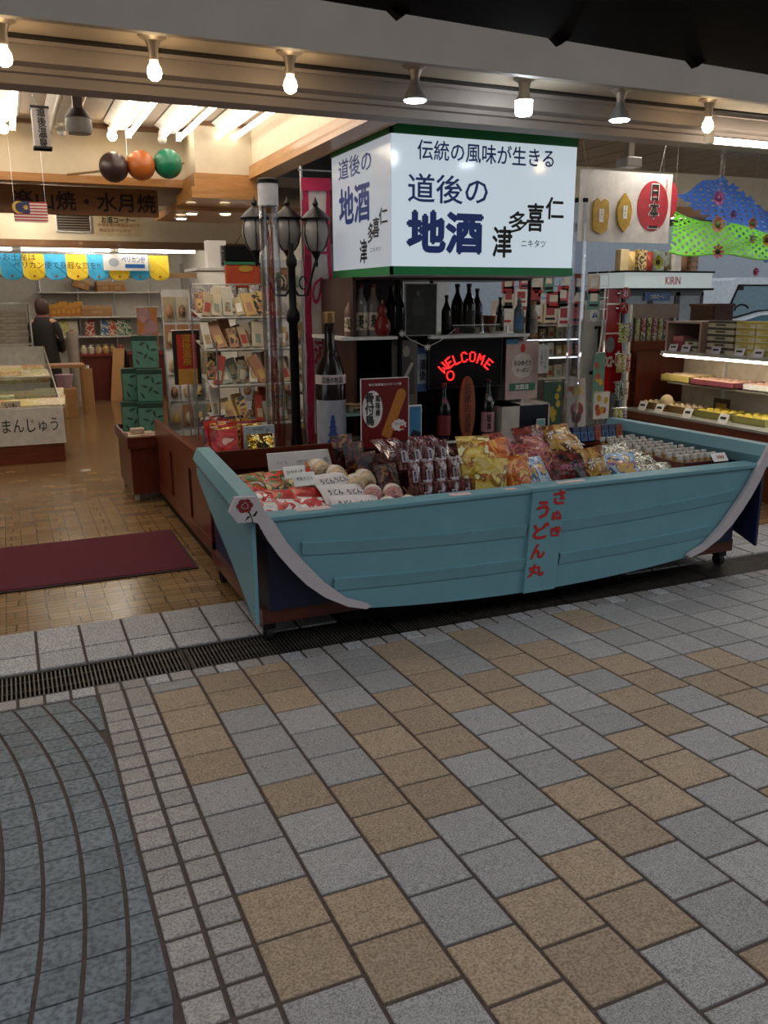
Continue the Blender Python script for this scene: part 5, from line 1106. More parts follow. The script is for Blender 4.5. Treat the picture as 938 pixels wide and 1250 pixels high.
for (x, y, z, k, rz) in ((.85, 6.88, 0, 0, 20), (.96, 6.87, 0, 1, -20), (1.07, 6.9, 0, 1, 10), (.86, 6.97, 0, 0, -5), (.98, 6.98, 0, 0, 8), (1.08, 7.0, 0, 1, -8), (.88, 6.95, .046, 0, 5), (.96, 7.06, 0, 0, 0), (.85, 7.07, 0, 1, 0)):
    place((so, so2)[k], (x, y, .492+z), (0,0,R(rz)), f"{['cream','pinkish'][k]} soap box, {ORD[n]} of nine from the front in the low bin", 'soap boxes in the low bin', 'box'); n += 1
M_LEAF = mat('leaf_box_green', '4f7d6c', .6); M_LEAFD = mat('leaf_dark', '173a2c', .6)
def leafbox():
    root = thing('leaf_box', 'x', 'box', (0,0,0)); PROTOS.append(root)
    part('carton_body', MB().box((-.10,-.05,0), (.10,.05,.26), bev=.004), M_LEAF, root); part('dark_side', MB().box((-.104,-.048,.004), (-.1005,.048,.256)), M_LEAFD, root); part('lid', MB().box((-.103,-.053,.225), (.103,.053,.265), bev=.003), M_LEAFD, root)
    mb = MB()
    for k in range(7):
        a = R(-60+k*40 % 170); cx, cz = -.06+.022*k, .05+.025*((k*3) % 7); d = Vector((math.cos(a), 0, math.sin(a)))*.035; s = Vector((-d.z, 0, d.x))*.3; c = Vector((cx, -.0512, cz))
        mb.quad(c-d, c+s, c+d, c-s)
    part('leaf_print', mb, M_LEAFD, root, fix=False); return root
lx = leafbox()
for n, (x, y, z, a, rz) in enumerate(((1.03, 7.18, .492, 0, -8), (.92, 7.32, .492, 8, -12), (1.03, 7.47, .492, 0, 5), (1.05, 7.26, .758, 0, -12), (.95, 7.42, .758, 0, -4), (1.05, 7.38, 1.024, 0, -16))):
    place(lx, (x, y, z), (0, 0, R(rz)), f'green carton with dark leaf print, {ORD[n]} of six from the front on the low bin', 'green leaf boxes on the low bin', 'box')
# orange-pink patterned cloth board behind
A, B = PY(170, 424, 8.3), PY(191, 375, 8.3)
cl = thing('patterned_banner', 'narrow orange and pink patterned banner behind the green leaf boxes', 'banner', ((A.x+B.x)/2, 8.3, A.z)); part('cloth', MB().box((A.x, 8.3, A.z), (B.x, 8.31, B.z)), mat('cloth_orange', 'b97a48', .7), cl)
for k in range(3):
    zc = A.z+(B.z-A.z)*(.2+.3*k); xc = A.x+(B.x-A.x)*(.35+.3*(k % 2)); part('print_dot', MB().quad(*[(xc+.06*math.cos(t*.5), 8.298, zc+.07*math.sin(t*.5)) for t in range(13)]), mat('cloth_pink', 'b08a8c', .7), cl, fix=False)
part('rod', MB().cyl((A.x-.02, 8.305, B.z), (B.x+.02, 8.305, B.z), .008, n=8).cyl(((A.x+B.x)/2, 8.31, 0), ((A.x+B.x)/2, 8.31, B.z), .01, n=8), M_WIRE, cl)
# ================================================================== HANGING THINGS ON THE LEFT
dg_ = thing('dumpling_skewer', 'giant three coloured dumpling skewer decoration hanging under the bulkhead', 'decoration', (1.05, 7.0, 2.45))
for (px, py, c, nm) in ((139, 204, '33201f', 'dark brown ball'), (172, 202, 'a5581e', 'orange ball'), (205, 200, '0f6b4c', 'green ball')):
    p = PY(px, py, 7.0); part('ball', MB().sphere(p, .108, 24, 14), mat('ball_'+c, c, .35, var=.05), dg_, smooth=True, label=nm)
a, b = PY(82, 213, 7.0), PY(225, 199, 7.0); part('skewer', MB().cyl(a, b, .008, n=8), mat('skewer_wood', '8a6a45', .6), dg_)
part('hanging_wires', MB().cyl(PY(156, 200, 7.0), PY(156, 200, 7.0)+Vector((0,0,.35)), .002, n=5), M_WIRE, dg_)
A, B = PY(18, 271, 7.2), PY(57, 247, 7.2); fl = thing('striped_flag', 'small flag with red and white stripes and a blue corner with a yellow moon', 'flag', ((A.x+B.x)/2, 7.2, A.z))
hh = (B.z-A.z)/14
for k in range(14): part('stripe', MB().box((A.x, 7.2, A.z+hh*k), (B.x, 7.204, A.z+hh*(k+1))), mat('flag_red', 'a83a44', .7) if k % 2 else mat('flag_white', 'c9bdb5', .7), fl)
xm = A.x+(B.x-A.x)*.48; part('canton', MB().box((A.x, 7.197, A.z+hh*6), (xm, 7.2005, B.z)), mat('flag_blue', '262c55', .7), fl)
cx_, cz_ = (A.x+xm)/2-.02, A.z+hh*10
rw = [[(cx_+.045*math.cos(R(40+i*28)), 7.196, cz_+.045*math.sin(R(40+i*28))), (cx_+.014+.037*math.cos(R(40+i*28)), 7.196, cz_+.037*math.sin(R(40+i*28)))] for i in range(11)]
part('moon', MB().strip(rw), mat('flag_yellow', 'b8953a', .6), fl, fix=False); part('star', MB().quad(*[(cx_+.05+(.022 if i % 2 else .011)*math.cos(i*math.pi/7), 7.196, cz_+(.022 if i % 2 else .011)*math.sin(i*math.pi/7)) for i in range(14)]), mat('flag_yellow', 'b8953a', .6), fl, fix=False)
part('hanging_cord', MB().cyl((A.x+.01, 7.2, B.z), (A.x+.01, 7.2, 2.9), .002, n=5).cyl((B.x-.01, 7.2, B.z), (B.x-.01, 7.2, 2.9), .002, n=5), M_WIRE, fl)
# paper lantern strip
A, B = PY(40, 182, 6.0), PY(60, 132, 6.0); ln = thing('paper_lantern', 'square white paper lantern with black writing hanging at the upper left', 'lantern', ((A.x+B.x)/2, 6.0, A.z))
part('paper', MB().box((A.x+.01, 5.95, A.z), (B.x-.01, 6.05, B.z), bev=.004), mat('lantern_paper', 'a8a19a', .7), ln); part('rim', MB().box((A.x+.005, 5.945, B.z-.012), (B.x-.005, 6.055, B.z)).box((A.x+.005, 5.945, A.z), (B.x-.005, 6.055, A.z+.012)), M_INK, ln)
text(ln, '道後温泉', ((A.x+B.x)/2+.005, 5.948, (A.z+B.z)/2), (1,0,0), (0,0,1), .05, .24, M_INK, .02, vertical=True); part('hook', MB().tube([((A.x+B.x)/2, 6, B.z), ((A.x+B.x)/2-.03, 6, B.z+.06), ((A.x+B.x)/2-.03, 6, B.z+.1), ((A.x+B.x)/2, 6, B.z+.13), ((A.x+B.x)/2, 6, 2.9)], .003, 5), M_WIRE, ln)
# pendant lamp on a square pole and one on the right
def pendant(px, y0, y1, Y, label, dark=True):
    a, b = PY(px, y0, Y), PY(px, y1, Y); t = thing('pendant_lamp', label, 'lamp', (a.x, Y, b.z)); x = a.x; h = a.z-b.z
    part('pole', MB().box((x-.022, Y-.022, b.z+h*.42), (x+.022, Y+.022, 2.9)), mat('pole_grey', '7d7268', .5), t)
    part('collar', MB().lathe([(.04,h*.42),(.042,h*.40),(.065,h*.28),(.065,h*.26)], (x,Y,b.z), 16), mat('collar_dark', '3a2c28', .5), t, smooth=True)
    part('shade', MB().lathe([(.062,h*.26),(.064,h*.06),(.055,0),(.001,-.004)], (x,Y,b.z), 18), mat('shade_grey', 'a8a29a', .4), t, smooth=True); return t
pendant(91, 92, 163, 4.75, 'pendant lamp with dark collar and white shade hanging from a square pole')
A = PY(770, 168, 4.75); t = thing('pendant_box', 'small square grey box lamp hanging from a pole right of the light box', 'lamp', (A.x, 4.75, PY(770, 205, 4.75).z))
z1 = PY(770, 193, 4.75).z; z0 = PY(770, 205, 4.75).z; part('pole', MB().box((A.x-.022, 4.73, z1), (A.x+.022, 4.77, 2.72)), mat('pole_grey', '7d7268', .5), t); part('lamp_box', MB().box((A.x-.06, 4.69, z0), (A.x+.06, 4.81, z1), bev=.005), mat('shade_grey2', '8f8a86', .4), t)
# bare bulbs at the back of the left ceiling
for i, (px, py, on, lb) in enumerate(((4, 157, 1, 'small glowing bulb at the left edge in front of the bulkhead'), (75, 160, 0, 'unlit white bulb beside the pendant lamp'), (137, 166, 1, 'small glowing bulb above the dark dumpling ball'), (198, 170, 0, 'unlit white bulb above the green dumpling ball'))):
    p = PY(px, py, 7.1); t = thing('bare_bulb', lb, 'lamp', (p.x, 7.1, p.z-.04), 0, 'bare bulbs before the bulkhead')
    part('glass_bulb', MB().sphere(p, .036, 14, 9), MATS['warm_bulb'] if on else M_OFFB, t, smooth=True); part('socket', MB().cyl((p.x, 7.1, p.z+.03), (p.x, 7.1, p.z+.09), .017, n=10), M_OFFB, t); part('cord', MB().cyl((p.x, 7.1, p.z+.09), (p.x, 7.1, 2.9), .004, n=6), M_WIRE, t)
# carved board with pottery names
A, B = PY(-40, 262, 8.0), PY(192, 232, 8.0)
wbd = thing('carved_board', 'long wooden board with dark raised pottery names hanging behind the dumplings', 'sign', ((A.x+B.x)/2, 8.0, A.z)); zt = min(B.z, 2.515); z0 = PY(80, 262, 8.0).z
part('board', MB().box((A.x, 8.0, z0), (B.x, 8.04, zt), bev=.006), wood('board_wood', '8a5c34', 'a87444', axis=0), wbd)
text_lr(wbd, '楽山焼・水月焼', (16, 243), (190, 249), 23, 7.999, mat('letters_dark', '37241c', .5), .03)
# vent and note on the header wall
A, B = PY(69, 283, 9.39), PY(110, 259, 9.39); vt = thing('air_vent', 'dark louvred air vent in the header wall', 'vent', ((A.x+B.x)/2, 9.39, A.z)); part('frame', MB().box((A.x, 9.38, A.z), (B.x, 9.395, A.z+.012)).box((A.x, 9.38, B.z-.012), (B.x, 9.395, B.z)).box((A.x, 9.38, A.z), (A.x+.012, 9.395, B.z)).box((B.x-.012, 9.38, A.z), (B.x, 9.395, B.z)), M_WSHELF, vt); part('backing', MB().box((A.x, 9.392, A.z), (B.x, 9.398, B.z)), M_BLACK, vt)
for k in range(7): part('slat', MB().box((A.x+.012, 9.383, A.z+.02+k*(B.z-A.z-.04)/6.5), (B.x-.012, 9.392, A.z+.032+k*(B.z-A.z-.04)/6.5)), mat('vent_slat', '6b6055', .5), vt)
A, B = PY(117, 288, 9.0), PY(173, 262, 9.0); nt_ = thing('hanging_notice', 'cream notice card reading sake corner hanging below the carved board', 'notice', ((A.x+B.x)/2, 9.0, A.z)); part('card', MB().box((A.x, 9.0, A.z), (B.x, 9.006, B.z)), mat('notice_cream', 'c9b78f', .7), nt_); text(nt_, 'お酒コーナー', ((A.x+B.x)/2, 8.999, B.z-.06), (1,0,0), (0,0,1), .32, .06, M_INK, .02); text(nt_, '未成年者の飲酒は法律で', ((A.x+B.x)/2, 8.999, A.z+.105), (1,0,0), (0,0,1), .40, .03, mat('ink_rust', '9a4a2c', .6), .01); text(nt_, '禁止されています', ((A.x+B.x)/2-.04, 8.999, A.z+.055), (1,0,0), (0,0,1), .30, .03, mat('ink_rust', '9a4a2c', .6), .01); part('cords', MB().cyl((A.x+.1, 9.0, B.z), (A.x+.1, 9.0, 2.52), .002, n=5).cyl((B.x-.1, 9.0, B.z), (B.x-.1, 9.0, 2.52), .002, n=5), M_WIRE, nt_)
# oak soffit with small spotlights
struct('trim_14', MB().box((1.40, 7.5, 2.30), (3.05, 8.6, 2.36)), M_OAK, 'low oak soffit with spotlights behind the stepped fascia')
for i, (px, py) in enumerate(((221, 265), (234, 259), (291, 253))):
    p = PZ(px, py, 2.30); p.y = min(max(p.y, 7.55), 8.5); t = thing('spotlight', ['left small spotlight in the low oak soffit', 'middle small spotlight in the low oak soffit', 'right small spotlight in the low oak soffit beside the clear tube'][i], 'spotlight', (p.x, p.y, 2.27)); part('ring', MB().lathe([(.06,0),(.06,-.012),(.045,-.014)], (p.x,p.y,2.30), 16), M_OFFB, t); part('lens', MB().lathe([(.045,-.013),(.04,-.02),(.001,-.024)], (p.x,p.y,2.30), 16), emit('spot_lens', 'ffe0b0', 14), t, smooth=True)
# ================================================================== STRIPED AWNING AND COUNTER
YA = 11.0
aw = thing('striped_awning', 'blue and yellow striped awning with scalloped edge over the rear counter', 'awning', (.4, YA, 1.8))
xr = PY(206, 330, YA).x; wS = .238; zT, zB = 2.10, 1.88
M_AY = mat('awning_yellow', 'd8b81c', .6); M_AB = mat('awning_blue', '2a9cc8', .6)
for k in range(12):
    xa = xr-wS*(k+1); pts = [(xa, YA, zT), (xa, YA-.06, zB)]+[(xa+wS/2-wS/2*math.cos(math.pi*i/8), YA-.06, zB-.075*math.sin(math.pi*i/8)) for i in range(1, 8)]+[(xa+wS, YA-.06, zB), (xa+wS, YA, zT)]
    s_ = part('stripe', MB().prism(pts, (0, .008, 0)), M_AY if k % 2 == 0 else M_AB, aw); part('dot', MB().quad(*[(xa+wS/2+.014*math.cos(t*.6), YA-.064, zB-.03+.014*math.sin(t*.6)) for t in range(10)]), mat('dot_red', 'a83a20', .6), s_, fix=False)
text(aw, 'ペリカン便で身軽な旅を!!', (PY(70, 324, YA).x, YA-.07, 1.975), (1,0,0), (0,0,1), .95, .08, M_INK, .0); text(aw, 'できるお土産は', (PY(8, 317, YA).x, YA-.066, 2.06), (1,0,0), (0,0,1), .62, .075, M_INK, .0)
part('rail', MB().cyl((xr-wS*12, YA+.02, zT+.01), (xr, YA+.02, zT+.01), .015, n=8), M_WIRE, aw); part('board', MB().box((xr-wS*12, YA+.03, 1.84), (xr+.35, YA+.06, 1.9)), mat('awning_board', '9a7b58', .6), aw)
A, B = PY(127, 330, YA-.1), PY(180, 311, YA-.1); pb = thing('courier_sign', 'white sign with blue lettering fixed on the striped awning', 'sign', ((A.x+B.x)/2, YA-.1, A.z)); part('sheet', MB().box((A.x, YA-.1, A.z), (B.x, YA-.09, B.z)), M_WHITE, pb); text(pb, 'ペリカン便', (A.x+(B.x-A.x)*.68, YA-.101, (A.z+B.z)/2+.035), (1,0,0), (0,0,1), .28, .075, mat('sign_blue2', '1f5fa8', .5), .02); part('blue_bar', MB().box((A.x+(B.x-A.x)*.48, YA-.103, A.z+.03), (B.x-.04, YA-.1, A.z+.075)), mat('sign_blue2', '1f5fa8', .5), pb)
part('bird_mark', MB().quad(*[(A.x+.12+.06*math.cos(t*.5), YA-.102, (A.z+B.z)/2+.05*math.sin(t*.5)) for t in range(13)]), mat('mark_grey', 'a9b3c0', .5), pb, fix=False)
for i, (x0_, x1_) in enumerate(((-12, 18), (22, 137), (142, 240))):
    p, q = PY(x0_, 303, 10.85), PY(x1_, 308, 10.85); zz = 2.15
    tube_lamp('awning_light', (p.x, 10.85, zz), (q.x, 10.85, zz), .024, f"{['left','middle','right'][i]} fluorescent tube above the striped awning", emit('awning_tube', 'fff6ea', 9), housing=False)
# front counter with glass case
ct = thing('display_counter', 'long counter with sloping glass case of sweets and white lettered front panel', 'counter', (-.4, 10.3, 0))
xc0, xc1 = -1.6, .43
part('base', MB().box((xc0, 9.0, 0), (xc1-.01, 12.2, .20)), wood('counter_red', '5a2412', '74341c', axis=0), ct)
part('body', MB().box((xc0, 9.02, .20), (xc1-.02, 12.2, .53)), M_WSHELF, ct)
fpn = part('front_panel', MB().box((xc0, 8.985, .19), (xc1+.01, 9.01, .55)), mat('panel_white', 'c9c6c0', .5), ct)
text_lr(fpn, 'むまんじゅう', (-14, 522), (71, 518), 17, 8.983, M_INK, .0)
part('glass_front', MB().prism([(xc0, 9.02, .55), (xc1, 9.02, .55), (xc1, 10.4, .74), (xc0, 10.4, .74)], (0,.003,.005)), M_GLASS, ct); part('glass_end', MB().prism([(xc1, 9.02, .55), (xc1, 10.4, .55), (xc1, 10.4, .74)], (.004,0,0)), M_GLASS, ct)
part('glass_rim', MB().tube([(xc1, 9.02, .555), (xc1, 10.4, .745), (xc1, 12.2, .98)], .008, 6).tube([(xc0, 9.02, .555), (xc1, 9.02, .555)], .008, 6).tube([(xc0, 10.4, .745), (xc1, 10.4, .745)], .012, 6), mat('rim_alu', 'a8a294', .3, .6), ct)
part('glass_end', MB().prism([(xc1, 10.5, .67), (xc1, 12.2, .67), (xc1, 12.2, .98), (xc1, 10.5, .76)], (.004,0,0)), M_GLASS, ct); part('rear_board', MB().box((xc0, 12.2, 0), (xc1, 12.23, .99)), M_WSHELF, ct)
part('step', MB().box((xc0, 10.5, .53), (xc1-.03, 12.2, .66)), M_WSHELF, ct)
SW = ['c2b25a','b8aa8a','c0a878','8fa04a','c8bca0','a8522c','b59a50']; SN = ['yellow','cream','tan','green','pale','red','gold']
swm = [printmat('sweet_%d' % i, [c, SW[(i+2) % 7], c, 'd0c8b0'], 20, .5, .1, seed=i) for i, c in enumerate(SW)]
swp = [carton('sweet_box', .26+.04*(i % 2), .2, .06+.02*(i % 2), swm[i], swm[(i+3) % 7]) for i in range(7)]
n = 0
for r_ in range(4):
    for c in range(4):
        k = (r_*3+c*2) % 7; place(swp[k], (-.42+c*.255+.02*(r_ % 2), 9.2+r_*.29, .532+.03*r_*0), (R(14), 0, R(4*(c % 3)-4)), f'{SN[k]} sweet box, {ORD[c]} from the left in row {ORD[r_]} inside the sloping glass case', 'sweet boxes in the glass case', 'box'); n += 1
for r_ in range(4):
    for c in range(4):
        k = (r_*2+c*3+1) % 7; place(swp[k], (-.52+c*.26, 10.65+r_*.35, .662+.015*r_), (R(10), 0, 0), f'{SN[k]} sweet box, {ORD[c]} from the left in row {ORD[r_]} on the raised step', 'sweet boxes on the step', 'box')
sgn = PY(12, 483, 9.3); sg = thing('counter_card', 'cream card with black characters inside the glass case', 'card', (sgn.x, 9.15, .532)); part('card', MB().box((sgn.x-.09, 9.05, .533), (sgn.x+.09, 9.056, .62), bev=.001), mat('card_cream', 'b8a890', .6), sg); text(sg, 'いも', (sgn.x, 9.049, .578), (1,0,0), (0,0,1), .1, .05, M_INK, .02); part('prop', MB().box((sgn.x-.01, 9.056, .533), (sgn.x+.01, 9.08, .6)), M_KRAFT, sg)
# stacks of white and grey boxes behind the counter
bxs = carton('gift_carton', .42, .3, .085, mat('carton_grey', 'a59c92', .6), mat('carton_light', 'bdb3a6', .6))
stn = thing('stock_shelf', 'grey shelf unit with stacked cartons at the left edge behind the counter', 'shelf', (.0, 12.7, 0)); part('side', MB().box((.30, 12.45, 0), (.32, 13.0, 1.55)), M_WSHELF, stn); part('side', MB().box((-.9, 12.45, 0), (-.88, 13.0, 1.55)), M_WSHELF, stn)
for z in (.70, 1.02, 1.55): part('shelf', MB().box((-.9, 12.45, z-.02), (.32, 13.0, z)), M_WSHELF, stn)
for n in range(9): place(bxs, (.06-.44*(n//5), 12.66, 1.0205+.086*(n % 5)) if n < 5 else (-.42, 12.66, 1.0205+.086*(n-5)), (0,0,R((n*3) % 5-2)), f'pale carton, {ORD[n % 5]} from the bottom of the {["right","left"][n//5]} stack on the stock shelf', 'cartons on the stock shelf', 'box')
for n in range(5): place(bxs, (-.05-.0*n, 12.66, .7005+.05*n if n < 3 else .7), (0,0,0), None) if False else None
mg = bag('paper_sack', .05, .24, .02, mat('sack_white', 'b5b4b4', .6))
for n in range(6): place(mg, (-.12+n*.055, 12.52, .702), (R(-4),0,R(60)), f'{ORD[n]} slim white packet from the left standing on the lower stock shelf', 'white packets on the stock shelf', 'packet')
# ================================================================== CLERK
def person(x, y, rz):
    t = thing('person', 'person with brown hair and long dark coat standing behind the counter', 'person', (x, y, 0), rz)
    V = [(0,0,.86),(0,.01,1.08),(0,.0,1.28),(0,.01,1.36),(0,-.01,1.44),(0,-.015,1.54), (.09,0,.84),(.10,-.01,.46),(.10,.02,.07),(.10,-.09,.03), (-.09,0,.84),(-.10,-.01,.46),(-.10,.02,.07),(-.10,-.09,.03), (.16,.01,1.27),(.21,.0,1.03),(.19,-.12,.86),(.185,-.18,.82), (-.16,.01,1.27),(-.21,.0,1.03),(-.19,-.12,.86),(-.185,-.18,.82)]
    E = [(0,1),(1,2),(2,3),(3,4),(4,5),(0,6),(6,7),(7,8),(8,9),(0,10),(10,11),(11,12),(12,13),(2,14),(14,15),(15,16),(16,17),(2,18),(18,19),(19,20),(20,21)]
    Rd = [(.13,.10),(.11,.085),(.13,.09),(.045,.045),(.075,.085),(.07,.08),(.085,.085),(.055,.055),(.035,.035),(.035,.03),(.085,.085),(.055,.055),(.035,.035),(.035,.03),(.05,.05),(.038,.038),(.028,.028),(.03,.02),(.05,.05),(.038,.038),(.028,.028),(.03,.02)]
    me = bpy.data.meshes.new('body'); me.from_pydata(V, E, []); me.materials.append(mat('skin', 'b98a70', .6)); b = link('body', me, t)
    md = b.modifiers.new('skin', 'SKIN'); sv_ = me.skin_vertices[0].data
    for i, r_ in enumerate(Rd): sv_[i].radius = r_
    sv_[0].use_root = True; b.modifiers.new('sub', 'SUBSURF').levels = 2; b.modifiers['sub'].render_levels = 2
    MWD[b.name] = MWD[t.name]
    T = MWD[t.name]
    def ring(z, a, b_, oy=0, n=18): return [T @ Vector((a*math.cos(2*math.pi*i/n), oy+b_*math.sin(2*math.pi*i/n), z)) for i in range(n+1)]
    ctm = mat('coat_dark', '1a1615', .8)
    part('coat', MB().strip([ring(.30,.20,.17), ring(.7,.19,.16), ring(.92,.165,.14), ring(1.1,.17,.135), ring(1.24,.185,.125), ring(1.33,.12,.10), ring(1.37,.065,.065)]), ctm, t, smooth=True, fix=False)
    for s in (-1, 1): part('sleeve', MB().tube([T @ Vector(q) for q in ((s*.15,.01,1.27), (s*.205,.0,1.13), (s*.215,0,1.02), (s*.20,-.07,.92), (s*.19,-.11,.87))], .056, 10), ctm, t, smooth=True)
    part('scarf', MB().strip([ring(1.325,.10,.085), ring(1.35,.10,.09), ring(1.385,.075,.075)]), mat('scarf_rose', '7a4a44', .8), t, smooth=True, fix=False)
    part('hair', MB().lathe([(.05,-.15),(.085,-.10),(.098,-.02),(.092,.05),(.06,.095),(.001,.108)], T @ Vector((0,.012,1.50)), 18), mat('hair_brown', '3a211a', .6, var=.25, scale=50), t, smooth=True)
    return t
p = PY(47, 375, 13.4); person(p.x+.05, 13.5, R(160))
# ================================================================== REAR STOCK SHELVES
rs = thing('rear_shelves', 'long white wall shelves with stock along the rear wall', 'shelf', (1.7, 15.8, .7))
for z in (.98, 1.31, 1.72): part('shelf', MB().box((.55, 15.55, z-.025), (3.04, 15.99, z)), M_WSHELF, rs)
for x in (.6, 1.2, 1.8, 2.4, 3.0): part('upright', MB().box((x-.012, 15.96, .6), (x+.012, 15.995, 2.2)), M_WIRE, rs)
ob_ = carton('stock_carton', .14, .2, .20, mat('stock_orange', 'c07a2a', .6), mat('stock_amber', 'd09a40', .6)); kb_ = carton('stock_carton', .5, .3, .18, M_KRAFT, mat('kraft_tape', 'b8936a', .6)); 
for n in range(6): p = PY(66+n*6, 387, 15.7); place(ob_, (p.x, 15.7, 1.311), (0,0,0), f'orange stock carton, {ORD[n]} from the left on the middle rear shelf', 'orange cartons on the rear shelf', 'box', (1,1,1+.12*(n % 3)))
p = PY(118, 387, 15.7); place(kb_, (p.x, 15.72, 1.311), (0,0,0), 'flat brown carton right of the orange cartons on the middle rear shelf', None, 'box')
for n, px in enumerate((98, 128, 142)): p = PY(px, 358, 15.7); place(kb_, (p.x, 15.72, 1.721+(.05 if n == 0 else 0)), (0,R(18) if n == 0 else 0,R(4*n)), ['tilted brown carton on the upper rear shelf', 'brown carton in the middle of the upper rear shelf', 'brown carton at the right of the upper rear shelf'][n], 'cartons on the upper rear shelf', 'box', (.55,.8,.9))
PKC = ['b9b23a','4a7a86','b9b23a','c4c0bc','a82424','3a6f9c','b0481c','2a6a50','2a6a50']; PKN = ['yellow','teal','second yellow','white','red','blue','orange','green','second green']
for n, px in enumerate((66, 73, 80, 90, 111, 130, 138, 148, 156)):
    p = PY(px, 411, 15.7); g = bag('stock_pouch', .17, .26, .06, printmat('pouch_%d' % n, [PKC[n], 'c9c4b0', PKC[n]], 14, .4, .2)); place(g, (p.x, 15.7, .982), (R(-6),0,R(5*(n % 3))), f'{PKN[n]} pouch on the lowest rear shelf', 'pouches on the rear shelf', 'pouch')
rc_ = thing('red_counter', 'dark red counter in front of the rear shelves', 'counter', (2.0, 14.7, 0)); a, b = PY(100, 433, 14.5), PY(172, 433, 14.5)
part('body', MB().box((a.x, 14.5, 0), (b.x+.8, 15.2, .70)), mat('counter_maroon', '5e1a14', .5), rc_); part('top', MB().box((a.x-.03, 14.46, .70), (b.x+.8, 15.24, .73)), mat('counter_top', '74241c', .4), rc_)
for n in range(6):
    p = PY(103+n*9, 430, 14.7); tag(part('jar', MB().lathe([(.04,0),(.05,.02),(.05,.09),(.03,.11),(.03,.14)], (p.x, 14.75, .73), 12), gmats[(n*5+2) % 12], smooth=True), f'{ORD[n]} small jar from the left on the red counter', 'jar', 'jars on the red counter')
# packing corner
a = PY(103, 492, 14.0); kx = thing('kraft_box', 'tall open brown cardboard box with white rolls inside at the packing corner', 'box', (a.x, 14.0, 0)); part('carton_body', MB().box((a.x-.15, 13.9, 0), (a.x+.15, 14.2, .52), bev=.004), M_KRAFT, kx); part('flap', MB().box((a.x-.15, 13.88, .50), (a.x+.15, 13.9, .56)), M_KRAFT, kx)
for n in range(4): tag(part('paper_roll', MB().cyl((a.x-.09+.06*n, 13.97, .525), (a.x-.09+.06*n, 13.97, .60), .026, n=12), M_WHITE), f'{ORD[n]} white paper roll from the left in the tall brown box', 'roll', 'paper rolls in the brown box')
a = PY(92, 455, 13.8); pr_ = thing('plastic_roll', 'upright translucent roll of packing film beside the brown box', 'roll', (a.x, 13.8, 0)); part('film_roll', MB().lathe([(.075,.0),(.085,1.12)], (a.x, 13.8, 0), 16), mat('film_grey', '9a9188', .3), pr_, smooth=True); part('core', MB().lathe([(.03,1.10),(.03,1.15)], (a.x, 13.8, 0), 12), M_KRAFT, pr_)
a = PY(141, 481, 14.4); kb2 = thing('cardboard_sheet', 'tall narrow brown cardboard panel with black side leaning by the aisle', 'panel', (a.x, 14.3, 0)); part('sheet', MB().prism([(a.x-.10, 14.2, 0), (a.x+.08, 14.2, 0), (a.x+.20, 14.4, .82), (a.x+.02, 14.4, .82)], (0,.03,.0)), M_KRAFT, kb2); part('black_side', MB().prism([(a.x+.08, 14.2, 0), (a.x+.34, 14.35, 0), (a.x+.22, 14.42, .80), (a.x+.20, 14.4, .82)], (0,.03,0)), M_BLACK, kb2)
a = PY(70, 440, 12.9); tb = thing('packing_table', 'low brown packing table behind the glass counter', 'table', (a.x, 12.9, 0)); part('table_top', MB().box((a.x-.25, 12.7, .66), (a.x+.35, 13.2, .70)), M_KRAFT, tb)
for dx in (-.22, .32):
    for dy in (12.74, 13.16): part('leg', MB().box((a.x+dx-.02, dy-.02, 0), (a.x+dx+.02, dy+.02, .66)), M_KRAFT, tb)
tag(part('pink_paper', MB().prism([(a.x-.02, 12.72, .702), (a.x+.30, 12.76, .702), (a.x+.26, 12.98, .702), (a.x-.05, 12.94, .702)], (0,0,.004)), mat('paper_pink', 'b58f96', .7)), 'sheet of pink paper on the packing table', 'paper')
a = PY(78, 462, 12.6); bk = thing('lilac_bin', 'lilac plastic bin on the brown crate under the packing table', 'bin', (a.x, 12.6, .36)); part('bin_body', MB().lathe([(.09,0),(.12,.17),(.112,.17),(.085,.01)], (a.x, 12.55, .405), 16), mat('lilac', 'a88a9c', .5), bk, smooth=True); part('rim', MB().lathe([(.125,.165),(.125,.18),(.11,.18)], (a.x, 12.55, .405), 16), mat('lilac', 'a88a9c', .5), bk, smooth=True)
kz = thing('kraft_crate', 'brown cardboard box on the floor beside the glass counter', 'box', (a.x, 12.5, 0)); part('carton_body', MB().box((a.x-.18, 12.36, 0), (a.x+.14, 12.68, .40), bev=.004), M_KRAFT, kz); part('tape', MB().box((a.x-.04, 12.355, .02), (a.x, 12.359, .38)), mat('kraft_tape', 'b8936a', .6), kz)
# unseen ceiling lights added deeper in the shop to brighten it
for i, (x, y, z, lb) in enumerate(((.3, 8.12, 2.44, 'added unseen twin fluorescent light on the middle ceiling above the carved board'), (-.9, 8.12, 2.44, 'second added unseen twin fluorescent light on the middle ceiling'), (1.0, 9.9, 2.52, 'added unseen twin fluorescent light behind the header wall'), (.6, 12.2, 2.52, 'added unseen twin fluorescent light over the clerk'), (2.0, 13.4, 2.52, 'added unseen twin fluorescent light over the packing corner'), (2.3, 11.2, 2.52, 'added unseen twin fluorescent light right of the striped awning'), (-.6, 12.2, 2.52, 'added unseen twin fluorescent light over the stock shelf'))):
    tube_lamp('fluorescent_light', (x, y, z), (x, y+1.2, z), .019, lb, emit('added_tube_deep', 'fff4e2', 22), two=.065, group='ceiling fluorescents')
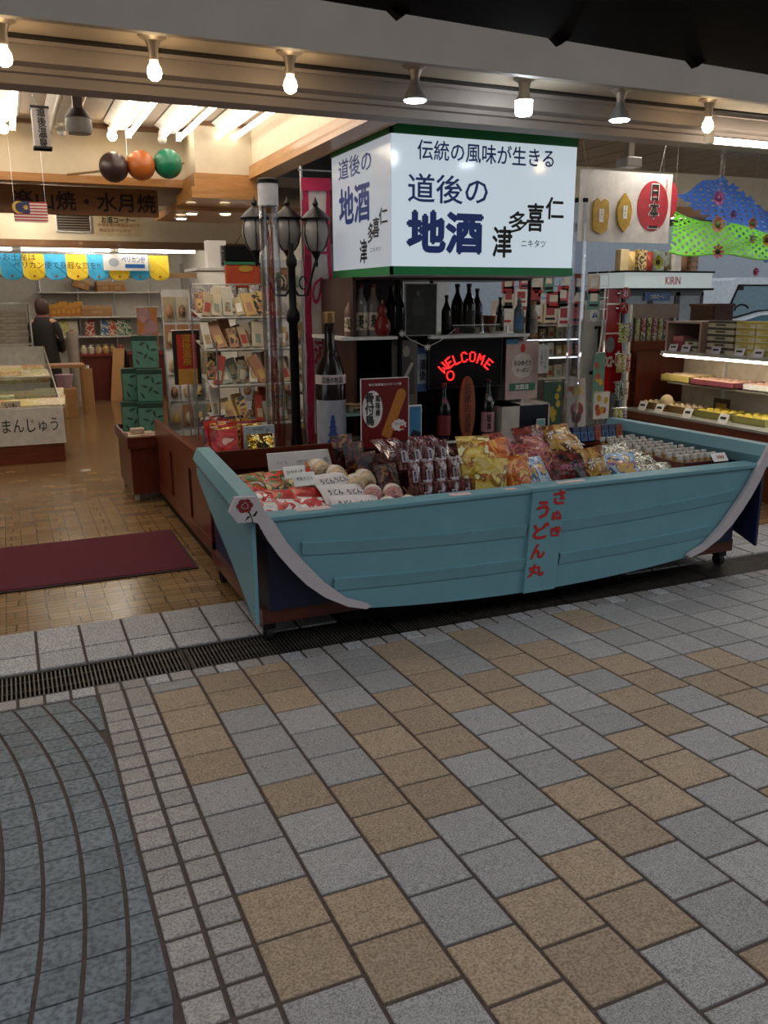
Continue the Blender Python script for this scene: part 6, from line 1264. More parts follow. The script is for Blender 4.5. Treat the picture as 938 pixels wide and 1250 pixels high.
# ================================================================== RIGHT SIDE: POSTER, NETS, FLOWERS
YP = 4.9
A, B = PY(705, 297, YP), PY(822, 212, YP); xa, xb = A.x, B.x; zb, zt = PY(760, 296, YP).z, PY(760, 209, YP).z
po = thing('hanging_poster', 'translucent white hanging poster with red circle and two yellow snack bags', 'poster', ((xa+xb)/2, YP, zb))
part('sheet', MB().box((xa, YP, zb), (xb, YP+.006, zt)), mat('poster_sheet', 'd8d2cc', .35), po)
rc = PY(797, 252, YP); part('red_circle', MB().quad(*[(rc.x+.135*math.cos(t*.2094), YP-.002, rc.z+.165*math.sin(t*.2094)) for t in range(30)]), mat('circle_red', 'a8202c', .35), po, fix=False)
text(po, '日本一', (rc.x+.01, YP-.004, rc.z), (1,0,0), (0,0,1), .09, .29, M_WHITE, .06, vertical=True, name='lettering_edge'); text(po, '日本一', (rc.x+.01, YP-.0055, rc.z), (1,0,0), (0,0,1), .08, .28, M_INK, .03, vertical=True)
text(po, '愛媛名産じゃこ天せんべい', (PY(812, 255, YP).x, YP-.003, rc.z), (1,0,0), (0,0,1), .016, .36, M_REDTXT, .0, vertical=True)
for i, (px, py) in enumerate(((732, 262), (761, 258))):
    c = PY(px, py, YP); pts = []
    prof = [(-.055,-.10),(0,-.125),(.055,-.10),(.066,0),(.058,.08),(.03,.10),(.0,.075),(-.03,.10),(-.058,.08),(-.066,0)] if i == 0 else [(-.045,-.09),(0,-.135),(.045,-.09),(.062,.0),(.045,.06),(.0,.115),(-.045,.06),(-.062,.0)]
    yb = part('snack_bag', MB().prism([(c.x+u, YP-.02, c.z+v) for u, v in prof], (0,.018,0)), mat('bag_yellow', 'b8901c', .3, var=.2, scale=30), po); part('bag_label', MB().box((c.x-.016, YP-.023, c.z-.05), (c.x+.018, YP-.0205, c.z+.035)), M_WHITE, yb); text(yb, 'うまい', (c.x, YP-.0235, c.z), (1,0,0), (0,0,1), .014, .06, M_INK, .01, vertical=True)
part('cords', MB().cyl((xa+.04, YP, zt), (xa-.01, YP, 2.7), .002, n=5).cyl((xb-.12, YP, zt), (xb-.05, YP, 2.7), .001, n=5), mat('thread', '8a8884', .8), po)
rd = PY(822, 245, YP+.08); tag(part('red_disc', MB().prism([(rd.x-.03+.07*math.cos(t*.2618), YP+.08, rd.z+.13*math.sin(t*.2618)) for t in range(24)], (0,.01,0)), mat('circle_red', 'a8202c', .35)), 'red oval disc hanging just behind the right edge of the white poster', 'disc')
# lattice nets
def net(name, label, P4, nu, nv, m, wdt=.022, sag=.05):
    t = thing(name, label, 'paper net', P4[3]); P4 = [Vector(p) for p in P4]
    def pt(u, v):
        q = (P4[0]*(1-u)+P4[1]*u)*(1-v)+(P4[3]*(1-u)+P4[2]*u)*v; q.z -= sag*4*u*(1-u)*.5+.02*math.sin(9*u+7*v); return q
    nrm = (P4[1]-P4[0]).cross(P4[3]-P4[0]).normalized()*.0015; mb = MB(); N = 26
    for d in (1, -1):
        for k in range(-nv, nu+nv if d > 0 else nu+nv):
            rows = []
            for j in range(N+1):
                v = j/N; u = (k/nu)+(d*v*nv/nu if d > 0 else (nv-v*nv)/nu-nv/nu+0)
                if d < 0: u = (k+nv)/nu-v*nv/nu
                hw = wdt/2/(P4[1]-P4[0]).length
                if 0 <= u <= 1: rows.append([pt(u-hw, v)+nrm*d, pt(u+hw, v)+nrm*d])
                elif rows:
                    if len(rows) > 1: mb.strip(rows)
                    rows = []
            if len(rows) > 1: mb.strip(rows)
    part('lattice', mb, m, t, fix=False, stuff=True); e = MB().tube([pt(u/10, 0) for u in range(11)], .006, 5).tube([pt(u/10, 1) for u in range(11)], .006, 5); part('edge_cord', e, m, t); return t
M_NB = mat('net_blue', '3a68c0', .5); M_NG = mat('net_green', '78d038', .5)
q = lambda x, y, Y: PY(x, y, Y)
net('paper_net', 'blue lattice paper net draped under the soffit at the right', [q(828, 238, 5.3), q(882, 214, 5.9), q(985, 300, 5.9), q(935, 318, 5.3)], 8, 10, M_NB, .095, .0)
net('paper_net', 'bright green lattice paper net sagging below the blue net', [q(823, 258, 5.2), q(960, 285, 5.6), q(960, 312, 5.1), q(819, 306, 4.9)], 16, 6, M_NG, .055, .05)
nb2 = thing('net_cord', 'white cord holding the paper nets under the soffit', 'cord', q(880, 214, 5.9)); part('cord', MB().tube([q(828, 238, 5.3), q(880, 213, 5.9), (q(880, 213, 5.9).x, 5.9, 2.7)], .0015, 5), mat('thread', '8a8884', .8), nb2); part('cord', MB().tube([q(823, 258, 5.2), (q(823, 258, 5.2).x, 5.2, 2.7)], .0015, 5), mat('thread', '8a8884', .8), nb2)
def flower(px, py, Y, rpx, c1, c2, label, np_=12):
    c = PY(px, py, Y); r_ = rpx*Y*1.12/FPX; t = thing('paper_flower', label, 'paper flower', c, 0, 'paper flowers under the nets')
    for k in range(np_):
        a = 2*math.pi*k/np_; d = Vector((math.cos(a), 0, math.sin(a))); s = Vector((-d.z, 0, d.x))
        part('petal', MB().prism([c+d*r_*.3-s*r_*.06, c+d*r_*.8-s*r_*.2+Vector((0,-.01,0)), c+d*r_+Vector((0,-.015,0)), c+d*r_*.8+s*r_*.2+Vector((0,-.01,0)), c+d*r_*.3+s*r_*.06], (0,.004,0)), c1, t)
    part('centre', MB().sphere(c+Vector((0,-.006,0)), r_*.36, 12, 8), c2, t, smooth=True); part('thread', MB().cyl(c+Vector((0,.002,0)), (c.x, c.y+.002, 2.70), .0008, n=5), mat('thread', '8a8884', .8), t); return t
F = lambda n, c: mat('petal_'+n, c, .6)
flower(876, 274, 4.95, 11, F('peach', 'b87a58'), F('moss', '4a6a2a'), 'peach paper flower with green centre below the blue net')
flower(877, 242, 5.0, 10, F('violet', '8a3a78'), F('violetdark', '5a2450'), 'violet paper flower at the top of the hanging string')
flower(876, 307, 4.95, 10, F('coral', 'c04a50'), F('black', '1c1414'), 'coral red paper flower with black centre below the green net', 8)
flower(803, 320, 5.3, 9, F('lemon', 'b5b04a'), F('brown', '4a3a1c'), 'pale yellow sunflower ornament above the fridge header')
flower(918, 273, 5.0, 8, F('salmon', 'b0684c'), F('moss', '4a6a2a'), 'salmon paper flower at the right below the blue net')
flower(918, 292, 5.05, 6, F('rose', 'a84a68'), F('grey', '7a7a80'), 'small rose paper flower under the salmon one', 8)
flower(922, 332, 5.0, 6, F('magenta', 'a83a6c'), F('magdark', '702048'), 'small magenta starry flower hanging low at the right', 10)
flower(936, 293, 5.0, 9, F('gold', 'b08a1c'), F('brown', '4a3a1c'), 'golden sunflower ornament cut by the right picture edge')
flower(895, 262, 5.1, 6, F('plum', '6a2c6a'), F('plumdark', '421a44'), 'small plum flower between peach and salmon flowers', 8)
# ================================================================== DRINKS FRIDGE, RED BOTTLE PANEL, RACKS
YK = 8.0
xa, xb = PY(760, 370, YK).x, PY(861, 370, YK).x; zt, zm = PY(810, 333, YK).z, PY(810, 348, YK).z
fr = thing('drinks_fridge', 'drinks showcase fridge with white lit header and glass doors', 'fridge', ((xa+xb)/2, YK+.3, 0))
part('cabinet', MB().box((xa, YK+.04, 0), (xb, YK+.7, zm-.06)), mat('fridge_grey', '6a6e72', .4), fr); part('header', MB().box((xa-.03, YK-.06, zm-.04), (xb+.02, YK+.6, zt)), emit('header_lit', 'c9d4d2', .35), fr)
part('header_trim', MB().box((xa-.05, YK-.08, zt), (xb+.04, YK+.6, zt+.02)).box((xa-.05, YK-.08, zm-.06), (xb+.04, YK+.6, zm-.035)), M_BLACK, fr)
text(fr, 'KIRIN', (PY(822, 341, YK-.062).x, YK-.062, (zt+zm)/2-.02), (1,0,0), (0,0,1), .22, .085, mat('kirin_red', 'a8242a', .4), .03)
for k in range(3):
    x0_ = xa+.02+k*(xb-xa-.04)/3; d_ = part('door', MB().box((x0_, YK, .1), (x0_+.03, YK+.03, zm-.08)).box((x0_+(xb-xa-.04)/3-.04, YK, .1), (x0_+(xb-xa-.04)/3-.01, YK+.03, zm-.08)).box((x0_, YK, zm-.12), (x0_+(xb-xa-.04)/3-.01, YK+.03, zm-.08)).box((x0_, YK, .1), (x0_+(xb-xa-.04)/3-.01, YK+.03, .15)), mat('door_dark', '22242a', .4), fr); part('door_glass', MB().box((x0_+.03, YK+.012, .15), (x0_+(xb-xa-.04)/3-.04, YK+.018, zm-.12)), mat('fridge_glass', '7f898f', .15), d_)
A, B = PY(787, 367, YK-.01), PY(819, 357, YK-.01); part('blue_panel', MB().box((A.x, YK-.012, A.z), (B.x, YK-.004, B.z)), mat('panel_blue', '1c4f8a', .4), fr); text(fr, 'つめた〜い', ((A.x+B.x)/2, YK-.014, (A.z+B.z)/2), (1,0,0), (0,0,1), .22, .05, M_WHITE, .02)
for n in range(9):
    x = xa+.12+n*.13; tag(part('stored_pack', bag_mesh(.12, .22, .08) if n % 2 else MB().box((-.06,-.05,0), (.06,.05,.24), bev=.005), gmats[(n*5) % 12], fix=False), f'{ORD[n]} pack from the left on top of the drinks fridge', 'pack', 'packs on top of the fridge').location = (x, YK+.2, zt+.021)
# red bottle-shaped panel
YC = 6.6
def cz(px, py): return PY(px, py, YC)
L = [(741,353),(739,380),(738,400),(735,418),(731,440),(729,460),(728,478)]; Rr = [(752,480),(757,470),(760,450),(760,430),(759,415),(756,400),(757,380),(757,353)]
bp_ = thing('bottle_sign', 'red bottle shaped drink sign panel with white script lettering', 'sign', (cz(745, 470).x, YC, cz(745, 480).z))
pts = [cz(*a) for a in L+Rr]; edge = MB().prism([p+Vector((0,.004,0)) for p in [cz(a[0]-1.5, a[1]) for a in L]+[cz(a[0]+1.5, a[1]) for a in Rr]], (0,.01,0)); part('white_edge', edge, M_WHITE, bp_); part('red_face', MB().prism(pts, (0,.006,0)), mat('cola_red', 'a01418', .35), bp_)
part('cap_line', MB().box((cz(739,372).x, YC-.003, cz(748,372).z), (cz(757,372).x, YC+.001, cz(748,370).z)).box((cz(737,408).x, YC-.003, cz(748,408).z), (cz(757,408).x, YC+.001, cz(748,406).z)), M_WHITE, bp_)
text(bp_, 'Coca-Cola', (cz(748, 440).x, YC-.004, cz(748, 438).z), (1,0,.0), (0,0,1), .30, .15, M_WHITE, .02, shear=.35)
part('oval', MB().quad(*[(cz(745,422).x+.055*math.cos(t*.5), YC-.002, cz(745,421).z+.075*math.sin(t*.5)) for t in range(13)]), mat('oval_grey', '8a8c8e', .4), bp_, fix=False); part('stand', MB().box((cz(743,478).x, YC+.015, 0), (cz(747,478).x, YC+.03, cz(745,440).z)), M_WIRE, bp_)
for i, (px, py, s_) in enumerate(((762, 358, 'お'), (760, 376, 'へ'))):
    c = cz(px, py); d_ = thing('round_tag', ['upper round red tag with white character beside the bottle panel', 'lower round red tag with white character beside the bottle panel'][i], 'tag', c); part('disc', MB().prism([(c.x+.055*math.cos(t*.2618), YC-.03, c.z+.055*math.sin(t*.2618)) for t in range(24)], (0,.008,0)), mat('cola_red', 'a01418', .35), d_); text(d_, s_, (c.x, YC-.031, c.z), (1,0,0), (0,0,1), .06, .06, M_WHITE, .02); part('arm', MB().box((c.x-.09, YC-.022, c.z-.005), (c.x, YC-.018, c.z+.005)), M_WIRE, d_)
# white glass-door showcase with lit shelves behind the right tube
YW = 6.9; xa, xb = PY(640, 420, YW).x, PY(744, 420, YW).x
sh = thing('glass_showcase', 'white glass door showcase with lit shelves and black handle', 'showcase', ((xa+xb)/2, YW+.3, 0)); zt = PY(700, 372, YW).z
part('back', MB().box((xa, YW+.6, 0), (xb, YW+.62, zt)), M_WSHELF, sh); part('side', MB().box((xa, YW, 0), (xa+.03, YW+.6, zt)), M_WSHELF, sh); part('side', MB().box((xb-.03, YW, 0), (xb, YW+.6, zt)), M_WSHELF, sh); part('top', MB().box((xa, YW, zt), (xb, YW+.62, zt+.04)), M_WSHELF, sh); part('bottom', MB().box((xa, YW, 0), (xb, YW+.6, .3)), M_WSHELF, sh)
xd = PY(712, 420, YW-.02).x; part('door_frame', MB().box((xd, YW-.02, .35), (xb, YW, zt-.0)), mat('door_white', 'b5b8b5', .4), sh); part('handle', MB().tube([(xd+.14, YW-.02, PY(725,400,YW).z), (xd+.14, YW-.08, PY(725,398,YW).z), (xd+.14, YW-.08, PY(725,452,YW).z), (xd+.10, YW-.02, PY(725,455,YW).z)], .016, 8), M_BLACK, sh)
stc = PY(727, 385, YW-.03); part('sticker', MB().quad(*[(stc.x+.06*math.cos(t*.3), YW-.022, stc.z+.06*math.sin(t*.3)) for t in range(21)]), M_WHITE, sh, fix=False); part('sticker_mark', MB().quad((stc.x-.035, YW-.024, stc.z-.02), (stc.x+.035, YW-.024, stc.z-.02), (stc.x, YW-.024, stc.z+.04)), mat('panel_blue', '1c4f8a', .4), sh, fix=False)
for zpx in (396, 414, 436, 462):
    z = PY(680, zpx, YW).z; s_ = part('shelf', MB().box((xa+.03, YW+.05, z-.012), (xd, YW+.58, z)), M_WSHELF, sh)
    part('shelf_light', MB().box((xa+.04, YW+.04, z-.014), (xd-.01, YW+.055, z-.004)), (emit('shelf_led', 'eef2f8', 1.6) if zpx in (414, 436) else M_WSHELF), s_)
    for n in range(8): k = (n*5+zpx) % 12; place(gp[k], (xa+.12+n*.10, YW+.18, z+.0005), (R(-3),0,R(6)), f'{GN[k]} pack, {ORD[n]} from left on the lit showcase shelf ' + {396:'at the top',414:'second from top',436:'third from top',462:'at the bottom'}[zpx], 'packs in the glass showcase', 'pack', (1.2,1.2,.62))
# leaflets and cards pinned between the shelf and the tube
lf_ = thing('leaflet_board', 'white wire board with pinned leaflets behind the upper right shelf', 'board', (3.7, 6.3, 1.3)); xa, xb = PY(620, 370, 6.3).x, PY(742, 370, 6.3).x; z0_, z1_ = PY(680, 392, 6.3).z, PY(680, 335, 6.3).z; 
mb = MB()
for k in range(9): x = xa+(xb-xa)*k/8; mb.cyl((x, 6.3, z0_), (x, 6.3, z1_+.1), .003, n=5)
for k in range(5): z = z0_+(z1_-z0_)*k/4; mb.cyl((xa, 6.302, z), (xb, 6.302, z), .003, n=5)
part('grid_wires', mb, M_WIRE, lf_, stuff=True); part('foot', MB().box((xa, 6.3, 0), (xa+.02, 6.32, z0_)), M_WIRE, lf_); part('foot', MB().box((xb-.02, 6.3, 0), (xb, 6.32, z0_)), M_WIRE, lf_)
LC = ['a8383a','c4b49a','c8c2ba','b04a50','c9c4bc','8a2c2c','c4bcae','a03038','c8b8a8','5a8a78']; LN = ['red','cream','white','rose','pale','dark red','beige','crimson','tan','green']
for n in range(20):
    px = 622+(n % 7)*17+random.uniform(-3, 3); py = 345+(n//7)*19+random.uniform(-3, 3); c = PY(px, py, 6.27); k = n*3 % 10; wv, hv = random.uniform(.04,.07), random.uniform(.06,.10)
    l_ = thing('leaflet', f'{LN[k]} leaflet, {ORD[n % 7]} from left in the {ORD[n//7]} row of the pin board', 'leaflet', c, 0, 'leaflets on the wire board'); part('sheet', MB().box((c.x-wv, 6.268, c.z-hv), (c.x+wv, 6.274, c.z+hv)), mat('leaf_%d' % k, LC[k], .5), l_); part('print', MB().box((c.x-wv*.6, 6.266, c.z-hv*.2), (c.x+wv*.6, 6.269, c.z+hv*.6)), mat('leafp_%d' % (k % 3), ['c8beb0','9a3238','d0cac2'][k % 3], .5), l_); part('print_line', MB().box((c.x-wv*.7, 6.266, c.z-hv*.7), (c.x+wv*.7, 6.269, c.z-hv*.45)), M_INK if k % 2 else M_REDTXT, l_)
# lemon print cloths and ice dessert poster
def patterned(name, x0_, y0_, x1_, y1_, Y, base, dots, label, nd=8, seed=1):
    rnd = random.Random(seed); A, B = PY(x0_, y1_, Y), PY(x1_, y0_, Y); t = thing(name, label, 'cloth', ((A.x+B.x)/2, Y, A.z)); part('cloth', MB().box((A.x, Y, A.z), (B.x, Y+.006, B.z)), base, t)
    for k in range(nd):
        cx = A.x+.03+rnd.random()*(B.x-A.x-.06); c_z = A.z+.04+rnd.random()*(B.z-A.z-.08); part('print_fruit', MB().quad(*[(cx+.022*math.cos(q*.6), Y-.002-.0002*k, c_z+.028*math.sin(q*.6)) for q in range(11)]), dots[k % len(dots)], t, fix=False)
    part('hanger', MB().cyl((A.x, Y+.003, B.z), (B.x, Y+.003, B.z), .005, n=6).cyl(((A.x+B.x)/2, Y+.01, 0), ((A.x+B.x)/2, Y+.01, B.z), .006, n=6), M_WIRE, t); return t
M_LEM = mat('lemon', 'b59c2c', .6); M_DGR = mat('deep_green', '28503c', .6); M_TOM = mat('tomato', 'a83a28', .6)
patterned('print_cloth', 663, 465, 687, 525, 5.6, M_DGR, [M_LEM, M_DGR, M_LEM], 'dark green cloth with lemon print right of the white display box', 12, 2)
patterned('print_cloth', 722, 430, 740, 500, 5.9, mat('sea_green', '5a8578', .6), [M_LEM, M_TOM], 'sea green cloth with fruit print behind the dessert poster', 8, 3)
patterned('print_cloth', 724, 478, 745, 512, 5.75, M_WSHELF, [M_TOM, M_LEM], 'white cloth with tomato print right of the dessert poster', 8, 4)
A, B = PY(689, 521, 5.0), PY(717, 462, 5.0); ds = thing('dessert_poster', 'clear standing poster with a pear and a red dessert leaning by the tube', 'poster', ((A.x+B.x)/2, 5.2, .612)); A, B = PY(689, 521, 5.2), PY(717, 462, 5.2); zb = max(A.z, .615)
part('sheet', MB().prism([(A.x-.01, 5.16, zb), (B.x-.02, 5.16, zb), (B.x, 5.22, B.z), (A.x+.02, 5.22, B.z)], (0,.005,.001)), mat('poster_ivory', 'a89c92', .4), ds)
for (u, v, rr, m_) in ((.55, .75, .04, M_LEM), (.5, .35, .055, mat('dessert_red', '8a3a36', .4)), (.2, .8, .018, M_TOM), (.45, .2, .04, mat('dessert_brown', '5a3428', .4))): part('picture', MB().quad(*[(A.x+(B.x-A.x)*u+rr*math.cos(t*.5), 5.158+.06*v-.004-.002*(rr < .05), zb+(B.z-zb)*v+rr*1.1*math.sin(t*.5)) for t in range(13)]), m_, ds, fix=False)
part('easel_leg', MB().box(((A.x+B.x)/2-.008, 5.22, .611), ((A.x+B.x)/2+.008, 5.26, .9)), M_WIRE, ds)
# hanging snack strips on a white post rack
xp = PY(768, 430, 5.9).x; hr = thing('strip_rack', 'white post rack with hanging strips of small snacks right of the bottle panel', 'rack', (xp-.15, 5.9, 0)); part('post', MB().box((xp-.012, 5.9, 0), (xp+.012, 5.93, PY(768, 372, 5.9).z)), M_WSHELF, hr); part('foot', MB().box((xp-.10, 5.8, 0), (xp+.05, 6.0, .02)), M_WSHELF, hr)
for zpx in (395, 432, 466, 498): part('bar', MB().cyl((xp-.16, 5.88, PY(750, zpx, 5.9).z), (xp, 5.88, PY(750, zpx, 5.9).z), .005, n=6), M_WIRE, hr)
SC_ = ['9aa83a','5a3a7a','a8a050','a83a48','3a6a6a','b0a890']; SNn = ['lime','purple','olive','red','teal','ivory']
sp_ = [bag('snack_strip', .045, .15, .02, printmat('strip_%d' % k, [SC_[k], 'c0bcb0', SC_[k], '5a4a3a'], 50, .25, .3)) for k in range(6)]
for j, zpx in enumerate((395, 432, 466, 498)):
    for n in range(3): k = (j*2+n//2) % 6; place(sp_[k], (xp-.13+n*.05, 5.86, PY(750, zpx, 5.9).z-.155), (0,0,R(8*(n % 3)-8)), f'{SNn[k]} snack strip, {ORD[n]} from left, {ORD[j]} bar of the white rack', 'snack strips on the white rack', 'snack')
# carded snack rack to the right with beige header, brown slatted stand
xa, xb = PY(771, 390, 6.5).x, PY(826, 390, 6.5).x; zt = PY(800, 371, 6.5).z; hz = PY(800, 388, 6.5).z
sr = thing('snack_rack', 'rack with beige header board and hanging snack cards', 'rack', ((xa+xb)/2, 6.5, 0)); part('header', MB().box((xa, 6.48, hz), (xb, 6.50, zt)), mat('header_beige', '8f7d6c', .6), sr); part('post', MB().box((xa, 6.50, 0), (xa+.02, 6.52, zt)), M_WSHELF, sr); part('post', MB().box((xb-.02, 6.50, 0), (xb, 6.52, zt)), M_WSHELF, sr); part('backboard', MB().box((xa, 6.52, .3), (xb, 6.53, hz)), mat('rack_back', '6f655c', .6), sr)
for j in range(2):
    for n in range(6): k = (n*3+j*2) % 6; place(sp_[k], (xa+.05+n*.068, 6.462, hz-.148-j*.13), (0,0,0), f'{SNn[k]} snack card, {ORD[n]} from the left in the {["upper","lower"][j]} row under the beige header', 'snack cards under the beige header', 'snack', (1.2,1.2,1))
xa, xb = PY(768, 450, 6.36).x, PY(828, 450, 6.36).x; zt = PY(790, 412, 6.36).z
sd = thing('slatted_stand', 'red brown wooden slatted stand left of the sweets showcase', 'stand', ((xa+xb)/2, 6.4, 0)); 
for x in (xa, xb-.04): part('post', MB().box((x, 6.36, 0), (x+.04, 6.40, zt)), M_BROWN, sd)
M_RB = wood('slat_redbrown', '6a3018', '84422a', axis=0); ns = 9
for k in range(ns): z = .10+k*(zt-.12)/(ns); part('slat', MB().box((xa+.01, 6.39, z), (xb-.01, 6.41, z+(zt-.12)/ns-.012)), M_RB, sd)
part('brace', MB().prism([(xa+.04, 6.385, .5), (xa+.09, 6.385, .5), (xb-.04, 6.385, zt-.05), (xb-.09, 6.385, zt-.05)], (0,.008,0)), M_RB, sd)
# ================================================================== SWEETS SHOWCASE on the right
XS = 5.2
sc3 = thing('sweets_showcase', 'open sweets showcase with lit shelves facing the boat at the right', 'showcase', (5.6, 5.3, 0))
ya, yb_ = 4.3, 6.3; zc = .565; z2, z3, z4 = .84, 1.095, 1.10
M_CRM = mat('showcase_cream', 'cabda6', .5)
part('base', MB().box((XS+.14, ya, 0), (6.0, yb_, .50)), M_BROWNY, sc3); part('counter_edge', MB().box((XS-.01, ya, .50), (XS+.14, yb_, zc)), mat('edge_brown', '6b341e', .5), sc3); part('counter_top', MB().box((XS-.02, ya, zc), (6.0, yb_, zc+.02)), mat('top_grey', '9a9a94', .3), sc3); part('back', MB().box((5.85, ya, zc+.02), (5.9, yb_, 1.34)), M_CRM, sc3); part('end', MB().box((XS+.1, yb_-.02, zc+.02), (5.85, yb_, z3)), M_BROWN, sc3)
for y in (4.6, 5.2, 5.75): part('upright', MB().box((5.82, y-.01, zc+.02), (5.85, y+.01, 1.34)), M_WSHELF, sc3)
part('glass_shelf', MB().box((XS+.22, ya, z2-.008), (5.85, yb_-.3, z2)), clear('shelf_glass', (.85,.9,.9), .3), sc3); part('shelf_rim', MB().box((XS+.215, ya, z2-.012), (XS+.222, yb_-.3, z2+.002)), mat('rim_alu', 'a8a294', .3, .6), sc3)
part('top_shelf', MB().box((XS+.08, ya, z3), (5.85, yb_-.34, z3+.025)), M_WSHELF, sc3); part('shelf_light', MB().box((XS+.09, ya+.02, z3-.02), (XS+.13, yb_-.36, z3-.001)), emit('showcase_led', 'fff0d8', 14), sc3); part('shelf_light', MB().box((XS+.24, ya+.02, z2-.026), (XS+.26, 4.85, z2-.012)), emit('showcase_led2', 'f4f4ff', 14), sc3)
part('price_rail', MB().box((XS+.076, ya, z3-.012), (XS+.08, yb_-.34, z3+.03)), M_ACRYL, sc3)
# sweets trays
def tray(w, d, h, m, mi, n1, n2):
    root = thing('sweet_tray', 'x', 'sweets', (0,0,0)); PROTOS.append(root)
    b = MB(); b.box((-w/2,-d/2,0), (w/2,d/2,.008)); b.box((-w/2,-d/2,0), (w/2,-d/2+.006,h)).box((-w/2,d/2-.006,0), (w/2,d/2,h)).box((-w/2,-d/2,0), (-w/2+.006,d/2,h)).box((w/2-.006,-d/2,0), (w/2,d/2,h)); part('box_tray', b, m, root)
    for i in range(n1):
        for j in range(n2):
            x = -w/2+w*(i+.5)/n1; y = -d/2+d*(j+.5)/n2; part('sweet', MB().lathe([(.3*w/n1,.008),(.42*w/n1,.02),(.40*w/n1,h*.9),(.2*w/n1,h*1.15)], (x,y,0), 8), mi, root, smooth=True)
    return root
M_SWC = mat('sweet_cream', 'c9b28a', .5); M_SWP = mat('sweet_pink', 'c4a08e', .5); M_BXY = mat('tray_yellow', 'b8a65a', .5); M_BXM = mat('tray_maroon', '7a3a44', .5); M_BXG = mat('tray_olive', '8f8a4a', .5); M_BXB = mat('tray_brown', '7a5a2c', .5)
t1 = tray(.30, .36, .06, M_BXY, M_SWC, 3, 5); t2 = tray(.34, .50, .05, M_BXM, M_SWP, 4, 7); t3 = tray(.26, .30, .06, M_BXB, M_SWC, 4, 4); t4 = tray(.28, .34, .06, M_BXG, mat('sweet_yellow', 'c0a83a', .5), 3, 4)
t5 = tray(.30, .42, .05, M_WSHELF, M_SWP, 3, 5)
for tt, x, y, z, lb in ((t1, 5.58, 5.93, z2, 'yellow tray of cream sweets at the far end of the glass shelf'), (t2, 5.58, 5.47, z2, 'maroon tray of pink sweets in the middle of the glass shelf'), (t5, 5.60, 4.96, z2, 'white tray of pink sweets at the near end of the glass shelf'), (t3, 5.46, 6.10, zc+.02, 'brown tray of sweets at the far end of the showcase counter'), (t3, 5.46, 5.76, zc+.02, 'brown tray of tan sweets beside the round biscuit jar'), (t4, 5.46, 5.38, zc+.02, 'olive tray of yellow sweets on the showcase counter'), (t4, 5.48, 4.98, zc+.02, 'olive tray of yellow sweets at the near end of the showcase counter')):
    place(tt, (x, y, z+.001), (0,0,0), lb, None, 'sweets')
jb = Vector((5.36, 5.93, zc+.021)); j_ = thing('biscuit_ball', 'round pale biscuit model on a stand on the showcase counter', 'model', jb); part('stand', MB().lathe([(.05,0),(.05,.02),(.03,.03)], jb, 14), M_BXB, j_); part('ball', MB().sphere(jb+Vector((0,0,.085)), .058, 16, 10, 1.1), M_SWC, j_, smooth=True)
fo = Vector((5.66, 5.58, zc+.021)); f_ = thing('gold_frame_card', 'small dark card with gold picture on the showcase counter', 'card', fo); part('card', MB().box((fo.x-.005, fo.y-.09, fo.z), (fo.x+.005, fo.y+.09, fo.z+.13)), mat('card_darkbrown', '3a2a1a', .5), f_); part('gold_picture', MB().box((fo.x-.008, fo.y-.06, fo.z+.03), (fo.x-.005, fo.y+.06, fo.z+.09)), mat('gold_pic', 'b0853a', .4), f_)
lx2 = Vector((5.55, 5.30, zc+.021)); 
for n, (y, z, x) in enumerate(((6.12, zc+.021, 5.24), (5.90, zc+.021, 5.24), (5.55, zc+.021, 5.24), (5.15, zc+.021, 5.24))):
    c = thing('price_card', f'{ORD[n]} white price card from the far end on the showcase counter edge', 'price card', (x, y, z), 0, 'price cards on the showcase counter'); part('card', MB().prism([(x, y-.05, z), (x, y+.05, z), (x+.03, y+.05, z+.07), (x+.03, y-.05, z+.07)], (.003,0,.001)), M_WHITE, c); part('print', MB().prism([(x+.010, y-.03, z+.03), (x+.010, y+.03, z+.03), (x+.018, y+.03, z+.048), (x+.018, y-.03, z+.048)], (-.001,0,.0005)), M_INK, c)
# boxes stacked on the top shelf
hx = thing('pink_cabinet', 'small open pinkish wooden box shelf at the far end of the showcase top', 'box shelf', (5.55, 5.73, z3+.025)); zq = z3+.0255
part('side', MB().box((5.30, 5.92, zq), (5.8, 5.94, zq+.24)), mat('pinkwood', 'a08478', .6), hx); part('side', MB().box((5.30, 5.52, zq), (5.8, 5.54, zq+.24)), mat('pinkwood', 'a08478', .6), hx); part('top', MB().box((5.30, 5.52, zq+.24), (5.8, 5.94, zq+.255)), mat('pinkwood', 'a08478', .6), hx); part('back', MB().box((5.78, 5.54, zq), (5.8, 5.92, zq+.24)), mat('pinkwood_dark', '7a5a50', .6), hx)
pbx = carton('pink_box', .12, .12, .13, mat('box_rose', '9a3f50', .5), mat('box_rose_l', 'b06a72', .5)); place(pbx, (5.40, 5.83, zq), (0,0,R(-90)), 'deep pink carton inside the open box shelf', None, 'box')
sbx2 = carton('cream_box', .15, .14, .052, mat('box_cream', 'bdb49c', .5), mat('box_label', '4a4034', .5))
for n in range(2): place(sbx2, (5.40, 5.66, zq+n*.054), (0,0,R(-90)), f'{["lower","upper"][n]} cream carton beside the pink carton in the box shelf', 'cream cartons in the box shelf', 'box')
ybx = carton('cream_gift_box', .29, .24, .052, mat('box_ivory', 'b5ad94', .5), mat('box_label', '4a4034', .5)); ybx2 = carton('cream_gift_box', .19, .24, .052, mat('box_ivory', 'b5ad94', .5), mat('box_label_y', 'a8963a', .5))
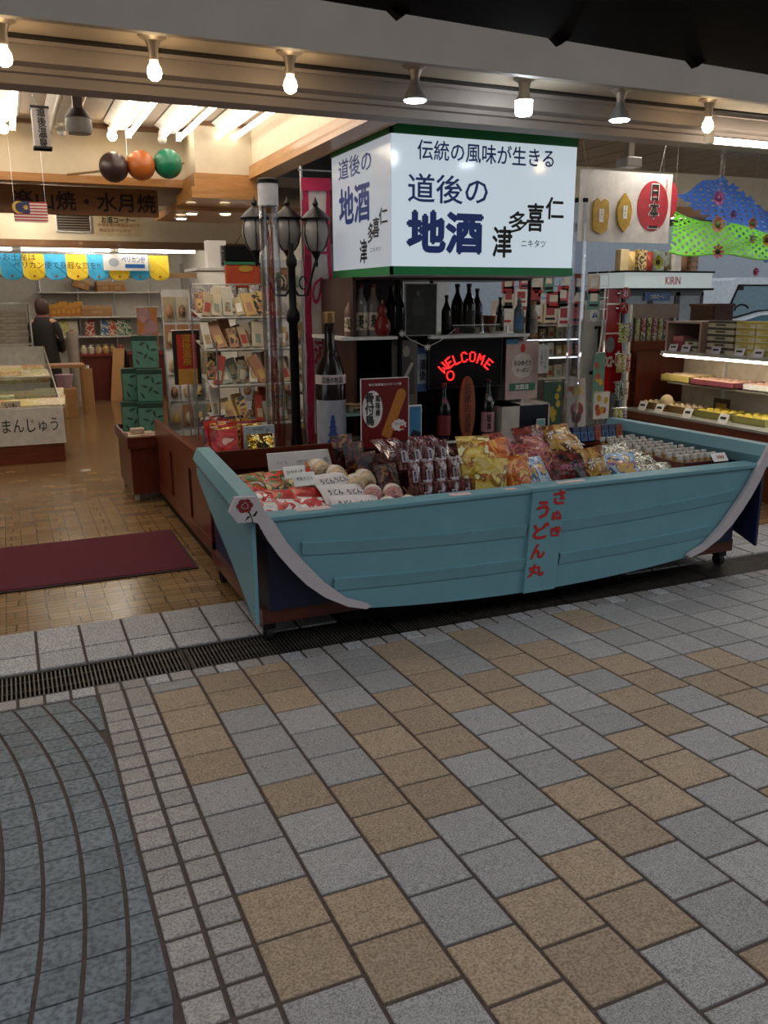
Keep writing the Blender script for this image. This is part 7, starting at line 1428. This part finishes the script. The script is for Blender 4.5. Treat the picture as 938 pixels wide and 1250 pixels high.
for s_, (y, nn, bx_, lb) in enumerate(((5.345, 5, ybx, 'far'), (5.09, 5, ybx2, 'second'), (4.89, 5, ybx2, 'third'), (4.62, 5, ybx, 'near'))):
    for n in range(nn): place(bx_, (5.46, y, zq+n*.0535), (0,0,R(-90+random.uniform(-2,2))), f'cream gift box, {ORD[n]} from the bottom of the {lb} stack on the showcase top shelf', 'gift boxes on the showcase top', 'box')
for n, y in enumerate((5.83, 5.68, 5.34, 5.09, 4.90, 4.62)):
    c = thing('price_card', f'{ORD[n]} price card from the far end on the showcase top shelf', 'price card', (5.29, y, zq), 0, 'price cards on the showcase top'); part('card', MB().prism([(5.285, y-.05, zq), (5.285, y+.05, zq), (5.305, y+.05, zq+.06), (5.305, y-.05, zq+.06)], (.003,0,.001)), mat('card_lilac', 'b5b2be', .5), c); part('print', MB().prism([(5.294, y-.03, zq+.03), (5.294, y+.03, zq+.03), (5.299, y+.03, zq+.045), (5.299, y-.03, zq+.045)], (-.001,0,.0003)), M_INK, c)
brb = thing('brown_basket', 'dark brown woven basket behind the gift boxes', 'basket', (6.2, 6.0, 0)); p0, p1 = PX(850, 402, 6.3), PX(878, 372, 6.3); part('basket', MB().box((6.25, p1.y, p0.z), (6.5, p0.y+.05, p1.z), bev=.01), mat('basket_brown', '4a2a18', .7, var=.4, scale=40), brb); part('rim', MB().box((6.24, p1.y-.01, p1.z-.02), (6.51, p0.y+.06, p1.z+.01), bev=.005), mat('basket_rim', '5a3822', .7), brb); part('stand', MB().box((6.3, p1.y+.02, 0), (6.45, p0.y, p0.z)), M_BROWN, brb)
# ================================================================== PARKED TRUCK seen through the side opening
tk = thing('truck', 'white small truck cab with teal lower door parked outside behind the showcase', 'truck', (15, 14.2, 0))
xk = 13.75; Yt = 14.0; M_TKW = mat('truck_white', 'c4c8cc', .3); M_TKT = mat('truck_teal', '145a6a', .3)
def tkp(l): return [(xk+a, Yt, b) for a, b in l]
part('lower_body', MB().prism(tkp([(-.15,.35),(2.4,.35),(2.4,1.22),(1.3,1.20),(.5,1.02),(.0,.98),(-.15,.85)]), (0,1.7,0)), M_TKT, tk)
part('cab', MB().prism(tkp([(.0,.98),(.5,1.02),(1.3,1.20),(2.4,1.22),(2.4,1.98),(.62,1.98),(.42,1.92),(.02,1.1)]), (0,1.7,0)), M_TKW, tk)
part('side_window', MB().prism([(xk+a, Yt-.01, b) for a, b in ((.28,1.12),(.62,1.16),(1.2,1.28),(1.55,1.30),(1.50,1.82),(.62,1.82))], (0,.012,0)), mat('truck_glass', '54707c', .08), tk)
part('window_seal', MB().tube([(xk+a, Yt-.012, b) for a, b in ((.28,1.12),(.62,1.16),(1.2,1.28),(1.55,1.30),(1.50,1.82),(.62,1.82),(.28,1.12))], .022, 6), M_BLACK, tk)
part('steering_wheel', MB().tube([(xk+.75+.2*math.cos(a*.4), Yt-.012, 1.30+.12*math.sin(a*.4)) for a in range(1, 9)], .02, 6), M_BLACK, tk); part('mirror', MB().box((xk+.62, Yt-.02, 1.72), (xk+.75, Yt-.013, 1.80)), M_BLACK, tk); part('door_line', MB().box((xk+1.7, Yt-.004, .45), (xk+1.715, Yt+.001, 1.95)), M_BLACK, tk); part('white_stripe', MB().tube([(xk+a, Yt-.012, b) for a, b in ((.0,.98),(.5,1.02),(1.3,1.20),(2.4,1.22))], .025, 6), M_TKW, tk)
text(tk, '株式会社', (xk+1.62, Yt-.014, 1.62), (1,0,0), (0,0,1), .09, .36, M_INK, .02, vertical=True)
for a in (.35, 1.9): part('wheel', MB().cyl((xk+a, Yt-.03, .31), (xk+a, Yt+.2, .31), .33, n=20), M_BLACK, tk)
# right-hand ceiling lights, unseen, added to light soffit, poster and nets
for i, (x, y, z, lb) in enumerate(((3.9, 4.75, 2.645, 'added unseen twin fluorescent light on the plank soffit right of the light box'), (5.6, 4.75, 2.645, 'added unseen twin fluorescent light on the plank soffit above the sweets showcase'), (4.2, 7.7, 2.44, 'added unseen twin fluorescent light above the leaflet board'), (6.2, 7.7, 2.44, 'added unseen twin fluorescent light above the drinks fridge'))):
    tube_lamp('fluorescent_light', (x, y, z), (x+.8, y, z), .019, lb, emit('added_tube_right', 'f6f3ea', 26), two=.065, group='ceiling fluorescents')
# ------------------------------------------------------------------ remove the prototypes
for r_ in PROTOS:
    for ch in list(r_.children):
        for g_ in list(ch.children): bpy.data.objects.remove(g_)
        bpy.data.objects.remove(ch)
    bpy.data.objects.remove(r_)
for o_ in bpy.data.objects:       # plain spelling of repeats
    pass
